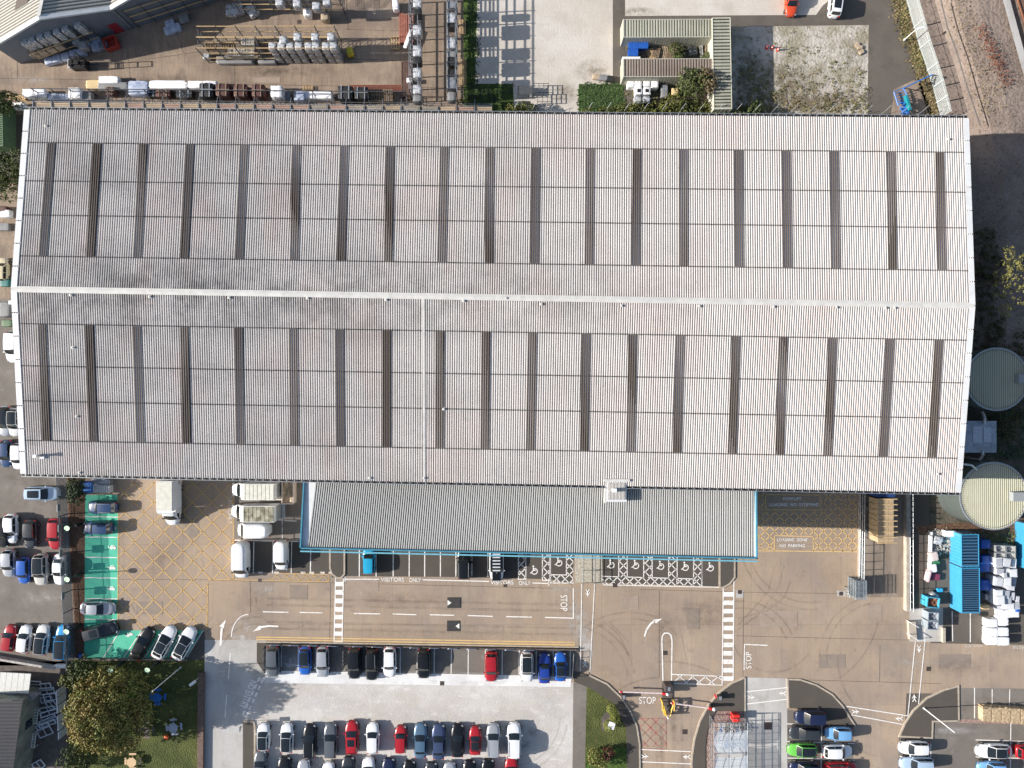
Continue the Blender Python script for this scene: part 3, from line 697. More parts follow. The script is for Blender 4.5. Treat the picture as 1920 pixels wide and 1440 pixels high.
def walker(px, py, rot, s=1.0):
    b = MB(); k = H / F * s; c = P(px, py); cr, sr = math.cos(R(rot)), math.sin(R(rot))
    def q(x, y): x, y = x * k, y * k; return (c.x + x * cr - y * sr, c.y + x * sr + y * cr)
    b.prism([q(1.4 * math.cos(R(a)), 5.6 + 1.4 * math.sin(R(a))) for a in range(0, 360, 40)], .03, .038)
    b.strip([q(0, 4.5), q(.3, -1)], .18, .040)
    b.strip([q(-4, -.5), q(-2, 3.2), q(0, 4), q(2, 2.6), q(4, .5)], .10, .044)
    b.strip([q(-3.4, -6.5), q(-1.2, -3.4), q(.2, -1), q(1.8, -3.5), q(3.4, -6.5)], .13, .048)
    structure(b.build('walking_figure_symbol', WHITEP))
for x, y, r in ((1102, 1111, 180), (1097, 1244, 0), (1209, 1418, -90), (1288, 1419, 90), (1408, 1307, -90), (1467, 1300, 90), (1604, 1334, -90), (1723, 1216, 180), (1714, 1309, 0), (1686, 1347, 90)): walker(x, y, r)
def ev_symbol(px, py, rot=-90):
    b = MB(); k = H / F; c = P(px, py); cr, sr = math.cos(R(rot)), math.sin(R(rot))
    def q(x, y): x, y = x * k, y * k; return (c.x + x * cr - y * sr, c.y + x * sr + y * cr)
    b.prism([q(-6, -3), q(6, -3), q(6, 0), q(3.5, 1), q(2, 4), q(-3, 4), q(-4.5, 1), q(-6, 0)], .03, .036)
    b.prism([q(-4.2, -4.2), q(-2, -4.2), q(-2, -3), q(-4.2, -3)], .03, .034); b.prism([q(4.2, -4.2), q(2, -4.2), q(2, -3), q(4.2, -3)], .03, .034)
    b.strip([q(-6, -1), q(-8, 0), q(-9, 3)], .1, .04)
    structure(b.build('charging_car_symbol', WHITEP))
    g = MB(); g.prism([q(-2.6, 1), q(1.8, 1), q(1, 3), q(-2, 3)], .036, .039); structure(g.build('charging_car_symbol', GREENP))
for x, y in ((213, 989), (212, 1026), (211, 1064), (210, 1103)): ev_symbol(x, y, 0)
ev_symbol(243, 1189, 20)
# ------------------------------------------------------------------ roofs
def roof_mat(name, base, dirt, dark_left=False, streak=(6, .25, 1), amt=.55, groove=False):
    m = bpy.data.materials.new(name); m.use_nodes = True
    nt = m.node_tree; N = nt.nodes; L = nt.links
    b = N['Principled BSDF']; b.inputs['Roughness'].default_value = .75; b.inputs['Specular IOR Level'].default_value = .3
    g = N.new('ShaderNodeNewGeometry')
    rgb = N.new('ShaderNodeRGB'); rgb.outputs[0].default_value = (*base, 1); out = rgb.outputs[0]
    sep = N.new('ShaderNodeSeparateXYZ'); L.new(g.outputs['Position'], sep.inputs[0])
    gx = N.new('ShaderNodeMapRange'); gx.inputs[1].default_value = -60; gx.inputs[2].default_value = 45
    gx.inputs[3].default_value = 1.0 if dark_left else .6; gx.inputs[4].default_value = .12 if dark_left else .6
    L.new(sep.outputs['X'], gx.inputs[0])
    for i, (sc, lo, hi, a, st, useg) in enumerate([(.10, .42, .70, amt, (1, 1.3, 1), True), (.9, .42, .72, amt * .6, streak, True), (.35, .56, .72, amt * .6, (1, 1.6, 1), True), (3.2, .62, .70, .35, (1.3, .35, 1), False)]):
        mp = N.new('ShaderNodeMapping'); mp.inputs['Scale'].default_value = st; mp.inputs['Location'].default_value = (i * 13.1, i * 7.7, 0)
        L.new(g.outputs['Position'], mp.inputs[0])
        nz = N.new('ShaderNodeTexNoise'); nz.inputs['Scale'].default_value = sc; nz.inputs['Detail'].default_value = 7; nz.inputs['Roughness'].default_value = .65
        L.new(mp.outputs[0], nz.inputs['Vector'])
        mr = N.new('ShaderNodeMapRange'); mr.inputs[1].default_value = lo; mr.inputs[2].default_value = hi; mr.inputs[3].default_value = 0; mr.inputs[4].default_value = a
        L.new(nz.outputs['Fac'], mr.inputs[0]); fac = mr.outputs[0]
        if useg:
            mm = N.new('ShaderNodeMath'); mm.operation = 'MULTIPLY'; L.new(fac, mm.inputs[0]); L.new(gx.outputs[0], mm.inputs[1]); fac = mm.outputs[0]
        mx = N.new('ShaderNodeMix'); mx.data_type = 'RGBA'
        L.new(fac, mx.inputs[0]); L.new(out, mx.inputs[6]); mx.inputs[7].default_value = (*dirt, 1); out = mx.outputs[2]
    if dark_left:
        # lichen and soot gathered along both sides of the ridge and at the west end
        ab = N.new('ShaderNodeMath'); ab.operation = 'SUBTRACT'; ab.inputs[1].default_value = 10.4; L.new(sep.outputs['Y'], ab.inputs[0])
        a2 = N.new('ShaderNodeMath'); a2.operation = 'ABSOLUTE'; L.new(ab.outputs[0], a2.inputs[0])
        rd = N.new('ShaderNodeMapRange'); rd.inputs[1].default_value = 6.5; rd.inputs[2].default_value = 1.0; rd.inputs[3].default_value = 0; rd.inputs[4].default_value = 1; L.new(a2.outputs[0], rd.inputs[0])
        xd = N.new('ShaderNodeMapRange'); xd.inputs[1].default_value = 30; xd.inputs[2].default_value = -35; xd.inputs[3].default_value = .15; xd.inputs[4].default_value = 1; L.new(sep.outputs['X'], xd.inputs[0])
        nz = N.new('ShaderNodeTexNoise'); nz.inputs['Scale'].default_value = .28; nz.inputs['Detail'].default_value = 9; nz.inputs['Roughness'].default_value = .75; L.new(g.outputs['Position'], nz.inputs['Vector'])
        nr = N.new('ShaderNodeMapRange'); nr.inputs[1].default_value = .42; nr.inputs[2].default_value = .62; nr.inputs[3].default_value = 0; nr.inputs[4].default_value = .75; L.new(nz.outputs['Fac'], nr.inputs[0])
        m1 = N.new('ShaderNodeMath'); m1.operation = 'MULTIPLY'; L.new(rd.outputs[0], m1.inputs[0]); L.new(xd.outputs[0], m1.inputs[1])
        m2 = N.new('ShaderNodeMath'); m2.operation = 'MULTIPLY'; L.new(m1.outputs[0], m2.inputs[0]); L.new(nr.outputs[0], m2.inputs[1])
        mx = N.new('ShaderNodeMix'); mx.data_type = 'RGBA'; L.new(m2.outputs[0], mx.inputs[0]); L.new(out, mx.inputs[6]); mx.inputs[7].default_value = (*dirt, 1); out = mx.outputs[2]
        # rusty bleed from the fixings
        mp = N.new('ShaderNodeMapping'); mp.inputs['Scale'].default_value = (1, .35, 1); L.new(g.outputs['Position'], mp.inputs[0])
        nz = N.new('ShaderNodeTexNoise'); nz.inputs['Scale'].default_value = .22; nz.inputs['Detail'].default_value = 4; L.new(mp.outputs[0], nz.inputs['Vector'])
        nr = N.new('ShaderNodeMapRange'); nr.inputs[1].default_value = .48; nr.inputs[2].default_value = .66; nr.inputs[3].default_value = 0; nr.inputs[4].default_value = .35; L.new(nz.outputs['Fac'], nr.inputs[0])
        mx = N.new('ShaderNodeMix'); mx.data_type = 'RGBA'; mx.blend_type = 'MULTIPLY'; L.new(nr.outputs[0], mx.inputs[0]); L.new(out, mx.inputs[6]); mx.inputs[7].default_value = (1.0, .84, .80, 1); out = mx.outputs[2]
    L.new(out, b.inputs['Base Color'])
    MATS[name] = m
    return m
ROOF = roof_mat('fibre_cement_roof', (.63, .605, .58), (.19, .18, .172), True, streak=(4.5, .12, 1), amt=.46)
ROOFG = roof_mat('roof_valley_dark', (.27, .215, .205), (.08, .07, .068), True, amt=.5)  # valley floors coloured darker than the rib crests
LAP = mat('roof_lap_grime', (.17, .16, .15), .9, var=.4, scale=1)
SKYL = roof_mat('weathered_rooflight', (.125, .104, .09), (.085, .064, .052), False, amt=.6)
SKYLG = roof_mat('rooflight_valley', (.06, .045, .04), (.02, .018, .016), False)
EXT = roof_mat('grey_metal_roof', (.48, .48, .465), (.33, .33, .31), False, amt=.5)
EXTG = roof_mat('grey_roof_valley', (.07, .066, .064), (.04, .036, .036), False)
TRIM = mat('white_verge_trim', (.66, .67, .67), .5, var=.08, scale=.6)
RIDGE = mat('ridge_capping', (.56, .55, .52), .7, var=.12, scale=1.2)
WALLM = mat('grey_cladding', (.33, .35, .36), .6, var=.08, scale=1)
BLUEF = mat('blue_fascia', (.06, .235, .33), .45, var=.12, scale=.8)
TEAL = BLUEF
BLACKG = mat('black_gutter', (.03, .028, .026), .7, var=.3)

def corr(b, A, B, C, D, n, depth, rows, laps=(), lapw=.004, top=.40, side=.12, mi=(0, 1, 2)):
    """corrugated sheet over the quad A(eave left) B(eave right) C(ridge right) D(ridge left)"""
    A, B, C, D = map(Vector, (A, B, C, D))
    prof = [(0, 0), (top, 0), (top + side, -depth), (1 - side, -depth)]
    us = []; zs = []
    for i in range(n):
        for f, dz in prof:
            us.append((i + f) / n); zs.append(dz)
    us.append(1.0); zs.append(0)
    vs = sorted(set([0.0, 1.0] + [x for l in laps for x in (l - lapw, l + lapw)]))
    base = len(b.v)
    nu = len(us)
    for v in vs:
        P0 = A.lerp(D, v); P1 = B.lerp(C, v)
        for u, z in zip(us, zs):
            p = P0.lerp(P1, u); b.v.append((p.x, p.y, p.z + z))
    flip = (B - A).cross(D - A).z < 0
    for j in range(len(vs) - 1):
        lapband = any(abs((vs[j] + vs[j + 1]) / 2 - l) < lapw * .5 for l in laps)
        for i in range(nu - 1):
            a = base + j * nu + i
            q = (a, a + 1, a + nu + 1, a + nu)
            if flip: q = q[::-1]
            b.f.append(q)
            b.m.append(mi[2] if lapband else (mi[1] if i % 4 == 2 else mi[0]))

HE, HR = 12.6, 14.5
NW, NE = P(47, 205, HE), P(1815, 221, HE)
SW, SE = P(40, 889, HE), P(1800, 924, HE)
RW, RE = P(22, 542, HR), P(1827, 573, HR)
fac = empty('factory_building', ((NW.x + SE.x) / 2, (NW.y + SE.y) / 2, 0), 0, 'huge factory hall with pale corrugated double pitch roof and two rows of dark rooflight strips', 'building')
OFF = Vector(fac.location)
def loc_build(b, name, mats, parent, off, smooth=False):
    b.v = [(p[0] - off.x, p[1] - off.y, p[2] - off.z) for p in b.v]
    return b.build(name, mats, parent, smooth)
TRW = .012
for (a, c, e, g, lab) in ((NW, NE, RE, RW, 'north roof slope'), (SW, SE, RE, RW, 'south roof slope nearer the car parks')):
    b = MB(); corr(b, a, c, e, g, 416, .085, None, laps=(.187, .402, .592, .818), lapw=.0035, top=.38, side=.14)
    o = loc_build(b, 'roof_slope', [ROOF, ROOFG, LAP], fac, OFF); o['label'] = lab
b = MB()
def ridge(u, v):
    p = RW.lerp(RE, u); return (p.x, p.y + (v - .5) * .72, p.z + .09 - abs(v - .5) * .16)
b.grid(ridge, 60, 4); loc_build(b, 'ridge_cap', RIDGE, fac, OFF)
# verge trims
for e0, e1, r, s in ((NW, SW, RW, 1), (NE, SE, RE, -1)):
    b = MB()
    for p, q in ((e0, r), (r, e1)):
        for k in range(8):
            a, c = p.lerp(q, k / 8 + .003), p.lerp(q, (k + 1) / 8 - .003)
            up = Vector((0, 0, .06)); w = Vector((.62 * s, 0, 0)); o_ = Vector((-.08 * s, 0, 0))
            b.face([a + o_ + up, a + w + up, c + w + up, c + o_ + up] if True else [])
            b.face([a + o_ + up, c + o_ + up, c + o_ - Vector((0, 0, .3)), a + o_ - Vector((0, 0, .3))])
    loc_build(b, 'verge_trim', TRIM, fac, OFF)
# gutters
for e0, e1, s in ((NW, NE, 1), (SW, SE, -1)):
    b = MB()
    dv = (e1 - e0)
    for o1, o2, z1, z2 in ((0, .22, -.16, -.10), (.22, .26, -.16, .02)):
        b.face([(e0.x, e0.y + s * o1, e0.z + z1), (e1.x, e1.y + s * o1, e1.z + z1), (e1.x, e1.y + s * o2, e1.z + (z1 if o2 < .25 else z2)), (e0.x, e0.y + s * o2, e0.z + (z1 if o2 < .25 else z2))])
    loc_build(b, 'gutter', BLACKG, fac, OFF)
    b = MB()
    for k in range(122):
        p = e0.lerp(e1, (k + .5) / 122 + random.Random(k).uniform(-.0006, .0006))
        b.box(p.x, p.y + s * .13, p.z + .02, .08, .34, .04)
    q0 = e0 + Vector((0, s * .27, 0)); q1 = e1 + Vector((0, s * .27, 0))
    b.tube(q0, q1, .04, 4)
    loc_build(b, 'gutter_bracket', GREYSTEEL, fac, OFF)
# walls
ins = .35
def wallq(a, c, name, ridge_pt=None):
    b = MB()
    a0, c0 = Vector((a.x, a.y, 0)), Vector((c.x, c.y, 0))
    pts = [a0, c0, Vector((c.x, c.y, HE - .25))] + ([ridge_pt - Vector((0, 0, .3))] if ridge_pt is not None else []) + [Vector((a.x, a.y, HE - .25))]
    b.face(pts); loc_build(b, name, WALLM, fac, OFF)
iNW, iNE, iSW, iSE = NW + Vector((ins, -ins, 0)), NE + Vector((-ins, -ins, 0)), SW + Vector((ins, ins, 0)), SE + Vector((-ins, ins, 0))
wallq(iSW, iSE, 'wall'); wallq(iNE, iNW, 'wall'); wallq(iNW, iSW, 'wall', RW + Vector((ins, 0, 0))); wallq(iSE, iNE, 'wall', RE + Vector((-ins, 0, 0)))
for k in range(9):
    p = iSW.lerp(iSE, (k + .5) / 9)
    b = MB(); b.box(p.x, p.y - .03, 2.6, 4.5, .1, 5.2); o = loc_build(b, 'shutter_door', mat('door_blue_grey', (.12, .2, .3), .5), fac, OFF)
# rooflights
NT = [97, 183, 269, 357, 458, 556, 646, 732, 833, 918, 1005, 1106, 1194, 1282, 1385, 1474, 1564, 1670, 1761]
NBm = [81, 170, 258, 346, 449, 552, 640, 728, 828, 917, 1002, 1104, 1192, 1281, 1386, 1477, 1567, 1673, 1766]
ST = [79, 168, 257, 346, 448, 550, 637, 725, 825, 911, 998, 1099, 1186, 1275, 1380, 1468, 1561, 1669, 1760]
SB = [88, 176, 264, 351, 451, 552, 639, 725, 824, 909, 994, 1095, 1182, 1269, 1372, 1461, 1551, 1655, 1746]
def slope_pt(side, px, v):
    """point on a slope: v 0 eave..1 ridge, px = photo x there"""
    e0, e1 = (NW, NE) if side == 'N' else (SW, SE)
    a, c = e0.lerp(RW, v), e1.lerp(RE, v)
    X = (px - 960) * (H - a.z) / F
    u = (X - a.x) / (c.x - a.x)
    return a.lerp(c, u)
for side, top, bot in (('N', NT, NBm), ('S', SB, ST)):
    for xa, xb in zip(top, bot):
        w = 8.2
        A_, B_ = slope_pt(side, xa - w, .189), slope_pt(side, xa + w, .189)
        D_, C_ = slope_pt(side, xb - w, .816), slope_pt(side, xb + w, .816)
        up = Vector((0, 0, .05)); b = MB()
        corr(b, A_ + up, B_ + up, C_ + up, D_ + up, 4, .08, None)
        loc_build(b, 'rooflight', [SKYL, SKYLG, SKYLG], fac, OFF)
def roofpx(px, py):
    yr_ = 542 + (px - 22) * 31 / 1805
    side = 'N' if py < yr_ else 'S'
    ye = (205 + (px - 47) * 16 / 1768) if side == 'N' else (889 + (px - 40) * 35 / 1760)
    v = (py - ye) / (yr_ - ye); return slope_pt(side, px, max(0, min(1, v)))
for x, y in ((133, 553), (281, 556), (430, 558), (577, 559), (724, 562), (869, 564), (1015, 570), (1165, 573), (1311, 574), (1450, 575), (1568, 576), (1677, 577), (86, 237), (1778, 262), (1758, 888), (137, 650), (144, 779), (149, 886), (832, 765), (693, 896), (795, 896), (949, 559), (1660, 577)):
    p = roofpx(x, y); b = MB(); b.lathe([(.08, 0), (.08, .12), (.13, .14), (.13, .17), (.04, .2)], p.x, p.y, 10)
    b.v = [(q[0], q[1], q[2] + p.z) for q in b.v]
    b.box(p.x, p.y, p.z + .03, .36, .3, .05); loc_build(b, 'roof_vent', RIDGE, fac, OFF)
p = roofpx(76, 853); b = MB(); b.lathe([(.16, 0), (.16, .9), (.24, .95), (.24, 1.1)], p.x, p.y, 12); b.v = [(q[0], q[1], q[2] + p.z) for q in b.v]
b.box(p.x + .3, p.y - .2, p.z + .1, .5, .4, .2); loc_build(b, 'roof_vent', GREYSTEEL, fac, OFF)
# pale joint strip down the south slope
b = MB(); a0, a1 = slope_pt('S', 795, 0.002), slope_pt('S', 794, .99)
b.face([(a0.x - .14, a0.y, a0.z + .04), (a0.x + .14, a0.y, a0.z + .04), (a1.x + .14, a1.y, a1.z + .04), (a1.x - .14, a1.y, a1.z + .04)])
loc_build(b, 'movement_joint', RIDGE, fac, OFF)

# ------------------------------------------------------------------ office extension
HX = 11.8
e_nw, e_ne, e_se, e_sw = P(569, 899, HX), P(1419, 914, HX), P(1419, 1047, HX - .25), P(563, 1028, HX - .25)
ext = empty('office_building', ((e_nw.x + e_se.x) / 2, (e_nw.y + e_se.y) / 2, 0), 0, 'long office wing with grey ribbed roof and bright blue edge in front of the factory', 'building')
EO = Vector(ext.location)
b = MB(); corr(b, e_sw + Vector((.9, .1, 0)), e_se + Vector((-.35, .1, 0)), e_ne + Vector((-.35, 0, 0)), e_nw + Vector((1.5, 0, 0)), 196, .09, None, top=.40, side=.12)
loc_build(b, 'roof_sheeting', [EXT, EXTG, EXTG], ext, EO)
b = MB(); z = HX + .02
b.face([(e_sw.x, e_sw.y, z - .3), (e_sw.x + .9, e_sw.y, z - .3), (e_nw.x + 1.5, e_nw.y, z - .1), (e_nw.x, e_nw.y, z - .1)])
loc_build(b, 'boundary_gutter', TRIM, ext, EO); b = MB()
b.face([(e_se.x - .35, e_se.y, z - .2), (e_se.x, e_se.y, z - .2), (e_ne.x, e_ne.y, z - .1), (e_ne.x - .35, e_ne.y, z - .1)])
loc_build(b, 'boundary_gutter', TRIM, ext, EO)
b = MB()
for a, c in ((e_nw, e_sw), (e_sw, e_se), (e_se, e_ne)):
    dirv = (c - a); dirv.z = 0; dirv.normalize(); nrm = Vector((dirv.y, -dirv.x, 0))
    q = [a, c, c - nrm * .16, a - nrm * .16]
    b.prism([(v.x, v.y) for v in q], HX - 1.1, HX + .12)
loc_build(b, 'fascia', BLUEF, ext, EO)
b = MB(); b.strip([(e_sw.x + .1, e_sw.y - .28), (e_se.x, e_se.y - .28)], .16, HX + .05, z1=HX + .12); loc_build(b, 'front_gutter', mat('light_blue_gutter', (.16, .42, .52), .4), ext, EO)
b = MB(); b.prism([(e_nw.x + .3, e_nw.y), (e_sw.x + .3, e_sw.y + 1.4), (e_se.x - .3, e_se.y + 1.4), (e_ne.x - .3, e_ne.y)], 0, HX - .9); loc_build(b, 'wall', mat('cream_render', (.5, .48, .42), .8), ext, EO)
for k in range(18):
    a = e_sw.lerp(e_se, (k + .5) / 18)
    for zz in (2.0, 5.2, 8.0):
        b = MB(); b.box(a.x, a.y + 1.4, zz, 2.0, .12, 1.3); loc_build(b, 'window', mat('window_glass', (.03, .04, .05), .08, var=.1, coat=.5), ext, EO)
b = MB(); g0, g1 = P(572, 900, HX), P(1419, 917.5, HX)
b.strip([(g0.x + 1.3, g0.y + .1), (g1.x, g1.y + .1)], .5, HX + .03, z1=HX + .1); loc_build(b, 'eave_shade_gutter', BLACKG, ext, EO)  # black gutter strip; the main eave's shade is put into its colour
# roof turret
tb = MB(); t0, t1 = P(1137, 941, HX + .8), P(1175, 902, HX + .8)
cx, cy, w_, d_ = (t0.x + t1.x) / 2, (t0.y + t1.y) / 2, t1.x - t0.x, t1.y - t0.y
tb.box(cx, cy, HX + .35, w_, d_, .9); loc_build(tb, 'plant_housing', TRIM, ext, EO)
tb = MB(); corr(tb, (cx - w_ / 2 + .2, cy - d_ / 2 + .25, HX + .9), (cx + w_ / 2 - .2, cy - d_ / 2 + .25, HX + .9), (cx + w_ / 2 - .2, cy + d_ / 2 - .2, HX + .9), (cx - w_ / 2 + .2, cy + d_ / 2 - .2, HX + .9), 12, .06, None)
loc_build(tb, 'housing_roof', [ROOF, EXTG, LAP], ext, EO)
tb = MB(); tb.box(cx - .3, cy + .2, HX + 1.15, .5, .45, .45); loc_build(tb, 'extract_vent', WSTEEL, ext, EO)
tb = MB(); tb.box(cx, cy + d_ / 2 + .1, HX + .95, w_ + .7, .3, .16); tb.box(cx - w_ / 2 - .15, cy, HX + .5, .16, d_ + .3, .4); loc_build(tb, 'flashing', RIDGE, ext, EO)

# ------------------------------------------------------------------ storage-yard gabled sheds (top left)
G0, G1 = P(39, 120), P(249, 52.5)
gu = (G1 - G0); GW = gu.length; gu.normalize(); gn = Vector((-gu.y, gu.x, 0))
SHR = roof_mat('cream_profiled_roof', (.52, .50, .44), (.28, .24, .2), False, amt=.4)
SHG = roof_mat('cream_roof_valley', (.22, .20, .18), (.1, .09, .08), False)
SHW = mat('dark_grey_cladding', (.17, .19, .22), .6, var=.12, scale=.8, stretch=(1, 1, .3))
def gable_shed(org, label, skylights, door=False):
    s = empty('storage_shed', org, math.atan2(gu.y, gu.x), label, 'building')
    he, hr, dep = 5.5, 7.9, 36.0
    for i, (xa, xb) in enumerate(((-.25, GW / 2), (GW + .05, GW / 2))):
        b = MB(); ya, yb = -.3, dep
        # ribs run down the slope
        K_ = .57; A_, B_, C_, D_ = (xa + K_ * ya, ya, he), (xa + K_ * yb, yb, he), (xb + K_ * yb, yb, hr), (xb + K_ * ya, ya, hr)
        corr(b, A_, B_, C_, D_, 90, .10, None)
        b.build('roof_slope', [SHR, SHG, SHG], s)
    b = MB()
    for xa, xb in ((-.25, GW / 2), (GW + .05, GW / 2)):
        b.face([(xa, -.42, he + .06), (xa, 0.1, he + .06), (xb, 0.1, hr + .06), (xb, -.42, hr + .06)])
        b.face([(xa, -.42, he + .06), (xb, -.42, hr + .06), (xb, -.42, hr - .25), (xa, -.42, he - .25)])
    b.build('verge_trim', TRIM, s)
    K_ = .57; b = MB(); b.prism([(GW / 2 - .25, 0), (GW / 2 + .25, 0), (GW / 2 + .25 + K_ * dep, dep), (GW / 2 - .25 + K_ * dep, dep)], hr, hr + .08); b.build('ridge_cap', RIDGE, s)
    b = MB(); b.face([(0, 0, 0), (GW, 0, 0), (GW, 0, he - .1), (GW / 2, 0, hr - .1), (0, 0, he - .1)]); b.face([(K_ * dep, dep, 0), (0, 0, 0), (0, 0, he - .1), (K_ * dep, dep, he - .1)]); b.face([(GW, 0, 0), (GW + K_ * dep, dep, 0), (GW + K_ * dep, dep, he - .1), (GW, 0, he - .1)])
    b.build('wall', SHW, s)
    b = MB(); b.tube((GW - .05, -.15, 0), (GW - .05, -.15, he), .09, 8); b.build('downpipe', GREYSTEEL, s)
    if door:
        b = MB(); b.box(GW - 1.8, -.05, 1.1, 1.2, .12, 2.2); b.build('red_door', mat('red_door_paint', (.35, .03, .04), .5), s)
        b = MB(); b.box(GW - 2.2, -.14, 1.1, .06, .08, .2); b.build('door_handle', GREYSTEEL, s)
    for (x, y, w, d) in skylights:
        z = lambda xx: he + (hr - he) * (1 - abs(xx - GW / 2) / (GW / 2)) + .08
        b = MB(); b.face([(x + K_ * y, y, z(x)), (x + w + K_ * y, y, z(x + w)), (x + w + K_ * (y + d), y + d, z(x + w)), (x + K_ * (y + d), y + d, z(x))]); b.build('rooflight', SKYL, s)
    return s
gable_shed(G0, 'grey gabled storage shed with cream ribbed roof and red door', [(3.2, 2.6, 2.2, 1.3), (9.6, 2.4, 2.6, 1.3), (3.2, 9, 2.2, 1.3)], True)
gable_shed(G0 + gu * (GW + .12), 'second grey gabled shed behind the long timber beam rack', [(3.0, 5.5, 1.8, 2.1)])

# ------------------------------------------------------------------ tanks and the block behind the factory
TANKW = mat('tank_shell', (.30, .36, .34), .4, .3, var=.1, scale=.5)
TANKR = roof_mat('tank_roof_sheet', (.50, .50, .38), (.30, .28, .2), False, amt=.5)
TANKG = roof_mat('tank_roof_valley', (.12, .11, .09), (.08, .07, .06), False)
def tank(px, py, rpx, ht, label, boxpx):
    c = P(px, py, ht); r = rpx * (H - ht) / F
    t = empty('storage_tank', (c.x, c.y, 0), 0, label, 'tank', 'round storage tanks beside the factory')
    b = MB(); b.lathe([(r - .1, 0), (r - .1, ht - .15), (r, ht - .15), (r, ht - .08)], 0, 0, 72); b.build('shell', TANKW, t, True)
    b = MB(); n = 34; w = 2 * r / n
    for i in range(n):
        for f0, f1, z0, z1, mi in ((0, .5, 0, 0, 0), (.5, .6, 0, -.05, 0), (.6, .9, -.05, -.05, 1), (.9, 1, -.05, 0, 0)):
            xa, xb = -r + (i + f0) * w, -r + (i + f1) * w
            ya, yb = math.sqrt(max(0, r * r * .985 - xa * xa)), math.sqrt(max(0, r * r * .985 - xb * xb))
            if ya + yb < .1: continue
            b.face([(xa, -ya, ht + z0), (xb, -yb, ht + z1), (xb, yb, ht + z1), (xa, ya, ht + z0)], mi)
    b.build('roof_sheeting', [TANKR, TANKG], t)
    b = MB()
    prev = None
    pts = [(r * math.cos(a * math.pi / 36), r * math.sin(a * math.pi / 36)) for a in range(72)]
    b.strip(pts, .14, ht - .1, closed=True, z1=ht + .05); b.build('rim', GREYSTEEL, t)
    b = MB()
    for a in range(90): b.box((r - .28) * math.cos(a * math.pi / 45), (r - .28) * math.sin(a * math.pi / 45), ht + .03, .07, .07, .07)
    b.build('rim_bolts', DKSTEEL, t)
    q = P(boxpx[0], boxpx[1], ht) - c
    b = MB(); b.box(q.x + .6, q.y, ht + .4, 3.0, 1.15, .8); b.build('inlet_housing', mat('pale_grey_box', (.28, .30, .30), .5, var=.05), t)
    return t
tank(1863, 930, 63, 5.3, 'cream ribbed round tank half in sunlight below the roof corner', (1905, 930))
tank(1869, 711, 58.5, 5.3, 'greenish round tank wholly in shade beside the white roof edge', (1915, 710))
q = P(1838, 819, 3.2)
pb = empty('pump_house', (q.x, q.y, 0), 0, 'small flat roofed grey pump house between the two round tanks', 'building')
b = MB(); b.box(0, 0, 1.55, 4.1, 4.0, 3.1); b.build('wall', WALLM, pb)
b = MB(); b.box(0, 0, 3.15, 4.3, 4.2, .12); b.build('flat_roof', mat('grey_felt_roof', (.33, .37, .42), .8, var=.25, scale=1.2), pb)
b = MB(); b.box(-.4, .3, 3.25, 1.2, 2.2, .08); b.box(.9, .3, 3.25, 1.0, 2.0, .08); b.build('roof_hatch', mat('pale_hatch', (.45, .49, .55), .7), pb)
for (a, c, l) in (((1842, 772), (1845, 795), 'bent grey pipe linking the shaded tank to the pump house'), ((1842, 846), (1838, 862), 'bent grey pipe linking the pump house to the cream tank')):
    pp = MB(); A_ = P(*a, 3.3); B_ = P(*c, 3.3); M_ = P((a[0] + c[0]) / 2 + 3, (a[1] + c[1]) / 2, 3.6)
    pp.tube(A_, M_, .17, 8); pp.tube(M_, B_, .17, 8); pp.tube(B_, (B_.x, B_.y, 0), .17, 8)
    o = pp.build('pipe', GREYSTEEL); tag(o, l, 'pipe')
pp = MB(); A_, B_, C_ = P(1804, 870, 6.2), P(1822, 872, 6.2), P(1831, 880, 5.4)
pp.tube(A_, B_, .12, 8); pp.tube(B_, C_, .12, 8); pp.tube(A_, (A_.x, A_.y, 0), .12, 8)
tag(pp.build('pipe', mat('pale_pipe', (.5, .52, .53), .4)), 'pale pipe reaching from the factory wall onto the cream tank', 'pipe')

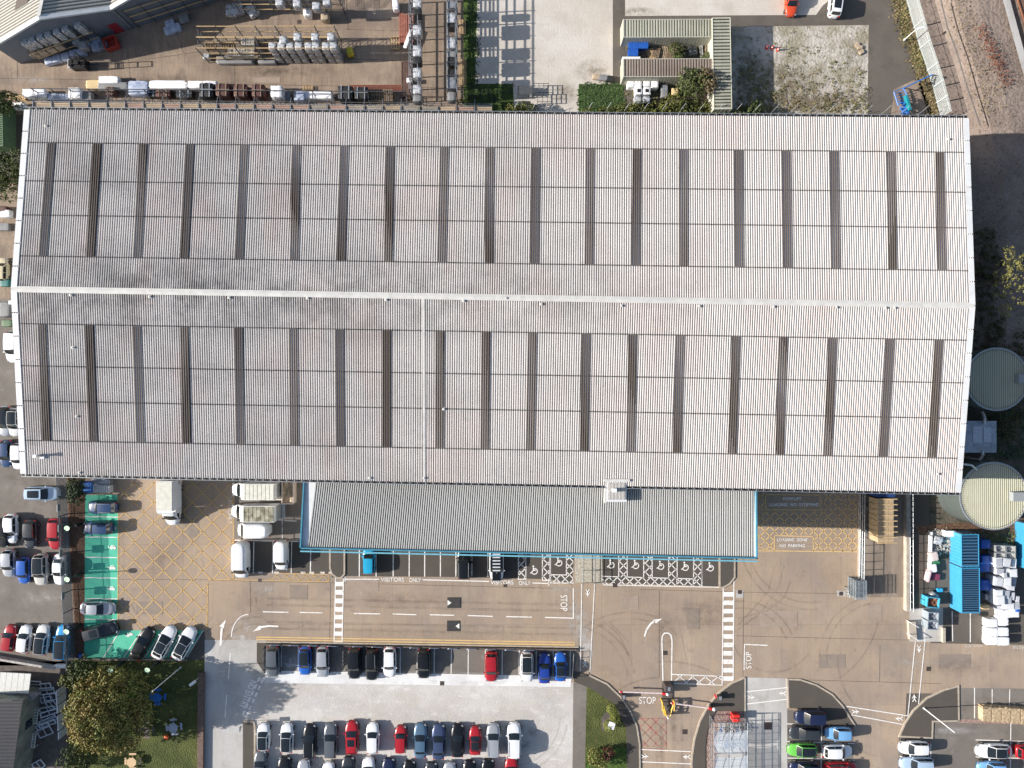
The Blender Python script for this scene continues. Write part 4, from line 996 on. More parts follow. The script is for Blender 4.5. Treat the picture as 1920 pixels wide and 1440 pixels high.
# ------------------------------------------------------------------ shipping containers
def container(px, py, L_, W_, Ht, rz, mside, mroof, mgroove, label, rib=.36, door=True, z0=0.0, group=None):
    c = P(px, py, z0 + Ht)
    s = empty('shipping_container', (c.x, c.y, z0), R(rz), label, 'shipping container', group)
    b = MB(); b.box(0, 0, Ht / 2, L_ - .1, W_ - .1, Ht - .1)
    n = int(L_ / rib)
    for i in range(n):
        x = -L_ / 2 + (i + .5) * L_ / n
        for sy in (-1, 1): b.box(x, sy * (W_ / 2 - .03), Ht / 2, L_ / n * .5, .05, Ht - .3)
    for i in range(int(W_ / rib)):
        y = -W_ / 2 + (i + .5) * W_ / int(W_ / rib)
        b.box(-L_ / 2 + .03, y, Ht / 2, .05, rib * .5, Ht - .3)
    b.build('side_wall', mside, s)
    b = MB(); corr(b, (-L_ / 2 + .1, -W_ / 2 + .08, Ht), (L_ / 2 - .1, -W_ / 2 + .08, Ht), (L_ / 2 - .1, W_ / 2 - .08, Ht), (-L_ / 2 + .1, W_ / 2 - .08, Ht), n, .05, None, top=.5, side=.1)
    b.build('roof', [mroof, mgroove, mgroove], s)
    b = MB()
    for sx in (-1, 1):
        b.box(sx * (L_ / 2 - .06), 0, Ht + .0, .12, W_, .1); b.box(sx * (L_ / 2 - .06), 0, .1, .12, W_, .16)
        for sy in (-1, 1): b.box(sx * (L_ / 2 - .06), sy * (W_ / 2 - .06), Ht / 2, .13, .13, Ht)
    for sy in (-1, 1): b.box(0, sy * (W_ / 2 - .04), Ht - .02, L_, .07, .12); b.box(0, sy * (W_ / 2 - .04), .1, L_, .07, .16)
    b.build('corner_frame', mside, s)
    if door:
        b = MB()
        for y in (-W_ * .38, -W_ * .12, W_ * .12, W_ * .38): b.tube((L_ / 2 + .03, y, .2), (L_ / 2 + .03, y, Ht - .2), .025, 6)
        b.build('door_bar', GREYSTEEL, s)
    return s
CRM = roof_mat('cream_container', (.40, .40, .33), (.16, .16, .11), False, amt=.95)
CRW = mat('cream_container_side', (.50, .49, .41), .6, var=.12)
CRG = roof_mat('mossy_container_groove', (.07, .07, .05), (.06, .06, .045), False)
BRM = roof_mat('brown_container_roof', (.29, .245, .21), (.15, .11, .09), False, amt=.95)
GC = 'shipping containers in the weedy enclosure'
container(1254, 53, 12.19, 2.44, 2.6, .2, CRW, CRM, CRG, 'cream container with greenish roof, top of the three in the enclosure', group=GC)
container(1254, 127, 12.19, 2.44, 2.6, .2, CRW, BRM, CRG, 'cream container with streaked brown roof between bins and white bags', group=GC)
container(1354, 119, 12.19, 2.44, 2.9, 91.0, CRW, CRM, CRG, 'cream container standing end on, casting a shadow over weedy gravel', rib=.45, group=GC)
BLM = roof_mat('blue_container_roof', (.028, .105, .20), (.09, .10, .14), False, amt=.5)
BLW = mat('blue_container_side', (.05, .29, .50), .45, var=.08)
BLG = roof_mat('blue_container_groove', (.02, .08, .15), (.02, .04, .06), False)
GB = 'blue containers in the compound'
container(1819, 1032, 4.3, 2.35, 2.6, 90.5, BLW, BLM, BLG, 'shorter blue container with smooth ribs at the back of the compound', rib=.42, group=GB)
container(1820, 1107, 6.06, 2.44, 2.6, 90.5, BLW, BLM, BLG, 'longer blue container with red stained roof and side vent', rib=.3, group=GB)
container(1946, 1026, 6.06, 2.44, 2.6, 91, BLW, BLM, BLG, 'blue container cut off by the right edge of the photo', rib=.3, group=GB)
GRW = mat('dark_green_paint', (.10, .17, .09), .6, var=.15)
container(-12, 232, 6.06, 2.44, 2.6, 91, GRW, GRW, GRW, 'green container at the left edge beside the factory corner', rib=.3)
def box_obj(name, px, py, h0, sx, sy, sz, m, label, cat, rz=0, group=None, taper=1.0):
    c = P(px, py, h0 + sz)
    b = MB(); b.box(0, 0, sz / 2, sx, sy, sz, taper=taper)
    o = b.build(name, m, None, False, (c.x, c.y, h0), R(rz)); tag(o, label, cat, group); return o
# ------------------------------------------------------------------ vehicles
GLASS = mat('dark_car_glass', (.012, .016, .018), .06, var=.1, spec=.9)
TYRE_M = mat('tyre_rubber', (.018, .018, .018), .85, var=.2)
RIM_M = mat('alloy_rim', (.35, .36, .38), .35, .8)
LAMP_M = mat('headlamp_lens', (.30, .31, .33), .12, .2)
TAIL_M = mat('red_lamp_lens', (.45, .02, .02), .2)
BLKPL = mat('black_trim', (.02, .02, .022), .45)
PAINTS = {}
def paint(c):
    if c not in PAINTS:
        col = {'white': (.74, .75, .76), 'offwhite': (.64, .64, .62), 'silver': (.42, .44, .47), 'grey': (.13, .145, .16), 'dkgrey': (.03, .034, .04), 'black': (.006, .006, .007),
               'red': (.36, .012, .02), 'orange': (.62, .065, .02), 'blue': (.015, .10, .42), 'bright': (.01, .27, .62), 'cyan': (.02, .34, .56), 'navy': (.012, .018, .055), 'royal': (.015, .045, .27),
               'steel': (.11, .19, .28), 'slate': (.06, .085, .17), 'sky': (.16, .36, .62), 'green': (.13, .47, .07), 'cream': (.62, .54, .36), 'midblue': (.018, .05, .13), 'beige': (.50, .49, .45), 'lightblue': (.36, .47, .60)}[c]
        PAINTS[c] = mat('paint_' + c, col, .32 if c not in ('white', 'offwhite') else .38, .35 if c in ('silver', 'steel', 'grey', 'slate') else .0, var=.03, scale=.8, coat=.4, bump=0)
    return PAINTS[c]

#        L    W    H    belt cowl  wtop  rtop  rbot  hood  roofw
KINDS = {
 'hatch': (4.15, 1.78, 1.47, .93, .42, .14, -.74, -.90, .80, .62),
 'small': (3.75, 1.68, 1.50, .95, .46, .20, -.80, -.93, .84, .62),
 'sedan': (4.70, 1.84, 1.44, .92, .36, .08, -.46, -.72, .80, .60),
 'coupe': (4.75, 1.88, 1.45, .94, .42, .04, -.52, -.84, .78, .60),
 'suv':   (4.55, 1.88, 1.66, 1.02, .44, .18, -.80, -.93, .92, .66),
 'estate':(4.75, 1.84, 1.48, .93, .38, .10, -.78, -.93, .82, .62),
}
TS = [-1, -.99, -.965, -.92, -.85, -.75, -.6, -.4, -.2, 0, .2, .4, .55, .68, .79, .87, .93, .97, .99, 1]
def lerpt(tab, t):
    for (a, va), (b, vb) in zip(tab, tab[1:]):
        if t <= b: return va + (vb - va) * (t - a) / (b - a) if b > a else vb
    return tab[-1][1]
def plan(t, front=1.0):
    e = 4.6 if t > 0 else 7.0
    return max(.0, 1 - abs(t) ** e * (1.0 if abs(t) < .999 else .985)) ** (1 / 2.6) if abs(t) > .3 else 1.0
def body_mesh(L_, W_, ztab, topk=.80, tall=False, name='body'):
    b = MB(); prof = []
    for t in TS:
        w = W_ / 2 * max(.52, plan(t)) ; zt = lerpt(ztab, t); x = t * L_ / 2
        if abs(t) == 1: w *= .92
        zb = .24
        if tall:
            pr = [(w * .92, zb), (w, .5), (w, zt * .55), (w * .96, zt * .85), (w * .88, zt - .05), (w * .55, zt), (0, zt + .015)]
        else:
            pr = [(w * .92, zb), (w, zb + .2), (w * 1.0, zt * .62), (w * .97, zt - .14), (w * .90, zt - .035), (w * .55, zt + .01), (0, zt + .03)]
        ring = [(x, y, z) for y, z in pr] + [(x, -y, z) for y, z in pr[-2::-1]]
        prof.append(ring)
    m = len(prof[0])
    for r in prof: b.v += r
    for i in range(len(prof) - 1):
        for k in range(m - 1):
            a = i * m + k; b.f.append((a, a + m, a + m + 1, a + 1)); b.m.append(0)
        b.f.append((i * m + m - 1, (i + 1) * m + m - 1, (i + 1) * m, i * m)); b.m.append(0)
    b.f.append(tuple(range(m))); b.m.append(0)
    b.f.append(tuple((len(prof) - 1) * m + m - 1 - i for i in range(m))); b.m.append(0)
    return b.mesh(name, paint('white'), True)
def panel_mesh(name, fn, u0, u1, v0, v1, off, m, nu=6, nv=4, trap=0.0):
    b = MB()
    def g(u, v):
        uu = u0 + (u1 - u0) * u; vv = v0 + (v1 - v0) * v
        e = 1e-3
        p = fn(uu, vv); n = (fn(uu + e, vv) - p).cross(fn(uu, vv + e) - p)
        if n.length > 0: n.normalize()
        if n.z < 0 and abs(n.z) > .05: n = -n
        return p + n * off
    b.grid(g, nu, nv)
    return b.mesh(name, m, True)
PROTO = {}
def car_proto(kind):
    if kind in PROTO: return PROTO[kind]
    L_, W_, H_, zb, cowl, wtop, rtop, rbot, hood, rw = KINDS[kind]
    h = L_ / 2
    deck = zb + .02 if kind in ('sedan', 'coupe') else zb
    ztab = [(-1, .62), (-.985, .80), (-.95, deck - .06 if kind in ('sedan', 'coupe') else zb - .03), (-.85, deck), (-.3, zb), (cowl, zb), (.80, hood), (.93, hood - .10), (.985, hood - .24), (1, .50)]
    parts = {}
    parts['body'] = body_mesh(L_, W_, ztab)
    bw = W_ / 2 * .90; tw = W_ / 2 * (rw + .12)
    zr = H_ - .03
    bulge = .10
    def front(u, v):   # u across -1..1, v 0 bottom 1 top
        y = u * (bw * (1 - v) + tw * v) * .97
        x = (cowl * (1 - v) + wtop * v) * h + bulge * (1 - u * u) * (1 - v * .4)
        z = (zb + .0) * (1 - v) + zr * v + .035 * (1 - u * u) * v + .06 * v * (1 - v)
        return Vector((x, y, z))
    def rear(u, v):
        y = u * (bw * .93 * (1 - v) + tw * .95 * v) * .97
        x = (rbot * (1 - v) + rtop * v) * h - bulge * .6 * (1 - u * u)
        z = (zb - .01) * (1 - v) + zr * v + .035 * (1 - u * u) * v
        return Vector((x, y, z))
    def top(u, v):     # v 0 rear 1 front
        f_, r_ = front(u, 1), rear(u, 1)
        p = r_.lerp(f_, v); p.z += .05 * math.sin(math.pi * v)
        p.y *= 1 + .02 * math.sin(math.pi * v)
        return p
    def side(sg):
        def f_(u, v):  # u 0 rear 1 front, v 0 bottom 1 top
            a = rear(sg, 0).lerp(front(sg, 0), u); c = top(sg, u)
            a.y = sg * (abs(a.y) + .05 * math.sin(math.pi * u))
            p = a.lerp(c, v); p.y += sg * .03 * math.sin(math.pi * v)
            return p
        return f_
    b = MB()
    b.grid(lambda u, v: front(u * 2 - 1, v), 8, 4); b.grid(lambda u, v: rear(1 - u * 2, v), 8, 4)
    b.grid(lambda u, v: top(1 - 2 * u, 1 - v), 8, 8)
    b.grid(lambda u, v: side(1)(1 - u, v), 8, 3); b.grid(lambda u, v: side(-1)(u, v), 8, 3)
    parts['cabin'] = b.mesh('cabin', paint('white'), True)
    parts['windscreen'] = panel_mesh('windscreen', front, -.90, .90, .04, .97, .012, GLASS)
    parts['rear_window'] = panel_mesh('rear_window', rear, .84, -.84, .18, .92, .012, GLASS)
    for sg in (1, -1):
        b = MB(); fn = side(sg)
        for (ua, ub) in ((.05, .47), (.50, .90)):
            def g(u, v, ua=ua, ub=ub):
                vv = .14 + .72 * v; uu = ua + (ub - ua) * u
                p = fn(uu, vv); p.y += sg * .014; p.z += .006; return p
            b.grid(g, 4, 2)
        parts['side_window_%d' % sg] = b.mesh('side_window', GLASS, True)
    parts['roof_glass'] = panel_mesh('roof_glass', lambda u, v: top(u, v), -.93, .93, .02, .985, .012, GLASS, 8, 8)
    parts['sunroof'] = panel_mesh('sunroof', lambda u, v: top(u, v), -.72, .72, .42, .86, .012, GLASS, 4, 4)
    parts['sunroof_long'] = panel_mesh('sunroof', lambda u, v: top(u, v), -.74, .74, .22, .9, .012, GLASS, 4, 6)
    b = MB()
    for sg in (1, -1):
        pts = [top(sg * .93, v) + Vector((0, 0, .045)) for v in (.06, .25, .5, .75, .92)]
        for p_, q_ in zip(pts, pts[1:]): b.tube(p_, q_, .025, 5)
    parts['roof_rails'] = b.mesh('roof_rails', GREYSTEEL)
    for sg in (1, -1):
        b = MB(); x = h * .90; y = W_ / 2 * .66 * sg
        b.box(h * .885, W_ / 2 * .64 * sg, hood - .15, .26, .30, .12, rot=-sg * .55); parts['headlight_%d' % sg] = b.mesh('headlight', LAMP_M)
        b = MB(); b.box(-h * .935, W_ / 2 * .70 * sg, zb - .17, .12, .24, .20, rot=sg * .35); parts['taillight_%d' % sg] = b.mesh('taillight', TAIL_M)
        b = MB(); b.box(h * (cowl - .10), sg * (W_ / 2 + .06), zb + .06, .14, .20, .13); parts['wing_mirror_%d' % sg] = b.mesh('wing_mirror', paint('white'))
    b = MB(); r = .33 if kind != 'suv' else .37
    b.tube((0, -.11, 0), (0, .11, 0), r, 16); parts['wheel'] = b.mesh('wheel', TYRE_M)
    b = MB(); b.tube((0, -.118, 0), (0, .118, 0), r * .62, 12); parts['rim'] = b.mesh('rim', RIM_M)
    parts['_w'] = (L_ * .30, W_ / 2 - .10, r)
    b = MB(); b.box(h * .965, 0, .42, .14, W_ * .5, .18); parts['number_plate_surround'] = b.mesh('grille', BLKPL)
    PROTO[kind] = parts
    return parts
def link_part(name, me, parent, m=None, loc=None):
    o = bpy.data.objects.new(name, me); COL.objects.link(o); o.parent = parent
    if loc: o.location = loc
    if m is not None:
        o.material_slots[0].link = 'OBJECT'; o.material_slots[0].material = m
    return o
def car(kind, px, py, ang, colour, label, roof=None, length=None, group='parked cars', full=True, name='parked_car', open_door=False):
    pr = car_proto(kind); L_ = KINDS[kind][0]
    c = P(px, py, 1.0)
    e = empty(name, (c.x, c.y, 0.03), R(ang), label, 'car', group)
    if length:
        s = length * (H - 1.0) / F / L_; e.scale = (s, (1 + s) / 2, 1)
    p = paint(colour)
    link_part('body', pr['body'], e, p); link_part('cabin', pr['cabin'], e, p if roof != 'black2' else paint('black'))
    link_part('windscreen', pr['windscreen'], e); link_part('rear_window', pr['rear_window'], e)
    for sg in (1, -1):
        link_part('side_window', pr['side_window_%d' % sg], e); link_part('headlight', pr['headlight_%d' % sg], e)
        link_part('taillight', pr['taillight_%d' % sg], e); link_part('wing_mirror', pr['wing_mirror_%d' % sg], e, p)
    link_part('grille', pr['number_plate_surround'], e)
    wx, wy, wr = pr['_w']
    for sx in (1, -1):
        for sy in (1, -1):
            w = link_part('wheel', pr['wheel'], e, None, (sx * wx, sy * wy, wr)); link_part('rim', pr['rim'], w)
    if roof in ('glass', 'black2'): link_part('roof_glass', pr['roof_glass'], e)
    if roof in ('sun', 'sunrails'): link_part('sunroof', pr['sunroof'], e)
    if roof == 'sunlong': link_part('sunroof', pr['sunroof_long'], e)
    if roof in ('rails', 'sunrails', 'darkrails'): link_part('roof_rails', pr['roof_rails'], e)
    if open_door:
        b = MB(); b.box(-.45, .05, .75, .9, .07, .62); b.box(-.5, .02, 1.2, .75, .05, .34)
        o = b.build('open_door', p, e); o.location = (.42, -.92, 0); o.rotation_euler = (0, 0, R(40))
    return e
U, D_, LF, RT = 90, -90, 180, 0
W1 = 'cars in the west car park'
CARS = [
 # west car park
 ('estate', 76, 926, RT, 'lightblue', 'pale blue car with white roof and wide sunroof, parked sideways alone', 'sunlong', 68, W1),
 ('hatch', 18, 992, D_, 'white', 'white hatchback left of the dark grey one, upper row of the west park', None, 56, W1),
 ('hatch', 55, 1002, D_, 'dkgrey', 'dark grey hatchback between a white and a red car', None, 54, W1),
 ('hatch', 101, 1002, D_, 'red', 'dark red hatchback beside the fence in the west park', None, 59, W1),
 ('hatch', 14, 1057, D_, 'silver', 'silver hatchback left of the small blue car', None, 53, W1),
 ('small', 43, 1071, D_, 'blue', 'small plain blue hatchback between two silver cars', None, 50, W1),
 ('suv', 75, 1069, D_, 'beige', 'pale silver car with black roof in the west park', 'glass', 60, W1),
 ('sedan', 110, 1069, D_, 'white', 'white saloon close to the fence, middle row', None, 59, W1),
 ('hatch', 15, 1198, 84, 'red', 'bright red hatchback, leftmost of the lower west row', None, 50, W1),
 ('hatch', 44, 1200, 84, 'white', 'white hatchback with white roof beside the bright red one', None, 53, W1),
 ('small', 77, 1201, 84, 'offwhite', 'off-white small car with black roof, lower west row', 'glass', 58, W1),
 ('suv', 116, 1206, 88, 'bright', 'vivid light blue car with dark roof beside the slatted fence', 'glass', 66, W1),
 ('suv', 22, 650, D_, 'white', 'white car half hidden under the roof edge, nearest the ridge', None, 60, W1),
 ('hatch', 7, 790, D_, 'silver', 'silver car cut by the left edge with black interior', 'black2', 58, W1),
 ('hatch', 25, 792, D_, 'offwhite', 'pale car with black roof tucked beside the white roof edge', 'glass', 54, W1),
 ('hatch', 9, 851, D_, 'midblue', 'muted blue hatchback at the left edge of the photo', None, 52, W1),
 ('small', 32, 856, D_, 'white', 'small white car beside the lower corner of the big roof', None, 50, W1),
 ('small', 2, 505, U, 'cream', 'cream rounded old car at the left edge beside the ridge', None, 46, W1),
 ('hatch', 2, 1000, D_, 'black', 'black car mostly outside the left edge', None, 56, W1),
 # EV bays
 ('hatch', 190, 952, LF, 'midblue', 'dark blue hatchback in the topmost green bay', 'rails', 56, 'cars in the green charging bays'),
 ('hatch', 181, 991, LF, 'midblue', 'dark blue hatchback in the second green bay below the first', None, 56, 'cars in the green charging bays'),
 ('sedan', 181, 1142, -1, 'silver', 'silver saloon alone in a lower green bay', None, 66, 'cars in the green charging bays'),
 ('estate', 185, 1185, 14, 'dkgrey', 'dark grey estate parked askew at the green corner', 'sun', 68, 'cars in the green charging bays'),
 ('sedan', 265, 1208, 62, 'black', 'black saloon in a slanted green bay', None, 66, 'cars in the green charging bays'),
 ('coupe', 306, 1206, 62, 'white', 'white glass roofed car, the left one of the slanted pair', 'glass', 68, 'cars in the green charging bays'),
 ('coupe', 344, 1208, 62, 'white', 'white glass roofed car, the right one of the slanted pair', 'glass', 68, 'cars in the green charging bays'),
 # visitors
 ('small', 691, 1052, U, 'cyan', 'bright cyan small car in the first visitor bay', None, 52, 'cars in the visitor bays'),
 ('suv', 870, 1057, U, 'black', 'black people carrier with its left door standing open', 'rails', 62, 'cars in the visitor bays', True),
 # row beside the road
 ('suv', 511, 1242, D_, 'grey', 'grey car at the left end of the row beneath the yellow lines', None, 58, 'cars in the row below the road'),
 ('hatch', 571, 1241, D_, 'blue', 'vivid blue hatchback with black roof in the road side row', 'glass', 54, 'cars in the row below the road'),
 ('hatch', 604, 1243, D_, 'silver', 'silver hatchback left of the footpath gap', None, 58, 'cars in the row below the road'),
 ('suv', 664, 1245, D_, 'black', 'plain black car right of the footpath gap', None, 60, 'cars in the row below the road'),
 ('estate', 696, 1248, D_, 'black', 'black estate with silver roof rails between black and white cars', 'rails', 60, 'cars in the row below the road'),
 ('hatch', 730, 1243, D_, 'white', 'white hatchback with white roof in the road side row', None, 57, 'cars in the row below the road'),
 ('hatch', 794, 1246, D_, 'black', 'lone black hatchback with red lamps, empty bays on both sides', None, 57, 'cars in the row below the road'),
 ('hatch', 921, 1252, D_, 'red', 'red hatchback parked alone in the road side row', None, 57, 'cars in the row below the road'),
 ('suv', 988, 1252, D_, 'white', 'white car with black roof, third from the right end of its row', 'glass', 56, 'cars in the row below the road'),
 ('sedan', 1021, 1255, U, 'royal', 'deep blue saloon between a white and a lighter blue car', None, 56, 'cars in the row below the road'),
 ('sedan', 1051, 1252, U, 'blue', 'blue car with black roof at the right end of its row', 'glass', 54, 'cars in the row below the road'),
]
G1_ = 'front row of cars on the pale gravel'; G2_ = 'cars cut off by the lower edge of the photo'
CARS += [
 ('hatch', 493, 1384, U, 'white', 'white car with black roof at the left end of the gravel row', 'glass', 52, G1_),
 ('hatch', 537, 1386, U, 'white', 'white car with black roof, second on the gravel row', 'glass', 56, G1_),
 ('estate', 580, 1392, U, 'black', 'black estate with rails beside the mid grey saloon on gravel', 'rails', 64, G1_),
 ('estate', 619, 1391, U, 'grey', 'mid grey estate left of the red car with sunroof', None, 66, G1_),
 ('hatch', 659, 1385, U, 'red', 'red car with a small dark sunroof on gravel', 'sun', 62, G1_),
 ('hatch', 698, 1386, U, 'white', 'white hatchback between the two red cars on gravel', None, 58, G1_),
 ('small', 751, 1388, U, 'red', 'small bright red hatchback with red roof on gravel', None, 51, G1_),
 ('sedan', 788, 1391, U, 'steel', 'steel blue saloon right of the small red car', None, 66, G1_),
 ('sedan', 822, 1393, U, 'slate', 'slate blue saloon left of the black one on gravel', None, 66, G1_),
 ('sedan', 858, 1391, U, 'black', 'black saloon between slate blue and red cars', None, 62, G1_),
 ('sedan', 891, 1391, U, 'red', 'red car with black roof beside the silver ribbed one', 'glass', 53, G1_),
 ('suv', 925, 1390, U, 'silver', 'silver car with ribbed roof on the gravel row', 'rails', 63, G1_),
 ('suv', 964, 1390, U, 'white', 'big white car at the right end of the gravel row', 'rails', 67, G1_)]
for x, yt, c, k, l in ((487, 1410, 'grey', 'sedan', 'grey bonnet at the lower edge below the first white car'), (532, 1421, 'black', 'hatch', 'black bonnet at the lower edge below the second white car'), (569, 1426, 'silver', 'hatch', 'silver bonnet at the lower edge below the black estate'),
      (615, 1431, 'white', 'hatch', 'white bonnet tip at the lower edge below the grey estate'), (652, 1421, 'dkgrey', 'hatch', 'dark grey bonnet at the lower edge below the red sunroof car'), (690, 1422, 'white', 'hatch', 'white bonnet at the lower edge below the white hatchback'),
      (728, 1424, 'navy', 'hatch', 'navy bonnet at the lower edge left of the small red car'), (767, 1429, 'black', 'hatch', 'black bonnet at the lower edge between red and steel blue cars'), (808, 1432, 'dkgrey', 'hatch', 'dark bonnet tip at the lower edge below the slate blue car'),
      (843, 1431, 'silver', 'hatch', 'silver bonnet tip at the lower edge below the black saloon'), (880, 1428, 'black', 'hatch', 'black bonnet at the lower edge below the red black roofed car'), (915, 1426, 'black', 'hatch', 'black bonnet at the lower edge below the silver ribbed car'), (959, 1422, 'red', 'hatch', 'red bonnet at the lower edge below the big white car')):
    CARS.append((k, x, yt + 29, U, c, l, None, 58, G2_))
G3_ = 'cars in the east car parks'
CARS += [
 ('suv', 1521, 1346, LF, 'navy', 'navy car at the top of the bay beside the kerbed island', None, 58, G3_),
 ('estate', 1511, 1376, LF, 'dkgrey', 'dark grey estate left of the sky blue hatchback', None, 60, G3_),
 ('hatch', 1574, 1377, LF, 'sky', 'sky blue hatchback right of the dark grey estate', None, 51, G3_),
 ('hatch', 1506, 1408, LF, 'green', 'bright green car with black roof', 'glass', 56, G3_),
 ('hatch', 1572, 1411, RT, 'white', 'white hatchback right of the bright green car', None, 57, G3_),
 ('suv', 1509, 1443, LF, 'navy', 'navy car at the lower edge below the green car', None, 56, G3_),
 ('suv', 1578, 1444, RT, 'red', 'red car at the lower edge below the white hatchback', None, 62, G3_),
 ('hatch', 1716, 1404, LF, 'white', 'white hatchback below the island with the tall lamp', None, 57, G3_),
 ('estate', 1721, 1434, LF, 'lightblue', 'pale blue estate below the white hatchback, lower right', 'rails', 64, G3_),
 ('coupe', 1866, 1410, LF, 'white', 'long white car with black roof near the right edge', 'glass', 67, G3_),
 ('suv', 1933, 1410, RT, 'red', 'red car cut off by the right edge', None, 56, G3_),
 ('hatch', 1862, 1442, LF, 'sky', 'light blue car at the lower edge beneath the long white one', None, 54, G3_),
 ('sedan', 1485, 1, D_, 'orange', 'orange red car at the upper edge on gravel', None, 54, 'cars parked at the upper edge'),
 ('suv', 1568, 4, 83, 'white', 'white car with dark sunroof at the upper edge', 'sunlong', 54, 'cars parked at the upper edge'),
]
for c in CARS:
    k, x, y, a, colr, lab, roof, ln, grp = c[:9]
    car(k, x, y, a, colr, lab, roof, ln, grp, open_door=len(c) > 9)
e = car('suv', 931, 1058, D_, 'white', 'white off-roader with black bonnet and pale slatted roof rack', 'black2', 66, 'cars in the visitor bays')
b = MB()
for i in range(7): b.box(-1.9 + i * .42, 0, 1.74, .16, 1.0, .05)
b.build('roof_rack', mat('pale_roof_slat', (.55, .57, .6), .5), e)
b = MB(); b.box(1.55, 0, 1.0, 1.15, 1.15, .06); b.build('bonnet', paint('black'), e)
# ribbed roof of the silver car gets slats too

# vans
def van(kind, px, py, ang, label, cat='van', boxm=None, length=None):
    c = P(px, py, 2.0)
    e = empty('parked_van', (c.x, c.y, 0.03), R(ang), label, cat, 'white vans and box trucks by the yellow hatching')
    p = paint('white')
    if kind == 'panel':
        L_, W_ = 5.6, 2.02
        zt = [(-1, 2.1), (-.98, 2.32), (-.9, 2.42), (.30, 2.42), (.40, 2.34), (.70, 1.45), (.90, 1.15), (.97, .95), (1, .6)]
    elif kind == 'small_panel':
        L_, W_ = 4.4, 1.82
        zt = [(-1, 1.6), (-.98, 1.78), (-.9, 1.86), (.25, 1.88), (.33, 1.82), (.60, 1.22), (.88, 1.0), (.97, .85), (1, .55)]
    else:
        L_, W_ = 6.4, 2.0
        zt = [(-1, .7), (-.97, .75), (.30, .75), (.31, 2.1), (.46, 2.2), (.50, 2.15), (.72, 1.42), (.90, 1.15), (.98, .95), (1, .6)]
    global TS
    TS0 = TS
    TS = sorted(set(TS + [t for t, _ in zt]))
    me = body_mesh(L_, W_, zt, tall=True); TS = TS0
    s = 1.0
    if length: s = length * (H - 2.0) / F / L_; e.scale = (s, 1, 1)
    link_part('body', me, e, p)
    h = L_ / 2
    a0, a1 = {'panel': (.40, .70), 'small_panel': (.33, .60), 'luton': (.50, .72)}[kind]
    def fr(u, v):
        t = a1 + (a0 - a1) * v; z = lerpt(zt, t) - .03 * u * u * 3
        return Vector((t * h + .1 * (1 - u * u), u * W_ / 2 * (.88 - .08 * v), z + .015))
    b = MB(); b.grid(lambda u, v: fr(u * 2 - 1, .06 + .84 * v), 8, 4)
    b.v = [(x, y, z + .02) for x, y, z in b.v]
    b.build('windscreen', GLASS, e, True)
    for sg in (1, -1):
        b = MB(); zz = lerpt(zt, a0)
        b.face([(a1 * h - .1, sg * (W_ / 2 + .006), 1.15), ((a0 - .06) * h, sg * (W_ / 2 + .006), 1.15), ((a0 - .06) * h, sg * (W_ / 2 * .965), zz * .80), (a0 * h + .12, sg * (W_ / 2 * .965), zz * .80)])
        b.build('side_window', GLASS, e)
        b = MB(); b.box(a1 * h - .1, sg * (W_ / 2 + .14), 1.25, .12, .26, .34); b.build('wing_mirror', BLKPL, e)
        b = MB(); b.box(h * .93, sg * W_ * .36, .85, .3, .3, .2, rot=-sg * .4); b.build('headlight', LAMP_M, e)
        b = MB(); b.box(-h * .985, sg * W_ * .45, 1.0, .08, .14, .4); b.build('taillight', TAIL_M, e)
    for sx in (.62, -.6):
        for sy in (1, -1):
            b = MB(); b.tube((0, -.13, 0), (0, .13, 0), .36, 16); w = b.build('wheel', TYRE_M, e); w.location = (sx * h, sy * (W_ / 2 - .12), .36)
            b = MB(); b.tube((0, -.138, 0), (0, .138, 0), .2, 12); b.build('rim', RIM_M, w)
    if kind == 'luton':
        b = MB(); bl = L_ * .63
        b.box(-h + bl / 2 - .0, 0, 2.0, bl, 2.15, 2.5); 
        b.build('box_body', [p], e)
        b = MB(); b.box(-h + bl / 2, 0, 3.27, bl - .16, 2.0, .06)
        for i in range(8): b.box(-h + .2 + (bl - .4) * i / 7, 0, 3.31, .05, 2.0, .03)
        b.build('box_roof', boxm, e)
        b = MB(); b.grid(lambda u, v: Vector((-h + bl + .62 * math.sin(v * math.pi / 2) - .02, (u * 2 - 1) * 1.04 * (1 - .12 * v * v), 2.2 + 1.04 * math.cos(v * math.pi / 2))), 8, 6)
        b.grid(lambda u, v: Vector((-h + bl + .62 * v - .02, (1 - u * 2) * 1.04 * (1 - .12 * v * v), 2.2)), 8, 4)
        b.build('luton_front', p, e, True)
        b = MB(); b.box(-h - .35, 0, .9, .7, 2.0, .12); b.box(-h - .06, 0, 1.6, .08, 2.0, 1.6); b.build('tail_lift', GREYSTEEL, e)
    return e
DIRTYW = mat('dirty_white_grp', (.60, .60, .53), .6, var=.12, scale=1.5)
MOSSY = mat('mossy_roof_skin', (.30, .27, .15), .9, var=.7, scale=1.3, col2=(.50, .48, .38))
van('luton', 317, 944, D_, 'white box truck parked nose down, alone on the yellow hatching', 'box truck', DIRTYW, 88)
van('luton', 475, 920, LF, 'white box truck with clean pale roof, topmost of the vans', 'box truck', DIRTYW, 92)
van('luton', 474, 961, LF, 'white box truck whose roof is mottled with moss', 'box truck', MOSSY, 92)
van('panel', 471, 996, LF, 'white panel van lying crossways below the mossy box truck', 'van', None, 63)
van('panel', 448, 1053, D_, 'largest white panel van, nose down beside the hatching', 'van', None, 70)
van('small_panel', 523, 1045, D_, 'small white panel van in the white lined bay', 'van', None, 56)
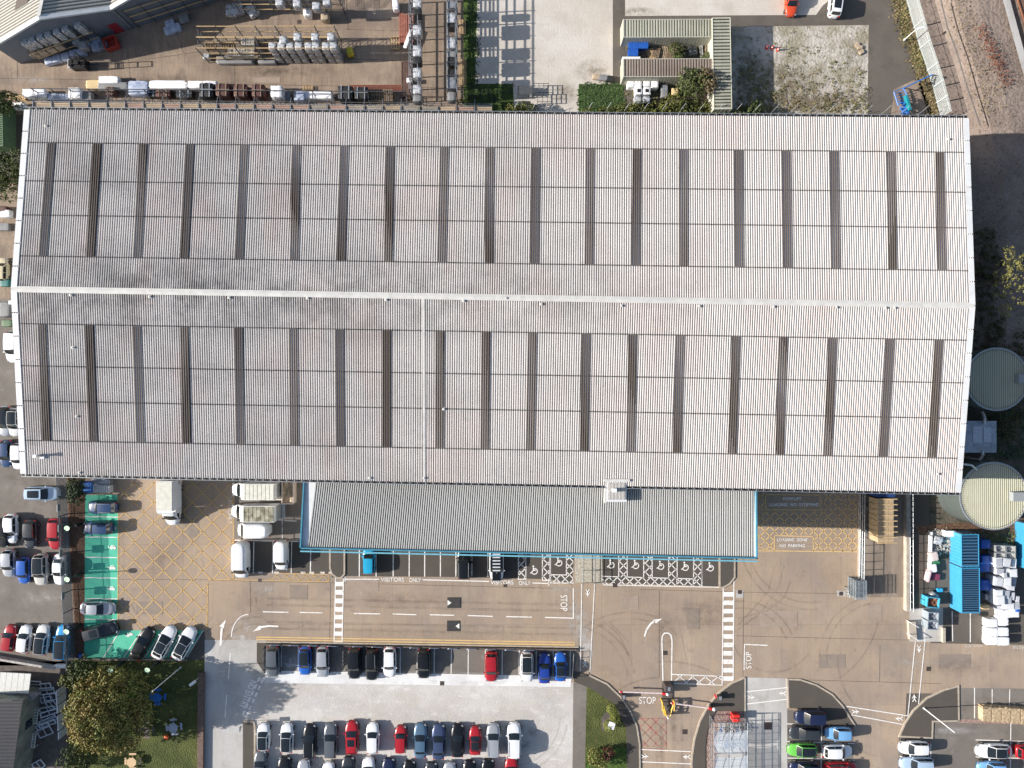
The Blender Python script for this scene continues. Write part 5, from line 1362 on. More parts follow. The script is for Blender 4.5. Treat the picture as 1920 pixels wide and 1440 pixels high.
# trees, etc. come next
# ------------------------------------------------------------------ foliage
LEAFG = mat('leaf_green', (.075, .095, .028), .6, var=.35, scale=.8, island=True, spec=.3)
LEAFO = mat('leaf_autumn', (.20, .245, .055), .6, var=.25, scale=.5, island=True, col2=(.27, .18, .06), spec=.3)
LEAFY = mat('leaf_yellow', (.17, .16, .045), .6, var=.3, scale=.8, island=True, spec=.3)
LEAFD = mat('leaf_dark', (.035, .055, .02), .6, var=.35, scale=.8, island=True, spec=.3)
LEAFB = mat('leaf_bright', (.12, .13, .03), .6, var=.4, scale=.7, island=True, spec=.3)
TRUNKM = mat('tree_bark', (.12, .09, .065), .9, var=.3, scale=3)
def leaves(b, lobes, n, size, seed, hollow=.7, mi=0):
    """crown of leaf clumps spread over the lobes; every clump is a tuft of small folded leaves"""
    r = random.Random(seed)
    tot = sum(l[3] ** 2 for l in lobes); per = 9
    for lx, ly, lz, lr, *sq in lobes:
        sz = sq[0] if sq else .8
        for _ in range(max(1, int(n / per * lr * lr / tot))):
            th = r.uniform(0, 2 * math.pi); cz = r.uniform(-.55, 1.0); rr = lr * r.uniform(hollow, 1.08)
            sr = math.sqrt(1 - cz * cz); on = Vector((sr * math.cos(th), sr * math.sin(th), cz))
            cc = Vector((lx + rr * on.x, ly + rr * on.y, max(.1, lz + rr * cz * sz))); cs = size * r.uniform(.7, 1.5)
            for _k in range(per):
                o_ = Vector((r.gauss(0, 1), r.gauss(0, 1), r.gauss(0, .8)))
                if o_.length < .05: continue
                o_.normalize(); c = cc + o_ * cs * r.uniform(.5, .95); c.z = max(.04, c.z)
                ax = (o_ + on * .7 + Vector((r.uniform(-.3, .3), r.uniform(-.3, .3), r.uniform(0, .4)))).normalized()
                s = size * r.uniform(.55, 1.15)
                u = ax.orthogonal().normalized(); w = ax.cross(u); a = r.uniform(0, 6.28)
                u, w = u * math.cos(a) + w * math.sin(a), w * math.cos(a) - u * math.sin(a); fold = ax * s * .15
                b.face([c - u * s * .5, c - w * s * .36 + fold, c + u * s * .5, c + w * s * .36 + fold], mi)
def tree(px, py, hc, lobes, n, size, label, leafm, seed, trunk_h=3.0, trunk_r=.22, name='broadleaf_tree', cat='tree', group=None):
    c = P(px, py, hc)
    e = empty(name, (c.x, c.y, 0), 0, label, cat, group)
    b = MB(); b.tube((0, 0, 0), (0, 0, trunk_h), trunk_r, 8, r1=trunk_r * .7)
    for lx, ly, lz, lr, *sq in lobes: b.tube((0, 0, trunk_h * .85), (lx * .8, ly * .8, lz), trunk_r * .5, 6, r1=trunk_r * .12)
    b.build('trunk', TRUNKM, e)
    b = MB(); leaves(b, lobes, n, size, seed); b.build('crown', leafm, e)
    return e
def rl(seed, R_, n, h, lr, squash=.8):
    r = random.Random(seed); out = [(0, 0, h, lr * 1.25, squash)]
    for i in range(n):
        a = 6.283 * i / n + r.uniform(-.3, .3); d_ = R_ * r.uniform(.45, .85)
        out.append((d_ * math.cos(a), d_ * math.sin(a), h + r.uniform(-.9, .5), lr * r.uniform(.65, 1.05), squash))
    return out
_r = random.Random(77)
big = [(0, 0, 5.0, 3.9, .9)]
for k in range(13):
    a = 6.283 * k / 13; big.append((4.0 * math.cos(a), 4.0 * math.sin(a), 3.4 + _r.uniform(-.5, .7), 1.7 + _r.uniform(-.3, .35), .9))
for k in range(10):
    a = 6.283 * k / 10 + .3; big.append((2.9 * math.cos(a), 2.9 * math.sin(a), 6.0 + _r.uniform(-.5, .5), 1.6 + _r.uniform(-.3, .3), .8))
for k in range(5):
    a = 6.283 * k / 5; big.append((1.3 * math.cos(a), 1.3 * math.sin(a), 7.9 + _r.uniform(-.4, .4), 1.5, .8))
tree(200, 1342, 4.6, big, 26000, .30, 'big round tree with green and rust leaves on the lawn', LEAFO, 11, 3.0, .35)
yl_ = [(0, 0, 12.3, 1.5), (-1.6, .9, 11.9, 1.1), (-1.9, -1.4, 11.8, 1.0), (.6, -2.2, 11.9, 1.2), (1.2, 1.8, 12.2, 1.3), (-.6, 2.8, 11.7, .9), (-.4, -3.8, 11.2, .9), (2.5, .2, 12.4, 1.4)]
tree(1905, 520, 12.0, yl_, 2300, .22, 'sparse yellow leaved tree in the shadow right of the factory', LEAFY, 12, 9.0, .25)
SHADEL = mat('shade_leaf', (.085, .095, .04), .7, var=.45, scale=.5, island=True, col2=(.13, .11, .05), spec=.2)
for x_, y_, h_, R_, n_, l_, s_ in ((1868, 470, 4.0, 2.6, 2400, 'loose dark bushy tree in shade above the yellow leaved tree', 13), (1850, 540, 3.0, 2.4, 2200, 'loose dark shrub in shade left of the yellow leaved tree', 14), (1872, 622, 3.4, 2.8, 2400, 'loose dark shrub in shade above the shaded round tank', 15), (1902, 795, 3.0, 2.2, 1600, 'dark shrub between the shaded tank and the right edge', 18), (1915, 655, 5.0, 2.4, 1600, 'dark tree right of the shaded tank top', 27)):
    tree(x_, y_, h_, [(0, 0, h_ * .7, 1.2, .7)] + [(R_ * math.cos(6.283 * k / 7 + s_) * (.6 + .5 * ((k * 37 + s_) % 5) / 5), R_ * math.sin(6.283 * k / 7 + s_), h_ * (.4 + .1 * (k % 4)), .7 + .15 * (k % 3), .8) for k in range(7)], n_, .24, l_, SHADEL, s_, 1.5, .12)
tree(8, 318, 5.0, rl(21, 3.0, 9, 4.6, 1.7), 5000, .3, 'dense green tree at the left edge beside the roof', LEAFG, 15, 3.0, .25)
tree(4, 190, 3.0, rl(22, 1.6, 6, 2.8, 1.2), 1800, .28, 'small green tree left of the white rolls', LEAFG, 16, 1.8, .15)
tree(150, 1262, 2.6, rl(23, 1.8, 7, 2.4, 1.2), 2600, .26, 'dark green bush between the slatted fence and the lawn', LEAFG, 17, 1.2, .12, 'garden_bush', 'bush')
tree(121, 1277, 2.0, [(0, 0, 1.6, .9), (.8, -.5, 1.4, .7)], 700, .3, 'bright green shrub beside the stacked window frames', LEAFB, 19, .8, .08, 'garden_bush', 'bush')
tree(138, 1428, 2.2, rl(24, 1.6, 6, 2.0, 1.1), 1800, .26, 'green bush below the big tree at the lower edge', LEAFG, 20, 1, .1, 'garden_bush', 'bush')
tree(137, 920, 2.6, [(0, .8, 1.9, 1.1), (0, -.9, 1.9, 1.1), (.1, .1, 2.2, 1.1)], 2400, .24, 'dark green conifer bush beside the stacked trolleys', LEAFD, 25, 1, .1, 'conifer_bush', 'bush')
# hedge line north of the factory
HB = 'bushes along the north wall of the factory'
for i, (x, y, rr, n, m_, lab) in enumerate([(962, 206, 1.1, 900, LEAFB, 'leafy bush at the end of the walkway panels'), (985, 205, 1.2, 1000, LEAFB, 'leafy bush below the dark steel frames'), (1100, 210, .8, 500, LEAFB, 'low bush at the foot of the green grass patch'),
        (1135, 209, .9, 600, LEAFB, 'low bush below the middle of the green grass patch'), (1168, 207, 1.2, 900, LEAFB, 'bush left of the stacked white bags'), (1198, 206, 1.3, 1100, LEAFB, 'yellow green bush just below the white bags'),
        (1232, 205, 1.2, 1000, LEAFB, 'bush right of the white bags by the wall'), (1262, 198, 1.7, 1600, LEAFB, 'large yellow green bush left of the end on container'), (1288, 205, 1.4, 1200, LEAFG, 'green bush near the foot of the end on container'),
        (1318, 207, 1.3, 1000, LEAFB, 'bush touching the foot of the end on container'), (1350, 210, 1.2, 900, LEAFB, 'bush below the end on container'), (1385, 212, 1.0, 700, LEAFB, 'low bush right of the end on container'), (1412, 208, 1.5, 1300, LEAFG, 'rounded green bush standing alone in the shade by the wall')]):
    tree(x, y, 1.6, [(0, 0, 1.2, rr), (rr * .7, .3, 1.0, rr * .7), (-rr * .6, -.2, 1.0, rr * .7)], n, .24, lab, m_, 40 + i, .6, .06, 'hedge_bush', 'bush', HB)
tree(1305, 150, 3.0, rl(61, 2.0, 8, 2.6, 1.3), 3200, .26, 'dense green tree overhanging the end on container', LEAFG, 60, 1.6, .14)
tree(1331, 146, 3.6, [(0, 0, 3.2, 1.2), (.3, -.9, 3.0, .9), (-.6, .8, 3.1, .8)], 1100, .22, 'brownish tree leaning on the long edge of the end on container', mat('leaf_brown', (.16, .12, .06), .7, var=.4, scale=.8, island=True), 61, 1.8, .12)
tree(1268, 90, 1.5, [(0, 0, 1.2, .9), (.5, -.8, 1.1, .7)], 800, .24, 'weedy green shrub growing between the two long containers', LEAFG, 62, .6, .05, 'weed_shrub', 'bush')
tree(1325, 106, 1.2, [(0, 0, .9, .7)], 350, .22, 'small weedy shrub in the corner by the end on container', LEAFG, 63, .4, .04, 'weed_shrub', 'bush')
tree(868, 196, 1.2, [(0, 0, .9, .8)], 350, .22, 'small weed bush below the tall right hand rack', LEAFB, 64, .4, .04, 'weed_shrub', 'bush')
tree(1117, 1424, 1.6, [(0, 0, 1.2, 1.1), (.9, -.8, 1.0, .8)], 900, .26, 'yellowish shrub on the verge at the lower edge', LEAFY, 65, .5, .05, 'verge_shrub', 'bush')
tree(1141, 1416, 1.4, [(0, 0, 1.0, .8)], 500, .24, 'reddish brown shrub on the verge at the lower edge', mat('leaf_red', (.17, .06, .04), .7, var=.4, scale=.8, island=True), 66, .5, .05, 'verge_shrub', 'bush')
TOP = 'clipped round shrubs round the white gate sign'
for x, y, l in ((1148, 1333, 'clipped round shrub above the white gate sign'), (1154, 1353, 'clipped round shrub right of the white gate sign'), (1142, 1363, 'clipped round shrub below the white gate sign')):
    tree(x, y, 1.3, [(0, 0, .9, .72, .9)], 2200, .10, l, mat('clipped_leaf', (.20, .22, .04), .6, var=.2, island=True), int(x), .4, .05, 'clipped_shrub', 'shrub', TOP)
# weeds and tufts (nobody could count them)
def tufts(name, region, n, size, seed, m, hmax=.25, dens=None):
    r = random.Random(seed); b = MB()
    k = 0
    while k < n:
        cx, cy = r.uniform(region[0], region[2]), r.uniform(region[1], region[3])
        if dens and r.random() > dens((cx - region[0]) / (region[2] - region[0]), (cy - region[1]) / (region[3] - region[1])): continue
        for _ in range(r.randint(2, 7)):
            p = P(cx + r.gauss(0, 3), cy + r.gauss(0, 3)); s = size * r.uniform(.5, 1.5)
            a = r.uniform(0, 6.28); u = Vector((math.cos(a), math.sin(a), r.uniform(-.3, .5))) * s; w = Vector((-math.sin(a), math.cos(a), r.uniform(-.3, .3))) * s * .5
            c = p + Vector((0, 0, r.uniform(.05, hmax)))
            b.face([c - u, c - w, c + u, c + w])
        k += 1
    o = b.build(name, m); o['kind'] = 'stuff'; return o
WEED = mat('weed_leaf', (.13, .125, .04), .8, var=.4, scale=.6, island=True)
WEEDD = mat('dry_weed', (.20, .15, .07), .8, var=.4, scale=.6, island=True)
tufts('weeds', (1380, 60, 1626, 212), 230, .13, 1, WEED, dens=lambda u, v: max(0, v * 1.1 - u * .15) ** 2 + .04)
tufts('dry_weeds', (1380, 90, 1626, 212), 160, .13, 2, WEEDD, dens=lambda u, v: v ** 2 + .05)
tufts('weeds', (1172, 70, 1335, 212), 160, .16, 3, WEED)
tufts('grass_tufts', (868, 0, 897, 200), 180, .12, 4, LEAFD, .12)
tufts('grass_tufts', (875, 160, 960, 200), 180, .12, 5, LEAFD, .12)
tufts('grass_tufts', (1087, 160, 1166, 205), 700, .13, 6, mat('lush_grass', (.045, .085, .018), .8, var=.4, island=True), .15)
tufts('ground_cover', (1835, 300, 1920, 700), 420, .25, 8, LEAFD, .6)
tufts('ground_cover', (1840, 770, 1920, 860), 160, .2, 9, LEAFD, .4)
tufts('weeds', (1850, 1000, 1910, 1030), 60, .16, 10, WEED, .3)
def along(pts, n, jit, seed, name, m, size, h=0.0):
    r = random.Random(seed); b = MB()
    for _ in range(n):
        i = r.randrange(len(pts) - 1); t = r.random()
        x = pts[i][0] + (pts[i + 1][0] - pts[i][0]) * t + r.gauss(0, jit); y = pts[i][1] + (pts[i + 1][1] - pts[i][1]) * t + r.gauss(0, jit)
        p = P(x, y, h); s = size * r.uniform(.5, 1.5); a = r.uniform(0, 6.28)
        u = Vector((math.cos(a), math.sin(a), r.uniform(-.4, .6))) * s; w = Vector((-math.sin(a), math.cos(a), r.uniform(-.3, .3))) * s * .5
        c = p + Vector((0, 0, r.uniform(.03, .25)))
        b.face([c - u, c - w, c + u, c + w])
    o = b.build(name, m); o['kind'] = 'stuff'
along([(1682, -5), (1695, 50), (1718, 110), (1745, 170), (1752, 215)], 1300, 8, 20, 'dry_weeds', WEEDD, .15)
along([(1682, -5), (1695, 50), (1718, 110), (1735, 140)], 500, 7, 21, 'weeds', WEED, .15)
along([(1840, 50), (1855, 90), (1870, 120), (1890, 160)], 500, 7, 22, 'dry_weeds', RUST, .12, RD + .3)
along([(1790, 0), (1815, 80), (1840, 160), (1860, 220)], 500, 16, 23, 'dry_weeds', WEEDD, .12, RD + .2)
along([(1750, 225), (1880, 225)], 0, 1, 24, 'weeds', WEED, .1)
b = MB()
pts = [P(x, y, RD + .12) for x, y in ((1764, 0), (1776, 50), (1795, 100), (1812, 160), (1826, 200), (1838, 235))]
for a, c in zip(pts, pts[1:]): b.tube(a, c, .07, 6)
tag(b.build('ground_cable', BLKPL), 'dark cable snaking down the railway ballast', 'cable')
b = MB(); a, c = P(1902, -20, RD + .6), P(1950, 130, RD + .6)
b.tube(a, c, .1, 4); b.tube(a + Vector((1.5, .4, 0)), c + Vector((1.5, .4, 0)), .1, 4)
tag(b.build('railway_rail', RUST), 'rusty railway rails at the top right corner', 'railway track')
sheet('track_bed', [(1900, -30), (1960, -30), (2010, 180), (1950, 180)], RD + .5, mat('rust_ballast', (.16, .09, .06), .95, var=.4, scale=4), RD + .5)

# ------------------------------------------------------------------ fences
def fence(pts, hgt, label, m, pale=.13, mats_rail=None, name='palisade_fence', cat='fence', solid=False, pw=.07, h0=0.0):
    q = [P(x, y, h0) for x, y in pts]
    e = empty(name, tuple(q[0]), 0, label, cat); o = q[0]
    for a, c in zip(q, q[1:]):
        L_ = (c - a).length; n = max(1, round(L_ / 2.75)); u = (c - a).normalized(); nr = Vector((-u.y, u.x, 0))
        for i in range(n):
            p0 = a + u * (L_ * i / n) - o; p1 = a + u * (L_ * (i + 1) / n) - o
            b = MB(); b.box(p0.x, p0.y, hgt / 2, .1, .1, hgt, rot=math.atan2(u.y, u.x)); b.build('post', m, e)
            b = MB()
            for z in (.4, hgt - .4): b.tube(p0 + Vector((0, 0, z)), p1 + Vector((0, 0, z)), .03, 4)
            k = int((p1 - p0).length / pale); ang = math.atan2(u.y, u.x)
            for j in range(k):
                p = p0.lerp(p1, (j + .5) / k) + nr * .05
                b.box(p.x, p.y, hgt / 2 + .05, pw, .02, hgt - .1, rot=ang)
            b.build('pale_panel', m, e)
    return e
PALE = mat('pale_galvanised', (.55, .60, .60), .5, .2, var=.08)
fence([(1697, -14), (1697, 0), (1712, 53), (1723, 92), (1737, 133), (1747, 165), (1762, 222)], 2.7, 'tall pale palisade fence leaning over the railway bank', PALE, .155, h0=0)
fence([(124, 892), (133, 1070), (142, 1248)], 2.3, 'grey slatted steel fence between west car park and green bays', mat('mid_grey_steel', (.20, .22, .25), .5, .3, var=.15), .15, pw=.09)
NFN = MB()
def rail_fence(pts, hgt, label, m, nb, h0=0, name='guard_rail', cat='railing', rails=(1.0, .55)):
    q = [P(x, y, h0) for x, y in pts]; o = q[0]
    e = empty(name, tuple(o), 0, label, cat)
    for a, c in zip(q, q[1:]):
        for i in range(nb + 1):
            p = a.lerp(c, i / nb) - o; b = MB(); b.tube(p, p + Vector((0, 0, hgt)), .045, 6); b.build('post', m, e)
        for z in rails:
            b = MB(); b.tube(a - o + Vector((0, 0, hgt * z)), c - o + Vector((0, 0, hgt * z)), .035, 6); b.build('rail', m, e)
    return e
rail_fence([(1612, 900), (1610, 1085)], 1.5, 'galvanised handrail along the left side of the sunken dock', GREYSTEEL, 12, .0, rails=(1, .6, .2))
rail_fence([(1698, 900), (1699, 1140)], 1.8, 'long galvanised handrail along the right side of the dock', GREYSTEEL, 14, .0, rails=(1, .6, .2))
b = MB(); b.prism([tuple(P(x, y).xy) for x, y in ((1694, 885), (1700, 885), (1700, 1143), (1694, 1143))], 0, .75); b.prism([tuple(P(x, y).xy) for x, y in ((1610, 885), (1612, 885), (1610, 1085), (1608, 1085))], 0, .3)
b2 = MB(); q = [P(x, y) for x, y in ((1689, 985), (1695, 985), (1697, 1146), (1691, 1146))]
tag(b.build('dock_wall', mat('sandy_dock_wall', (.38, .33, .27), .85, var=.2, scale=1)), 'low sandy concrete walls either side of the timber dock', 'low wall')
b = MB(); b.box(0, 0, .25, .5, 12.0, .5)
c = P(1740, 1040); b = MB(); b.prism([tuple((P(x, y) - c).xy) for x, y in ((1741, 996), (1744.5, 996), (1742, 1070), (1738.5, 1070))], 0, .55)
tag(b.build('white_wall', WSTEEL, None, False, (c.x, c.y, 0)), 'narrow white topped wall at the left of the scrap compound', 'low wall')
# northern wall fence posts with cranked tops
nf = empty('wire_fence', tuple(P(965, 214)), 0, 'wire fence with cranked posts running along the factory north wall', 'fence')
for i in range(24):
    p = P(965 + i * 34.6, 203 + i * .36, 2.2) - Vector(nf.location)
    b = MB(); b.tube((p.x, p.y, 0), (p.x, p.y, 2.6), .035, 5); b.tube((p.x, p.y, 2.6), (p.x + .45, p.y + .5, 3.3), .03, 5); b.build('cranked_post', GREYSTEEL, nf)
# walkway panels between storage yard and factory
wk = empty('crash_barrier_panels', tuple(P(560, 205)), 0, 'long line of weathered timber panels on steel frames against the factory', 'panel fence')
wo = Vector(wk.location); rr_ = random.Random(5)
for i in range(25):
    x0 = 62 + i * 34.5
    if x0 > 905: break
    y0 = 191.0 + i * .35
    a, c = P(x0, y0, 2.4), P(x0 + 33, y0 + .3, 2.4)
    b = MB(); m_ = mat(['pink_brown_board', 'grey_board', 'tan_board', 'pale_grey_board'][rr_.randrange(4) if i > 14 else rr_.choice([0, 2, 2])], [(.36, .24, .19), (.28, .25, .21), (.38, .29, .2), (.42, .40, .36)][rr_.randrange(4)], .85, var=.25, scale=1.2, stretch=(.3, 3, 1))
    for k in range(3):
        b.box((a.x + c.x) / 2 - wo.x, a.y - wo.y - .18 - k * .24, 2.35 - .02 * k, (c.x - a.x) * .96, .2, .05)
    b.build('board_panel', m_, wk)
    b = MB(); b.box(a.x - wo.x, a.y - wo.y - .4, 1.25, .08, .95, 2.5); b.tube((a.x - wo.x, a.y - wo.y + .02, 2.45), (c.x - wo.x, c.y - wo.y + .02, 2.45), .04, 4); b.tube((a.x - wo.x, a.y - wo.y + .35, 2.3), (c.x - wo.x, c.y - wo.y + .35, 2.3), .035, 4)
    b.tube((a.x - wo.x, a.y - wo.y + 1.0, 2.2), (a.x - wo.x, a.y - wo.y - .1, 2.6), .03, 4)
    b.build('frame', GREYSTEEL, wk)

# ------------------------------------------------------------------ bundles, racks and yard stock
BV = []
for s in range(4):
    r = random.Random(100 + s); b = MB(); N_ = 6
    def cube(fn):
        for ax in range(3):
            for sg in (-1, 1):
                def g(u, v):
                    p = [0, 0, 0]; p[ax] = sg * 1.0; p[(ax + 1) % 3] = (u * 2 - 1) * sg; p[(ax + 2) % 3] = v * 2 - 1
                    return fn(Vector(p))
                b.grid(g, N_, N_)
    ph = [r.uniform(0, 6) for _ in range(6)]
    def f(p):
        k = (abs(p.x) ** 11 + abs(p.y) ** 11 + abs(p.z) ** 11) ** (-1 / 11)
        q = p * k
        w = 1 + .035 * math.sin(q.z * 7 + q.x * 5 + ph[0]) + .03 * math.sin(q.y * 9 + q.z * 4 + ph[1]) + .03 * math.sin(q.x * 11 - q.y * 6 + ph[2])
        return Vector((q.x * w * .5, q.y * w * .5, (q.z * (1 + .02 * math.sin(q.x * 8 + q.y * 7 + ph[3])) * .5 + .5)))
    cube(f)
    BV.append(b)
BM = {}
FILM = mat('clear_stretch_film', (.22, .23, .25), .3, .1, var=.6, scale=5.5, bump=.9, bscale=5, col2=(.82, .83, .84), coat=.3, detail=3)
FILMG = mat('grey_film', (.26, .27, .29), .3, .15, var=.4, scale=2.5, bump=.6, bscale=4)
WFILM = mat('white_film', (.84, .84, .85), .4, var=.08, scale=2, bump=.3, bscale=4)
WBAG = mat('white_bulk_bag', (.80, .80, .80), .7, var=.05, scale=2, bump=.8, bscale=3.2)
BFILM = mat('blue_white_film', (.30, .38, .58), .35, var=.3, scale=2, col2=(.6, .65, .75), bump=.4)
BLKST = mat('black_stack', (.025, .025, .024), .5, var=.4, scale=2)
BRNST = mat('brown_stack', (.09, .035, .028), .6, var=.4, scale=2)
TANST = mat('tan_stack', (.42, .33, .23), .7, var=.25, scale=2, bump=.3)
GRYST = mat('grey_stack', (.22, .22, .22), .6, var=.3, scale=2)
ORGST = mat('cream_foam', (.62, .47, .25), .7, var=.15, scale=1)
def bundle(px, py, h, sx, sy, sz, m, label, cat='wrapped pallet', group=None, rz=0, name='wrapped_pallet', v=None):
    """bundle whose TOP centre is seen at px,py when its base stands at height h"""
    global _bi
    vi = (int(px) * 7 + int(py) * 3) % 4 if v is None else v
    key = (vi, name)
    if key not in BM: BM[key] = BV[vi].mesh(name, m, True)
    c = P(px, py, h + sz)
    o = bpy.data.objects.new(name, BM[key]); COL.objects.link(o)
    o.location = (c.x, c.y, h + .012); o.scale = (sx, sy, sz); o.rotation_euler = (0, 0, R(rz))
    o.material_slots[0].link = 'OBJECT'; o.material_slots[0].material = m
    tag(o, label, cat, group); return o
ORD = ['first', 'second', 'third', 'fourth', 'fifth', 'sixth', 'seventh', 'eighth', 'ninth', 'tenth', 'eleventh', 'twelfth']
def rack(p0, p1, depth, levels, nb, label, beam_m, h_post, side=1):
    a, c = P(*p0), P(*p1); u = (c - a); L_ = u.length; u.normalize()
    e = empty('pallet_rack', tuple(a), math.atan2(u.y, u.x), label, 'storage rack')
    for i in range(nb + 1):
        x = L_ * i / nb; b = MB()
        for y in (0, depth * side): b.box(x, y, h_post / 2, .09, .09, h_post)
        z = .2
        while z + .9 < h_post:
            b.tube((x, 0, z), (x, depth * side, z + .9), .025, 4); b.tube((x, 0, z + .9), (x, depth * side, z + .9), .025, 4); z += .9
        b.build('upright', DKSTEEL, e)
    for z in levels:
        for y in (0, depth * side):
            for i in range(nb):
                b = MB(); b.box(L_ * (i + .5) / nb, y, z, L_ / nb - .1, .08, .13); b.build('beam', beam_m, e)
    return e
YB = mat('yellow_timber_beam', (.55, .39, .20), .7, var=.15, scale=2)
GB_ = mat('grey_beam', (.30, .31, .33), .5, .3, var=.15)
# rack A against the shed
rack((82, 119), (196, 78), 2.2, (1.3, 2.7), 6, 'pallet rack of wrapped columns against the grey gable wall', YB, 3.6)
gA = 'wrapped columns on the gable wall rack'
for i, (x, y) in enumerate(((44, 76), (57, 72), (73, 67), (88, 63), (104, 57), (120, 52), (144, 45))):
    k = 1.1
    bundle(x, y, 2.8, .95, .95, 1.9, FILM, ORD[i] + ' wrapped column from the left on the gable wall rack, top shelf', group=gA, rz=18)
for i, (x, y) in enumerate(((60, 96), (75, 91), (91, 86), (107, 81), (140, 74), (153, 84))):
    bundle(x, y, 1.4, 1.0, 1.0, 1.1, TANST if i < 4 else FILMG, ORD[i] + ' pallet from the left on the middle shelf of the gable wall rack', 'pallet', gA, 18, 'loaded_pallet')
for i, (x, y) in enumerate(((90, 113), (105, 109), (121, 105), (137, 100), (151, 97), (165, 76), (180, 73), (178, 87), (192, 84))):
    bundle(x, y, 0, 1.15, 1.0, .7, BFILM if i < 8 else FILMG, ORD[i] + ' bluish ground level pallet along the foot of the gable wall rack', 'pallet', gA, 16, 'loaded_pallet')
# red skip, forklift
def skip(px, py, L_, W_, Ht, rz, m, label, fill=None):
    c = P(px, py, Ht); e = empty('skip_bin', (c.x, c.y, 0), R(rz), label, 'skip')
    b = MB()
    for (x0, y0, x1, y1) in ((-L_/2, -W_/2, L_/2, -W_/2), (L_/2, -W_/2, L_/2, W_/2), (L_/2, W_/2, -L_/2, W_/2), (-L_/2, W_/2, -L_/2, -W_/2)):
        b.prism([(x0, y0), (x1, y1), (x1 * .92, y1 * .92), (x0 * .92, y0 * .92)], .05, Ht)
    b.box(0, 0, .12, L_ * .95, W_ * .95, .14); b.build('hopper', m, e)
    b = MB(); b.strip([(-L_/2, -W_/2), (L_/2, -W_/2), (L_/2, W_/2), (-L_/2, W_/2)], .1, Ht - .02, closed=True, z1=Ht + .05); b.build('rim', m, e)
    if fill: b = MB(); b.grid(lambda u, v: Vector(((u - .5) * L_ * .9, (v - .5) * W_ * .9, Ht * .8 + .12 * math.sin(u * 9) * math.cos(v * 7))), 10, 8); b.build('contents', fill, e)
    return e
skip(206, 79, 1.7, 1.5, 1.0, 20, mat('red_skip_paint', (.42, .05, .03), .5), 'red tipping skip beside the bluish pallets')
fk = empty('forklift_truck', tuple(P(157, 126)), 0, 'white forklift truck crossing the storage yard, forks to the right', 'forklift')
b = MB(); b.box(-.2, 0, .75, 2.0, 1.15, .8); b.box(-1.15, 0, .85, .5, 1.1, .9, taper=.8); b.build('body', BLKPL, fk)
b = MB(); b.box(-1.3, 0, .7, .4, 1.1, .9); b.build('counterweight', WSTEEL, fk)
b = MB(); b.box(-.25, 0, 1.35, .5, .5, .35); b.build('seat', BLKPL, fk)
b = MB()
for x in (-.8, .55):
    for y in (-.5, .5): b.tube((x, y, 1.1), (x * .85, y, 2.15), .035, 5)
for k in range(5): b.box(-.65 + k * .28, 0, 2.17, .06, 1.0, .05)
for y in (-.5, .5): b.box(-.1, y, 2.17, 1.25, .06, .06)
b.build('roof_guard', BLKPL, fk)
b = MB()
for y in (-.35, .35): b.box(1.0, y, 1.9, .12, .1, 3.6)
for z in (.4, 1.6, 2.8, 3.65): b.box(1.0, 0, z, .1, .8, .08)
b.build('mast', BLKPL, fk)
for y in (-.3, .3): b = MB(); b.box(1.6, y, .12, 1.15, .1, .05); b.build('fork', DKSTEEL, fk)
for x in (-.9, .7):
    for y in (-.5, .5): b = MB(); b.tube((x, y - .1, .28), (x, y + .1, .28), .28, 12); b.build('wheel', TYRE_M, fk)
# rack B beside shed 2 (long timber beams)
rack((262, 52), (452, -8), 2.6, (1.4, 2.8, 4.2), 6, 'tall rack of long timber beams in front of the second shed', YB, 4.6)
for i, (x, y, m_, l) in enumerate(((318, 44, BFILM, 'bluish crate below the long beam rack, upper left of three'), (316, 56, BFILM, 'bluish crate below the long beam rack, lower left of three'), (329, 51, BFILM, 'bluish crate below the long beam rack, right of three'), (344, 34, GRYST, 'empty grey crate under the long beam rack'))):
    bundle(x, y, 0, 1.3, 1.1, .55, m_, l, 'crate', rz=18, name='plastic_crate')
for i, (x, y) in enumerate(((432, 18), (445, 14), (471, 18))): bundle(x, y, 0, 1.4, 1.6, .9, FILM, 'crumpled film wrapped load on the ground, ' + ['leftmost below the top racks', 'middle one below the top racks', 'right one below the top racks'][i], rz=i * 20)
# rack C along the upper edge, rack D central
rack((454, 27), (648, 27), 2.2, (1.3, 2.6, 3.8), 6, 'timber beamed rack along the upper edge of the photo', YB, 4.4)
for i, (x, y, m_) in enumerate(((523, 3, FILM), (556, 5, FILM), (592, 10, FILM), (575, 22, WFILM), (608, 30, TANST), (612, 2, FILM))):
    bundle(x, y, .1 if y > 20 else 2.7, 1.0, 1.0, 1.2, m_, ORD[i] + ' wrapped load from the left on the upper edge rack')
rack((393, 118), (641, 118), 1.4, (1.4, 2.9, 4.3), 7, 'double sided central rack, front run', YB, 4.4)
rack((393, 98), (641, 98), 1.4, (1.4, 2.9, 4.3), 7, 'double sided central rack, rear run', YB, 4.4)
gD = 'film wrapped columns in the central rack'
cols = [(517, 0), (533, 1), (549, 0), (564, 1), (582, 0), (595, 1), (613, 0), (627, 1)]
for i, (x, t) in enumerate(cols):
    for lv in range(3):
        k = (H - (lv * 1.45 + 1.35)) / H
        xt = 960 + (x + 12 - 960) / ((H - (lv * 1.45 + 1.3)) / H) ; yt = 720 + (113 - 720) / ((H - (lv * 1.45 + 1.3)) / H)
        bundle(xt - 0, yt, lv * 1.46 + .02, .95, 1.0, 1.28, FILM if lv == 2 else FILMG, ORD[i] + ' wrapped column from the left in the front of the central rack, ' + ['bottom', 'middle', 'top'][lv] + ' tier', group=gD)
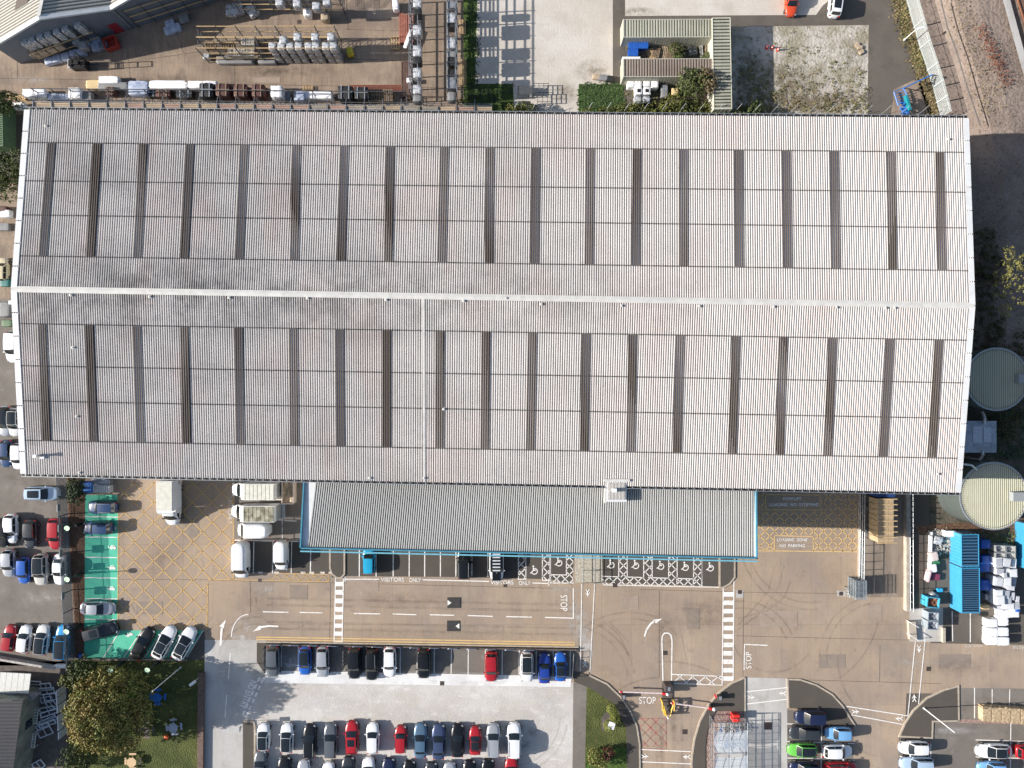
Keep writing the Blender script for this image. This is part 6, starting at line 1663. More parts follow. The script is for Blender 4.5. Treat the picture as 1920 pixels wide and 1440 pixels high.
for i, x in enumerate((557, 590, 620, 530)):
    bundle(x, 68 if i < 3 else 74, 2.95, .95, 1.0, 1.5, FILM, ['left', 'middle', 'right', 'lower leftmost'][i] + ' tall wrapped column standing on the back of the central rack', group=gD)
for i, (x, y, z, sx, sy, m_, l) in enumerate(((412, 84, 1.5, 4.0, 1.1, WOODO, 'stack of weathered window frames at the left end of the central rack'), (464, 77, 2.6, 1.8, 1.1, mat('white_frames', (.5, .46, .4), .7, var=.4, scale=2.5), 'white timber frames on the upper level of the central rack'), (452, 98, 1.5, 3.6, 1.0, mat('white_frames', (.5, .46, .4), .7), 'pale timber frames on the middle level of the central rack'),
        (495, 84, 1.5, 2.6, 1.0, WOODO, 'dark timber frames beside the first wrapped column'), (386, 104, 0, .9, .9, FILM, 'loose film wrapped lump at the left foot of the central rack'), (440, 112, 0, 5.0, 1.0, GRYST, 'long grey profiles on the bottom level of the central rack'), (500, 112, 0, 2.4, 1.0, GRYST, 'short grey profiles on the bottom level of the central rack'))):
    b = MB(); r = random.Random(i)
    if i in (0, 1, 2, 3):
        n = int(sx / .22)
        for k in range(n): b.box(-sx / 2 + (k + .5) * .22, 0, .35 + r.uniform(-.06, .06), .09, sy, .7); 
        for yy in (-.4, 0, .4): b.box(0, yy * sy, .72, sx, .08, .06)
        c = P(x, y, z + .7); o = b.build('frame_stack', m_, None, False, (c.x, c.y, z + .015)); tag(o, l, 'frame stack', 'timber frames in the central rack')
    else: bundle(x, y, z, sx, sy, .8, m_, l, 'profile stack', name='profile_stack')
bundle(655, 95, 0, .75, 1.1, 1.0, mat('yellow_bin', (.62, .50, .03), .5), 'yellow grit bin right of the central rack', 'grit bin', rz=8, name='grit_bin')
def pallet(px, py, sx, sy, h, m, label, rz=0, z0=0, name='wooden_pallet', cat='pallet', n=4):
    c = P(px, py, z0 + h); b = MB()
    for k in range(n + 1): b.box(-sx / 2 + sx * k / n, 0, h - .03, .1, sy, .04)
    for k in range(3): b.box(0, -sy / 2 + .06 + (sy - .12) * k / 2, h * .5 - .02, sx + .1, .1, h - .06)
    o = b.build(name, m, None, False, (c.x, c.y, z0 + .012), R(rz)); tag(o, label, cat); return o
pallet(741, 80, 1.05, 1.75, .3, WOOD, 'open orange brown wooden pallet left of the red plank pile', n=3)
# vertical racks E and F on the right of the yard
def tower(px, y0, y1, hgt, label, levels, nb=8):
    a, c = P(px, y1), P(px, y0); L_ = (c - a).length
    e = empty('cantilever_rack', tuple(a), R(90), label, 'storage rack')
    for i in range(nb + 1):
        b = MB(); x = L_ * i / nb
        for y in (-.55, .55): b.box(x, y, hgt / 2, .1, .1, hgt)
        z = .3
        while z < hgt - .8: b.tube((x, -.55, z), (x, .55, z + .8), .03, 4); z += .8
        b.box(x, 0, hgt, .08, 1.2, .08); b.build('upright', DKSTEEL, e)
    for z in levels:
        for y in (-.55, .55):
            b = MB(); b.box(L_ / 2, y, z, L_, .07, .12); b.build('beam', GREYSTEEL, e)
    return e
tower(783, 6, 192, 4.4, 'left tall steel rack of film bundles at the edge of the yard', (1.4, 2.9, 4.3))
tower(851, 4, 192, 4.6, 'right tall steel rack throwing barred shadows on the gravel', (1.4, 2.4, 3.4, 4.5))
gE, gF = 'bundles on the left tall rack', 'bundles on the right tall rack'
for i, (y, s, m_) in enumerate(((5, 1.3, FILM), (22, .9, BLKST), (56, 1.6, FILM), (95, 1.7, FILM), (112, 1.1, BLKST), (136, 1.6, FILM), (167, 1.4, FILM), (184, 1.0, GRYST))):
    bundle(782, y, 2.95, 1.1, s * .85, 1.5, m_, ORD[i] + ' bundle from the top on the left tall rack', 'film bundle', gE, name='film_bundle')
for i, (y, s, m_) in enumerate(((8, 1.2, FILMG), (34, 1.8, FILM), (46, .9, BLKST), (80, 1.8, FILM), (101, .9, GRYST), (115, 1.4, BLKST), (138, 1.3, BLKST), (155, 2.0, FILMG), (180, 1.4, GRYST))):
    bundle(846, y, 3.0, 1.0, s * .85, 1.4, m_, ORD[i] + ' bundle from the top on the right tall rack', 'film bundle', gF, name='film_bundle')
b = MB(); r = random.Random(7)
for k in range(9): b.box(-.9 + k * .22, r.uniform(-.2, .2), .25 + r.uniform(0, .15), .18, 4.0, .5)
c = P(762, 52, .6); tag(b.build('plank_pile', mat('red_brown_plank', (.30, .11, .075), .75, var=.3, scale=2), None, False, (c.x, c.y, .01)), 'pile of long reddish planks left of the tall rack', 'plank pile')
b = MB()
for k in range(7): b.box(-.7 + k * .22, r.uniform(-.2, .2), .2 + r.uniform(0, .1), .17, 5.0, .4)
c = P(763, 150, .4); tag(b.build('plank_pile', mat('dark_brown_plank', (.12, .07, .055), .75, var=.3, scale=2), None, False, (c.x, c.y, .01)), 'pile of dark brown planks below the orange pallet', 'plank pile')
bundle(765, 72, .6, .5, 2.6, .25, WBAG, 'crumpled white sheet lying on the reddish planks', 'plastic sheet', rz=-20, name='plastic_sheet')
bundle(767, 150, .45, .7, .6, .4, WBAG, 'small white sack beside the left tall rack', 'sack', name='small_sack')
bundle(741, 8, 0, .8, 1.4, 1.2, WFILM, 'white wrapped stack at the upper edge left of the tall rack', rz=5)
for i, (x, y, s) in enumerate(((863, 50, 1.2), (864, 135, 2.2))):
    pallet(x + 4, y, .8, s * 1.6, .3, WOOD, ['short plank bundle between rack and grass, upper', 'long plank bundle between rack and grass, lower'][i], name='plank_bundle', cat='plank bundle')
# stock along the factory wall
ROWS = [ (63, 177, 2.8, .9, .9, WFILM, 'white wrapped roll stack at the far left of the wall row'), (107, 184, 2.4, .7, .6, BFILM, 'low bluish sheets right of the white roll stack'), (139, 177, 1.5, 1.2, 1.2, WBAG, 'crumpled white bag between bluish and dark stock'), (163, 182, 1.1, 1.1, .8, GRYST, 'tilted grey board beside the white bag'),
 (181, 161, 2.6, 1.0, .35, ORGST, 'cream and orange foam slab nearest the yard'), (203, 152, 2.4, .8, .8, WFILM, 'long white box beside the foam slab'), (211, 164, 3.6, .9, .7, GRYST, 'grey wrapped lengths below the long white box'), (206, 173, 1.1, .9, 1.0, BRNST, 'small red brown stack below the grey lengths'),
 (258, 167, 2.4, 1.6, 1.2, BFILM, 'blue white wrapped block left of the long white lengths'), (313, 161, 4.6, .9, 1.2, WFILM, 'long white wrapped lengths in the wall row'), (379, 161, 3.6, .8, 1.3, WFILM, 'shorter white wrapped lengths left of the black stack'), (305, 176, 1.8, 1.0, 1.0, BRNST, 'red brown stack behind the long white lengths'), (345, 178, 2.0, 1.0, .8, BLKST, 'dark stack behind the shorter white lengths'), (282, 176, 1.4, 1.0, .8, BLKST, 'dark cage beside the blue white block'),
 (386, 171, 1.7, 1.6, 1.9, BLKST, 'tall black strapped stack, leftmost of the dark row'), (417, 171, 1.7, 1.4, 1.8, BRNST, 'brown strapped stack right of the tall black one'), (450, 172, 1.7, 1.4, 1.8, BRNST, 'brown strapped stack, middle of the dark row'), (483, 172, 1.5, 1.4, 1.8, BRNST, 'maroon strapped stack left of the white cube'),
 (518, 174, 1.4, 1.3, 1.9, WFILM, 'bright white wrapped cube in the wall row'), (560, 182, 1.3, 1.0, 1.2, BFILM, 'blue wrapped cube right of the white cube'), (594, 181, 3.9, .8, .9, WFILM, 'white and blue lengths right of the blue cube'), (647, 176, 1.8, 1.5, 1.9, BLKST, 'black strapped stack left of its twin by the lattice'), (677, 177, 1.7, 1.3, 1.8, BLKST, 'black strapped stack touching the timber lattice'),
 (535, 183, 1.2, 1.0, .8, GRYST, 'grey blue item between white cube and blue cube')]
for x, y, sx, sy, sz, m_, l in ROWS: 
    o = bundle(x, y - 3, 0.0, sx * 1.12, sy * 1.22, sz * 1.15, m_, l, 'stock stack', 'stock stacked along the factory wall', name='stock_stack')
    if m_ in (BLKST, BRNST):
        b = MB()
        for xx in (-.25, .25): b.box(xx, 0, 1.02, .06, 1.0, .03)
        b.box(0, 0, 1.03, .95, .05, .03); q = b.build('strap', GREYSTEEL if m_ is BLKST else WOODO, o)
pallet(712, 178, 3.3, 1.6, 1.2, WOODO, 'brown timber lattice frames at the right end of the wall row', name='lattice_stack', cat='lattice stack', n=14)
pallet(577, 164, 1.2, .5, .3, WOOD, 'short orange plank lying in front of the wall row', name='plank_bundle', cat='plank bundle', n=3)
b = MB()
for k in range(5): b.tube((-4.5, -.4 + k * .2, .3 + .05 * (k % 2)), (3.2 + k * .3, -.3 + k * .18, .3), .07, 5)
c = P(715, 165, .4); tag(b.build('pipe_bundle', mat('red_brown_pipe', (.25, .09, .06), .6), None, False, (c.x, c.y, .01)), 'thin red brown pipes lying in front of the lattice', 'pipe bundle')
rack((80, 200), (765, 206), 1.5, (2.4,), 20, 'long low rack holding the stock along the factory wall', DKSTEEL, 2.5)
pallet(26, 180, 3.0, .5, .5, YB, 'yellow timber lengths at the left edge above the trees', name='plank_bundle', cat='plank bundle', n=2, rz=-10)
bundle(35, 198, 0, 1.6, .9, .8, WBAG, 'white crumpled sheet at the factory corner', 'plastic sheet', name='plastic_sheet')
bundle(8, 400, 0, 1.4, 1.0, .9, WBAG, 'white and red rubbish heap below the left tree', 'rubbish heap', name='rubbish_heap')
bundle(3, 392, 0, 1.2, .9, .9, BRNST, 'dark red rubbish above the white heap', 'rubbish heap', name='rubbish_heap')
box_obj('wall_box', 22, 567, 0, .9, .5, 3.2, WSTEEL, 'small white box projecting from the left gable', 'cabinet')
for i, (x, y, sx, sy, sz, m_, l) in enumerate(((8, 530, 1.2, 1.0, 1.0, mat('teal_crate', (.03, .16, .15), .5), 'teal crate below the cream car'), (6, 580, 1.6, 2.0, 1.3, GRYST, 'grey covered heap at the left edge'), (12, 606, 1.4, .9, 1.0, GRW, 'green black crates left of the roof edge'), (2, 425, 2.0, 1.0, .6, GRYST, 'grey sheet stack at the left edge below the tree'))):
    bundle(x, y, 0, sx, sy, sz, m_, l, 'crate', name='yard_crate')
# ------------------------------------------------------------------ container enclosure
BINB = mat('blue_bin_plastic', (.02, .10, .42), .4, var=.15)
def wheelie(px, py, label, rz=0, m=None, s=1.0):
    c = P(px, py, 1.2); e = empty('wheeled_bin', (c.x, c.y, .01), R(rz), label, 'bin', 'blue wheeled bins beside the container')
    m = m or BINB
    b = MB(); b.box(0, 0, .62, 1.15, .95, 1.0, taper=1.12); b.build('bin_body', m, e)
    b = MB(); b.grid(lambda u, v: Vector(((u - .5) * 1.35, (v - .5) * 1.1, 1.14 + .14 * math.sin(math.pi * v))), 6, 6); b.build('lid', m, e, True)
    for x in (-.45, .45):
        for y in (-.35, .35): b = MB(); b.tube((x, y - .04, .09), (x, y + .04, .09), .09, 8); b.build('wheel', TYRE_M, e)
wheelie(1188, 83, 'blue wheeled bin, upper left of three between the containers'); wheelie(1206, 83, 'blue wheeled bin, upper right of three between the containers'); wheelie(1187, 97, 'blue wheeled bin, lower one of three between the containers')
bg_ = 'white bulk bags in the container enclosure'
for i, (x, y, m_, l) in enumerate(((1184, 156, WBAG, 'leftmost white bulk bag of the top row by the brown container'), (1197, 157, WBAG, 'middle white bulk bag of the top row by the brown container'), (1213, 155, WBAG, 'right bulk bag of the top row, sunlit white'), (1228, 157, WFILM, 'small white bag apart at the right of the others'),
        (1198, 170, WBAG, 'left open white bag with a dark mouth'), (1213, 170, WBAG, 'right open white bag with a dark mouth'), (1196, 187, FILM, 'grey white bag at the lower left of the bags'), (1212, 187, FILM, 'grey white bag at the lower right of the bags'))):
    o = bundle(x, y, 0, 1.0, 1.0, 1.25, m_, l, 'bulk bag', bg_, name='bulk_bag')
    if i in (4, 5): b = MB(); b.box(0, 0, 1.0, .45, .45, .06); b.build('bag_mouth', BLKPL, o)
b = MB(); b.box(0, 0, .55, 2.4, .55, 1.1); c = P(1184, 110, 1.1); tag(b.build('white_boards', WSTEEL, None, False, (c.x, c.y, .01)), 'white boards lying at the left end of the brown container', 'board stack')
for i, (x, y, sx, sy, rz, m_, l) in enumerate(((1208, 103, 1.3, 1.1, 10, WOODO, 'grey pallet next to the lowest blue bin'), (1221, 101, .9, 1.5, 25, WOOD, 'broken pallet boards leaning by the blue bins'), (1230, 98, .9, 1.3, -12, WOODO, 'weathered pallet left of the pale chipboard'), (1243, 98, 1.1, 1.7, -8, TANST, 'pale chipboard sheet in the scrap between the containers'),
        (1258, 99, .9, 1.6, -25, WOODO, 'dark planks left of the weedy shrub'), (1299, 95, 1.0, 1.0, 10, FILMG, 'open metal crate frame in the scrap'), (1315, 96, .3, 1.6, 5, WSTEEL, 'pale metal angle leaning in the scrap'), (1325, 92, .3, 1.7, 0, TANST, 'narrow tan board beside the end on container'), (1286, 101, .7, 1.2, 0, BLKST, 'black scrap heap right of the weedy shrub'))):
    pallet(x, y, sx, sy, .35 + .1 * (i % 3), m_, l, rz, name='scrap_pallet', cat='scrap', n=5)
for i, (x, y, l) in enumerate(((1246, 165, 'dark grey drum in the shade right of the white bags'), (1246, 176, 'grey box in the shade below the dark drum'), (1266, 171, 'pale tan sack under the overhanging tree'))):
    bundle(x, y, 0, .9, .9, .9, (FILMG, GRYST, ORGST)[i], l, 'scrap', name='scrap_item')
for i, (x, y, l) in enumerate(((1437, 90, 'leftmost red and white cone on the shaded gravel'), (1447, 90, 'middle red and white cone on the gravel'), (1458, 94, 'rightmost red and white cone, its shadow in the sun'))):
    e = empty('traffic_cone', tuple(P(x, y)), 0, l, 'traffic cone', 'traffic cones on the weedy gravel')
    b = MB(); b.lathe([(.17, .04), (.04, .72)], 0, 0, 12); b.build('cone_body', mat('cone_red', (.6, .05, .03), .5), e)
    b = MB(); b.box(0, 0, .02, .44, .44, .04); b.build('base', mat('cone_red', (.6, .05, .03), .5), e)
    b = MB(); b.lathe([(.13, .25), (.095, .45)], 0, 0, 12); b.build('reflective_band', WSTEEL, e)
for i, (x, y, l) in enumerate(((1119, 143, 'tan crate beside the dark scrap on gravel'), (1131, 145, 'grey lumber pile above the green grass patch'), (1143, 147, 'black box at the gravel edge by the road'))):
    bundle(x, y, 0, 1.1 if i != 1 else 1.6, .8, .5, (TANST, GRYST, BLKST)[i], l, 'scrap', name='scrap_item', rz=-8)
for i, (x, y, l) in enumerate(((985, 170, 'dark steel trailer frame with grey deck on gravel'), (1015, 165, 'dark steel bench frame right of the grey deck'), (1022, 182, 'square dark steel frame below the bench frame'))):
    c = P(x, y, .9); b = MB()
    for xx in (-1, -.33, .33, 1):
        b.box(xx, 0, .85, .06, 1.3, .06)
        for yy in (-.62, .62): b.tube((xx, yy, 0), (xx, yy, .88), .03, 5)
    for yy in (-.62, 0, .62): b.box(0, yy, .88, 2.06, .06, .06)
    if i == 0: b.box(0, 0, .92, 2.0, 1.0, .04)
    tag(b.build('steel_frame', mat('dark_frame', (.07, .075, .08), .6), None, False, (c.x, c.y, .01)), l, 'steel frame', 'steel frames on the gravel lot')
for i, (x, y) in enumerate(((1613, 88), (1616, 97), (1608, 84))): bundle(x, y, 0, .7, .5, .25, TANST, ['flat sandstone slab on the weedy gravel corner', 'lower sandstone slab near the access road', 'upper sandstone slab among weeds'][i], 'stone slab', rz=i * 30, name='stone_slab')
# blue steel gantry and trolley
BLS = mat('blue_steel_paint', (.03, .17, .52), .45, var=.2)
c = P(1700, 165); g = empty('blue_gate', tuple(P(1693, 163)), 0, 'blue lattice barrier beam reaching over the palisade fence', 'barrier')
go = Vector(g.location)
def rel(px, py, h): return P(px, py, h) - go
b = MB()
for z in (1.0, 1.9): b.tube(rel(1693, 166, z), rel(1748, 140, z), .09, 6)
for k in range(9):
    t = k / 9; a = rel(1693 + 55 * t, 166 - 26 * t, 1.0); d_ = rel(1693 + 55 * (t + .11), 166 - 26 * (t + .11), 1.9); b.tube(a, d_, .05, 5)
b.build('lattice_beam', BLS, g)
for x, y in ((1694, 165), (1722, 152), (1747, 140)): b = MB(); b.tube(rel(x, y, 0), rel(x, y, 2.0), .08, 6); b.build('post', BLS, g)
g = empty('blue_trolley', tuple(P(1690, 190)), 0, 'blue welded trolley frame with teal plate beside the factory', 'trolley'); go = Vector(g.location)
b = MB()
for k in range(6):
    b.tube(rel(1676 + k * 1.2, 172 + k * 5, 1.0), rel(1694 + k * .8, 165 + k * 5, 1.0), .05, 5)
for a, d_ in (((1676, 172), (1684, 198)), ((1694, 165), (1706, 190))):
    for z in (.5, 1.4): b.tube(rel(*a, z), rel(*d_, z), .08, 6)
b.build('deck_frame', BLS, g)
b = MB(); r = random.Random(4)
for k in range(34): b.tube(rel(1686 + r.uniform(0, 18), 188 + r.uniform(0, 27), r.uniform(.2, 1.2)), rel(1686 + r.uniform(0, 20), 188 + r.uniform(0, 27), r.uniform(.4, 1.6)), .06, 5)
b.build('folded_arms', BLS, g)
b = MB(); q = [rel(1698, 178, 1.7), rel(1702, 178, 1.7), rel(1710, 206, 1.7), rel(1706, 206, 1.7)]; b.prism([(v.x, v.y) for v in q], 1.1, 1.7); b.build('teal_plate', mat('teal_paint', (.01, .22, .26), .5), g)
# lamp posts
def lamp(base, hgt, label, head=True, m=WSTEEL, r=.07):
    c = P(*base); e = empty('lamp_post', tuple(c), 0, label, 'lamp post')
    b = MB(); b.tube((0, 0, 0), (0, 0, hgt), r * 1.3, 10, r1=r * .8); b.build('pole', m, e)
    b = MB(); b.lathe([(r * 2.2, 0), (r * 2.2, .3)], 0, 0, 10); b.build('base', m, e)
    if head:
        b = MB(); b.box(.45, .1, hgt + .02, .8, .28, .1, rot=.3); b.box(-.1, 0, hgt, .4, .1, .08); b.build('lamp_head', m, e)
lamp((1731, 1327), 7.0, 'tall white post leaning out over the kerbed island, long thin shadow', False, WSTEEL, .06)
lamp((1694, 76), 3.3, 'short white lamp post with twin head at the palisade fence', True, WSTEEL, .06)
# EV charge posts with green discs
for (x, y), l in (((153, 982), 'green topped charging post level with the second green bay'), ((153, 1075), 'green topped charging post level with the middle green bays'), ((152, 1170), 'charging post near the lower green bays'), ((232, 1240), 'green topped charging post on the lawn edge, left'), ((299, 1240), 'green topped charging post on the lawn edge, right')):
    e = empty('charging_post', tuple(P(x, y)), 0, l, 'charging post', 'charging posts behind the green bays')
    b = MB(); b.box(0, 0, .7, .3, .3, 1.4); b.build('charger_body', BLKPL, e)
    b = MB(); b.tube((-.1, 0, 1.2), (-.1, 0, 3.0), .05, 6); b.build('pole', DKSTEEL, e)
    b = MB(); b.grid(lambda u, v: Vector((-.1 + .42 * (u * 2 - 1) * math.cos((v - .5) * math.pi), .34 * math.sin((v - .5) * math.pi), 3.1 + .1 * (u * 2 - 1))), 8, 8)
    b.tube((-.1, 0, 2.95), (-.1, 0, 3.1), .3, 12); b.build('green_disc', mat('pale_green_disc', (.42, .62, .42), .5), e)
# fence signs on west fence
for i, (y) in enumerate((948, 985, 1032, 1065, 1110, 1170)):
    x = 124 + (y - 892) * 18 / 356; c = P(x, y)
    b = MB(); b.box(0, 0, 1.75, .05, 1.0, .7); o = b.build('fence_sign', GREYSTEEL, None, False, (c.x - .12, c.y, 0))
    tag(o, ORD[i] + ' grey sign board from the top on the west slatted fence', 'sign', 'sign boards on the west fence')
# trolleys / cages at the corner
tr = empty('roll_cage', tuple(P(168, 912)), 0, 'blue tubular roll cage beside the conifer bush', 'roll cage')
b = MB()
for x in (-1.1, -.4, .3, .9):
    for y in (-.7, .7): b.tube((x, y, 0), (x, y, 1.6), .05, 5)
for z in (.2, .9, 1.6):
    for y in (-.7, 0, .7): b.tube((-1.1, y, z), (.9, y, z), .045, 5)
    for x in (-1.1, .9): b.tube((x, -.7, z), (x, .7, z), .045, 5)
b.build('tube_frame', BLS, tr)
b = MB(); b.box(-.1, 0, .2, 2.0, 1.4, .06); b.build('deck', BLS, tr)
c = P(190, 917, 1.0); b = MB()
for k in range(8): b.box(-1.0 + k * .28, 0, .5, .2, 1.0, 1.0)
tag(b.build('chair_stack', mat('pale_plastic', (.6, .6, .58), .5), None, False, (c.x, c.y, .01)), 'row of pale stacked plastic items next to the blue roll cage', 'stack')
bundle(188, 903, 0, 2.6, .9, .9, FILMG, 'grey wrapped item behind the pale plastic stack', 'stack', name='wrapped_item')
box_obj('loading_box', 325, 903, 1.0, 1.75, .7, .7, mat('pale_pink_box', (.62, .54, .48), .6), 'pale box above the lone box truck at the factory wall', 'box')
sk = skip(539, 922, 1.5, 3.3, 1.6, 0, mat('skip_pink_grey', (.55, .47, .42), .8, var=.1), 'open pale container filled with sand and grey rubble by the blue edge', mat('sand_fill', (.42, .33, .23), .95, var=.5, scale=1.2, col2=(.55, .44, .32)))
rail_fence([(533, 945), (533, 1012)], 1.1, 'dark railing below the sand filled container', DKSTEEL, 5)
# hoop barriers on the verge below the road
hb = 'hoop barriers along the row of bays'
for i in range(14):
    x = 519 + i * 35.5 + (12 if i > 3 else 0)
    y = 1207.5 + i * .75
    e = empty('hoop_barrier', tuple(P(x, y)), -.02, ('left', 'right')[i > 6] + ' half of the row, ' + ORD[i % 7] + ' steel hoop barrier from the left', 'barrier', hb)
    b = MB(); 
    for sx in (-.75, .75): b.tube((sx, 0, 0), (sx, 0, .55), .05, 6)
    b.tube((-.75, 0, .55), (-.55, .1, .7), .05, 6); b.tube((-.55, .1, .7), (.55, .1, .7), .05, 6); b.tube((.55, .1, .7), (.75, 0, .55), .05, 6)
    b.build('hoop_tube', mat('blue_grey_tube', (.20, .24, .33), .4, .3), e)
for pts, l in (([(497, 1213), (497, 1265)], 'dark railing at the left end of the road side row'), ([(621, 1216), (620, 1252)], 'dark railing on the left of the footpath gap'), ([(646, 1216), (646, 1246)], 'dark railing on the right of the footpath gap'), ([(1075, 1222), (1072, 1268)], 'dark railing at the right end of the road side row'), ([(1094, 1000), (1093, 1093)], 'left dark handrail on the entrance paving'), ([(1115, 1000), (1115, 1093)], 'right dark handrail on the entrance paving')):
    rail_fence(pts, 1.05, l, DKSTEEL, 4)
b = MB()
c = P(500, 1208)
for x0, x1, y0, y1 in ((498, 622, 1206.5, 1208.5), (648, 1080, 1209, 1216)):
    b.prism([tuple((P(x, y) - c).xy) for x, y in ((x0, y0 - 1), (x1, y1 - 1), (x1, y1 + 1.2), (x0, y0 + 1.2))], .1, .55)
tag(b.build('low_wall', DKCONC, None, False, (c.x, c.y, 0)), 'low dark wall between the double yellow lines and the parked row', 'low wall')
# ------------------------------------------------------------------ gate: barriers, island, signs
isl = MB(); isl.prism([tuple(P(x, y).xy) for x, y in ((1241, 1278), (1261, 1278), (1260, 1322), (1256, 1334), (1246, 1334), (1241, 1322))], 0, .13)
structure(isl.build('gate_island', DKCONC))
RED = mat('signal_red', (.6, .03, .03), .4); YEL = mat('safety_yellow', (.62, .40, .04), .5)
def barrier(cx, cy, ex, ey, hgt, label, ang_m):
    c = P(cx, cy); e = empty('barrier_gate', tuple(c), 0, label, 'barrier', 'lifting barriers at the gate')
    v = P(ex, ey, hgt) - P(cx, cy, hgt); u = v.normalized()
    b = MB(); b.box(0, 0, .55, .4, .4, 1.1); b.build('motor_cabinet', BLKPL, e)
    b = MB(); b.box(u.x * .35, u.y * .35, 1.15, .45, .3, .3, rot=math.atan2(u.y, u.x)); b.build('arm_bracket', RED, e)
    b = MB(); L_ = v.length; n = 9
    for k in range(n):
        a = u * (.3 + (L_ - .3) * k / n); d_ = u * (.3 + (L_ - .3) * (k + 1) / n)
        b.tube((a.x, a.y, hgt), (d_.x, d_.y, hgt), .11, 8)
    b.build('arm', mat('pale_pink_arm', (.72, .60, .58), .5), e)
    b = MB(); b.lathe([(.2, 0), (.26, .06), (.2, .25), (.05, .32)], 0, 0, 14); b.v = [(x - u.x * .15, y - u.y * .15, z + hgt + .15) for x, y, z in b.v]; b.build('counterweight_ball', WSTEEL, e, True)
    b = MB(); p = u * (L_ * .96); b.box(p.x, p.y, hgt, .25, .25, .3); b.build('arm_end_lamp', RED, e)
barrier(1246, 1294, 1158, 1291, 1.0, 'barrier arm closed across the left, entry lane, beside STOP', 0)
barrier(1332, 1322, 1254, 1312, 1.0, 'barrier arm closed across the right, exit lane', 0)
def kiosk(px, py, label, s=1.0):
    c = P(px, py); e = empty('intercom_kiosk', tuple(c), 0, label, 'kiosk', 'small control kiosks at the gate')
    b = MB(); b.box(0, 0, .8 * s, .95 * s, 1.0 * s, 1.6 * s); b.build('cabinet', mat('dark_kiosk', (.06, .05, .05), .5), e)
    b = MB(); b.box(0, .1, 1.62 * s, .35, .5, .06); b.build('top_panel', GREYSTEEL, e)
kiosk(1250, 1284, 'dark kiosk on the island between the two barriers'); kiosk(1347, 1305, 'small dark kiosk on the right hand pavement by the gate', .6); kiosk(1168, 1303, 'small dark kiosk on the left hand pavement by the gate', .6)
e = empty('height_frame', tuple(P(1250, 1325)), 0, 'yellow steel guard frame with bollards at the tip of the gate island', 'guard frame')
b = MB()
for x in (-.8, .8): b.tube((x, 1.1, .6), (x * .5, -.9, .6), .09, 6); b.tube((x, 1.1, 0), (x, 1.1, 1.1), .09, 6); b.tube((x, 1.1, 1.1), (x, -.1, 1.1), .09, 6)
for x in (-.65, .65): b.tube((x, .7, 0), (x, .7, 1.1), .07, 6); b.tube((x, .7, 1.1), (x * .4, -.8, 1.1), .07, 6); b.tube((x * .4, -.8, 0), (x * .4, -.8, 1.1), .07, 6); b.tube((x, .7, 1.1), (x * .4, -.8, .5), .06, 6)
b.build('guard_tube', YEL, e)
for k, (x, y) in enumerate(((0, .2), (.2, -.4), (-.1, -1.0))): b = MB(); b.tube((x, y, 0), (x, y, 1.0 + k * .2), .1, 8); b.build('bollard', DKSTEEL if k < 2 else WSTEEL, e)
e = empty('entrance_sign', tuple(P(1144, 1351)), R(-25), 'white diamond shaped sign panel among the clipped shrubs', 'sign')
b = MB(); b.tube((0, 0, 0), (0, 0, 1.4), .05, 6); b.build('post', GREYSTEEL, e); b = MB(); b.box(0, 0, 1.45, .85, .95, .1, rot=.15); b.build('panel', WSTEEL, e)
e = empty('direction_sign', tuple(P(374, 1269)), R(35), 'small white board on a post at the top right of the lawn', 'sign')
b = MB(); b.tube((0, 0, 0), (0, 0, 2.0), .04, 6); b.build('post', WSTEEL, e); b = MB(); b.box(0, 0, 2.1, .8, .35, .5); b.build('panel', WSTEEL, e)
for x, y, l in ((1342, 1306, 'red lens sign bracket beside the right kiosk'),): box_obj('red_bracket', x, y, .6, .2, .5, .3, RED, l, 'sign bracket', 20)
# cycle shelter
cs = empty('cycle_shelter', tuple(P(1366, 1398)), 0, 'glazed cycle shelter with curved clear roof and bicycles inside', 'cycle shelter'); cso = Vector(cs.location)
SH = 2.3
x0, x1 = P(1339, 0, SH).x - cso.x, P(1402, 0, SH).x - cso.x
y0, y1 = P(0, 1490, SH).y - cso.y, P(0, 1355, SH).y - cso.y
CL = mat('clear_polycarbonate', (.55, .62, .70), .15, alpha=.5, var=.1, spec=.6)
def bay(ya, yb, nm):
    b = MB(); b.grid(lambda u, v: Vector((x0 + (x1 - x0) * u, ya + (yb - ya) * v - .35 * math.sin(math.pi * u), SH - .25 + .3 * math.sin(math.pi * v))), 10, 8); b.build(nm, CL, cs, True)
bay(y1 - 4.0, y1 - 1.1, 'roof_glazing'); bay(y0, y1 - 4.5, 'roof_glazing')
b = MB()
for k in range(5):
    x = x0 + (x1 - x0) * k / 4
    b.tube((x, y0, SH), (x, y1 - 1.0, SH), .035, 5); b.tube((x, y1, 0), (x, y1, SH), .035, 5); b.tube((x, y1, SH), (x, y1 - 1.0, SH), .03, 5)
for y in (y1, y1 - 1.0, y1 - 4.1, y0): b.tube((x0, y, SH), (x1, y, SH), .04, 5)
for k in range(9):
    y = y1 - k * .9; b.tube((x0, y, 0), (x0, y, SH), .03, 5); b.tube((x1, y, 0), (x1, y, SH), .03, 5)
for z in (.3, 1.2, 2.2): b.tube((x0, y0, z), (x0, y1, z), .03, 5); b.tube((x1, y0, z), (x1, y1, z), .03, 5); b.tube((x0, y1, z), (x1, y1, z), .03, 5)
b.build('shelter_frame', GREYSTEEL, cs)
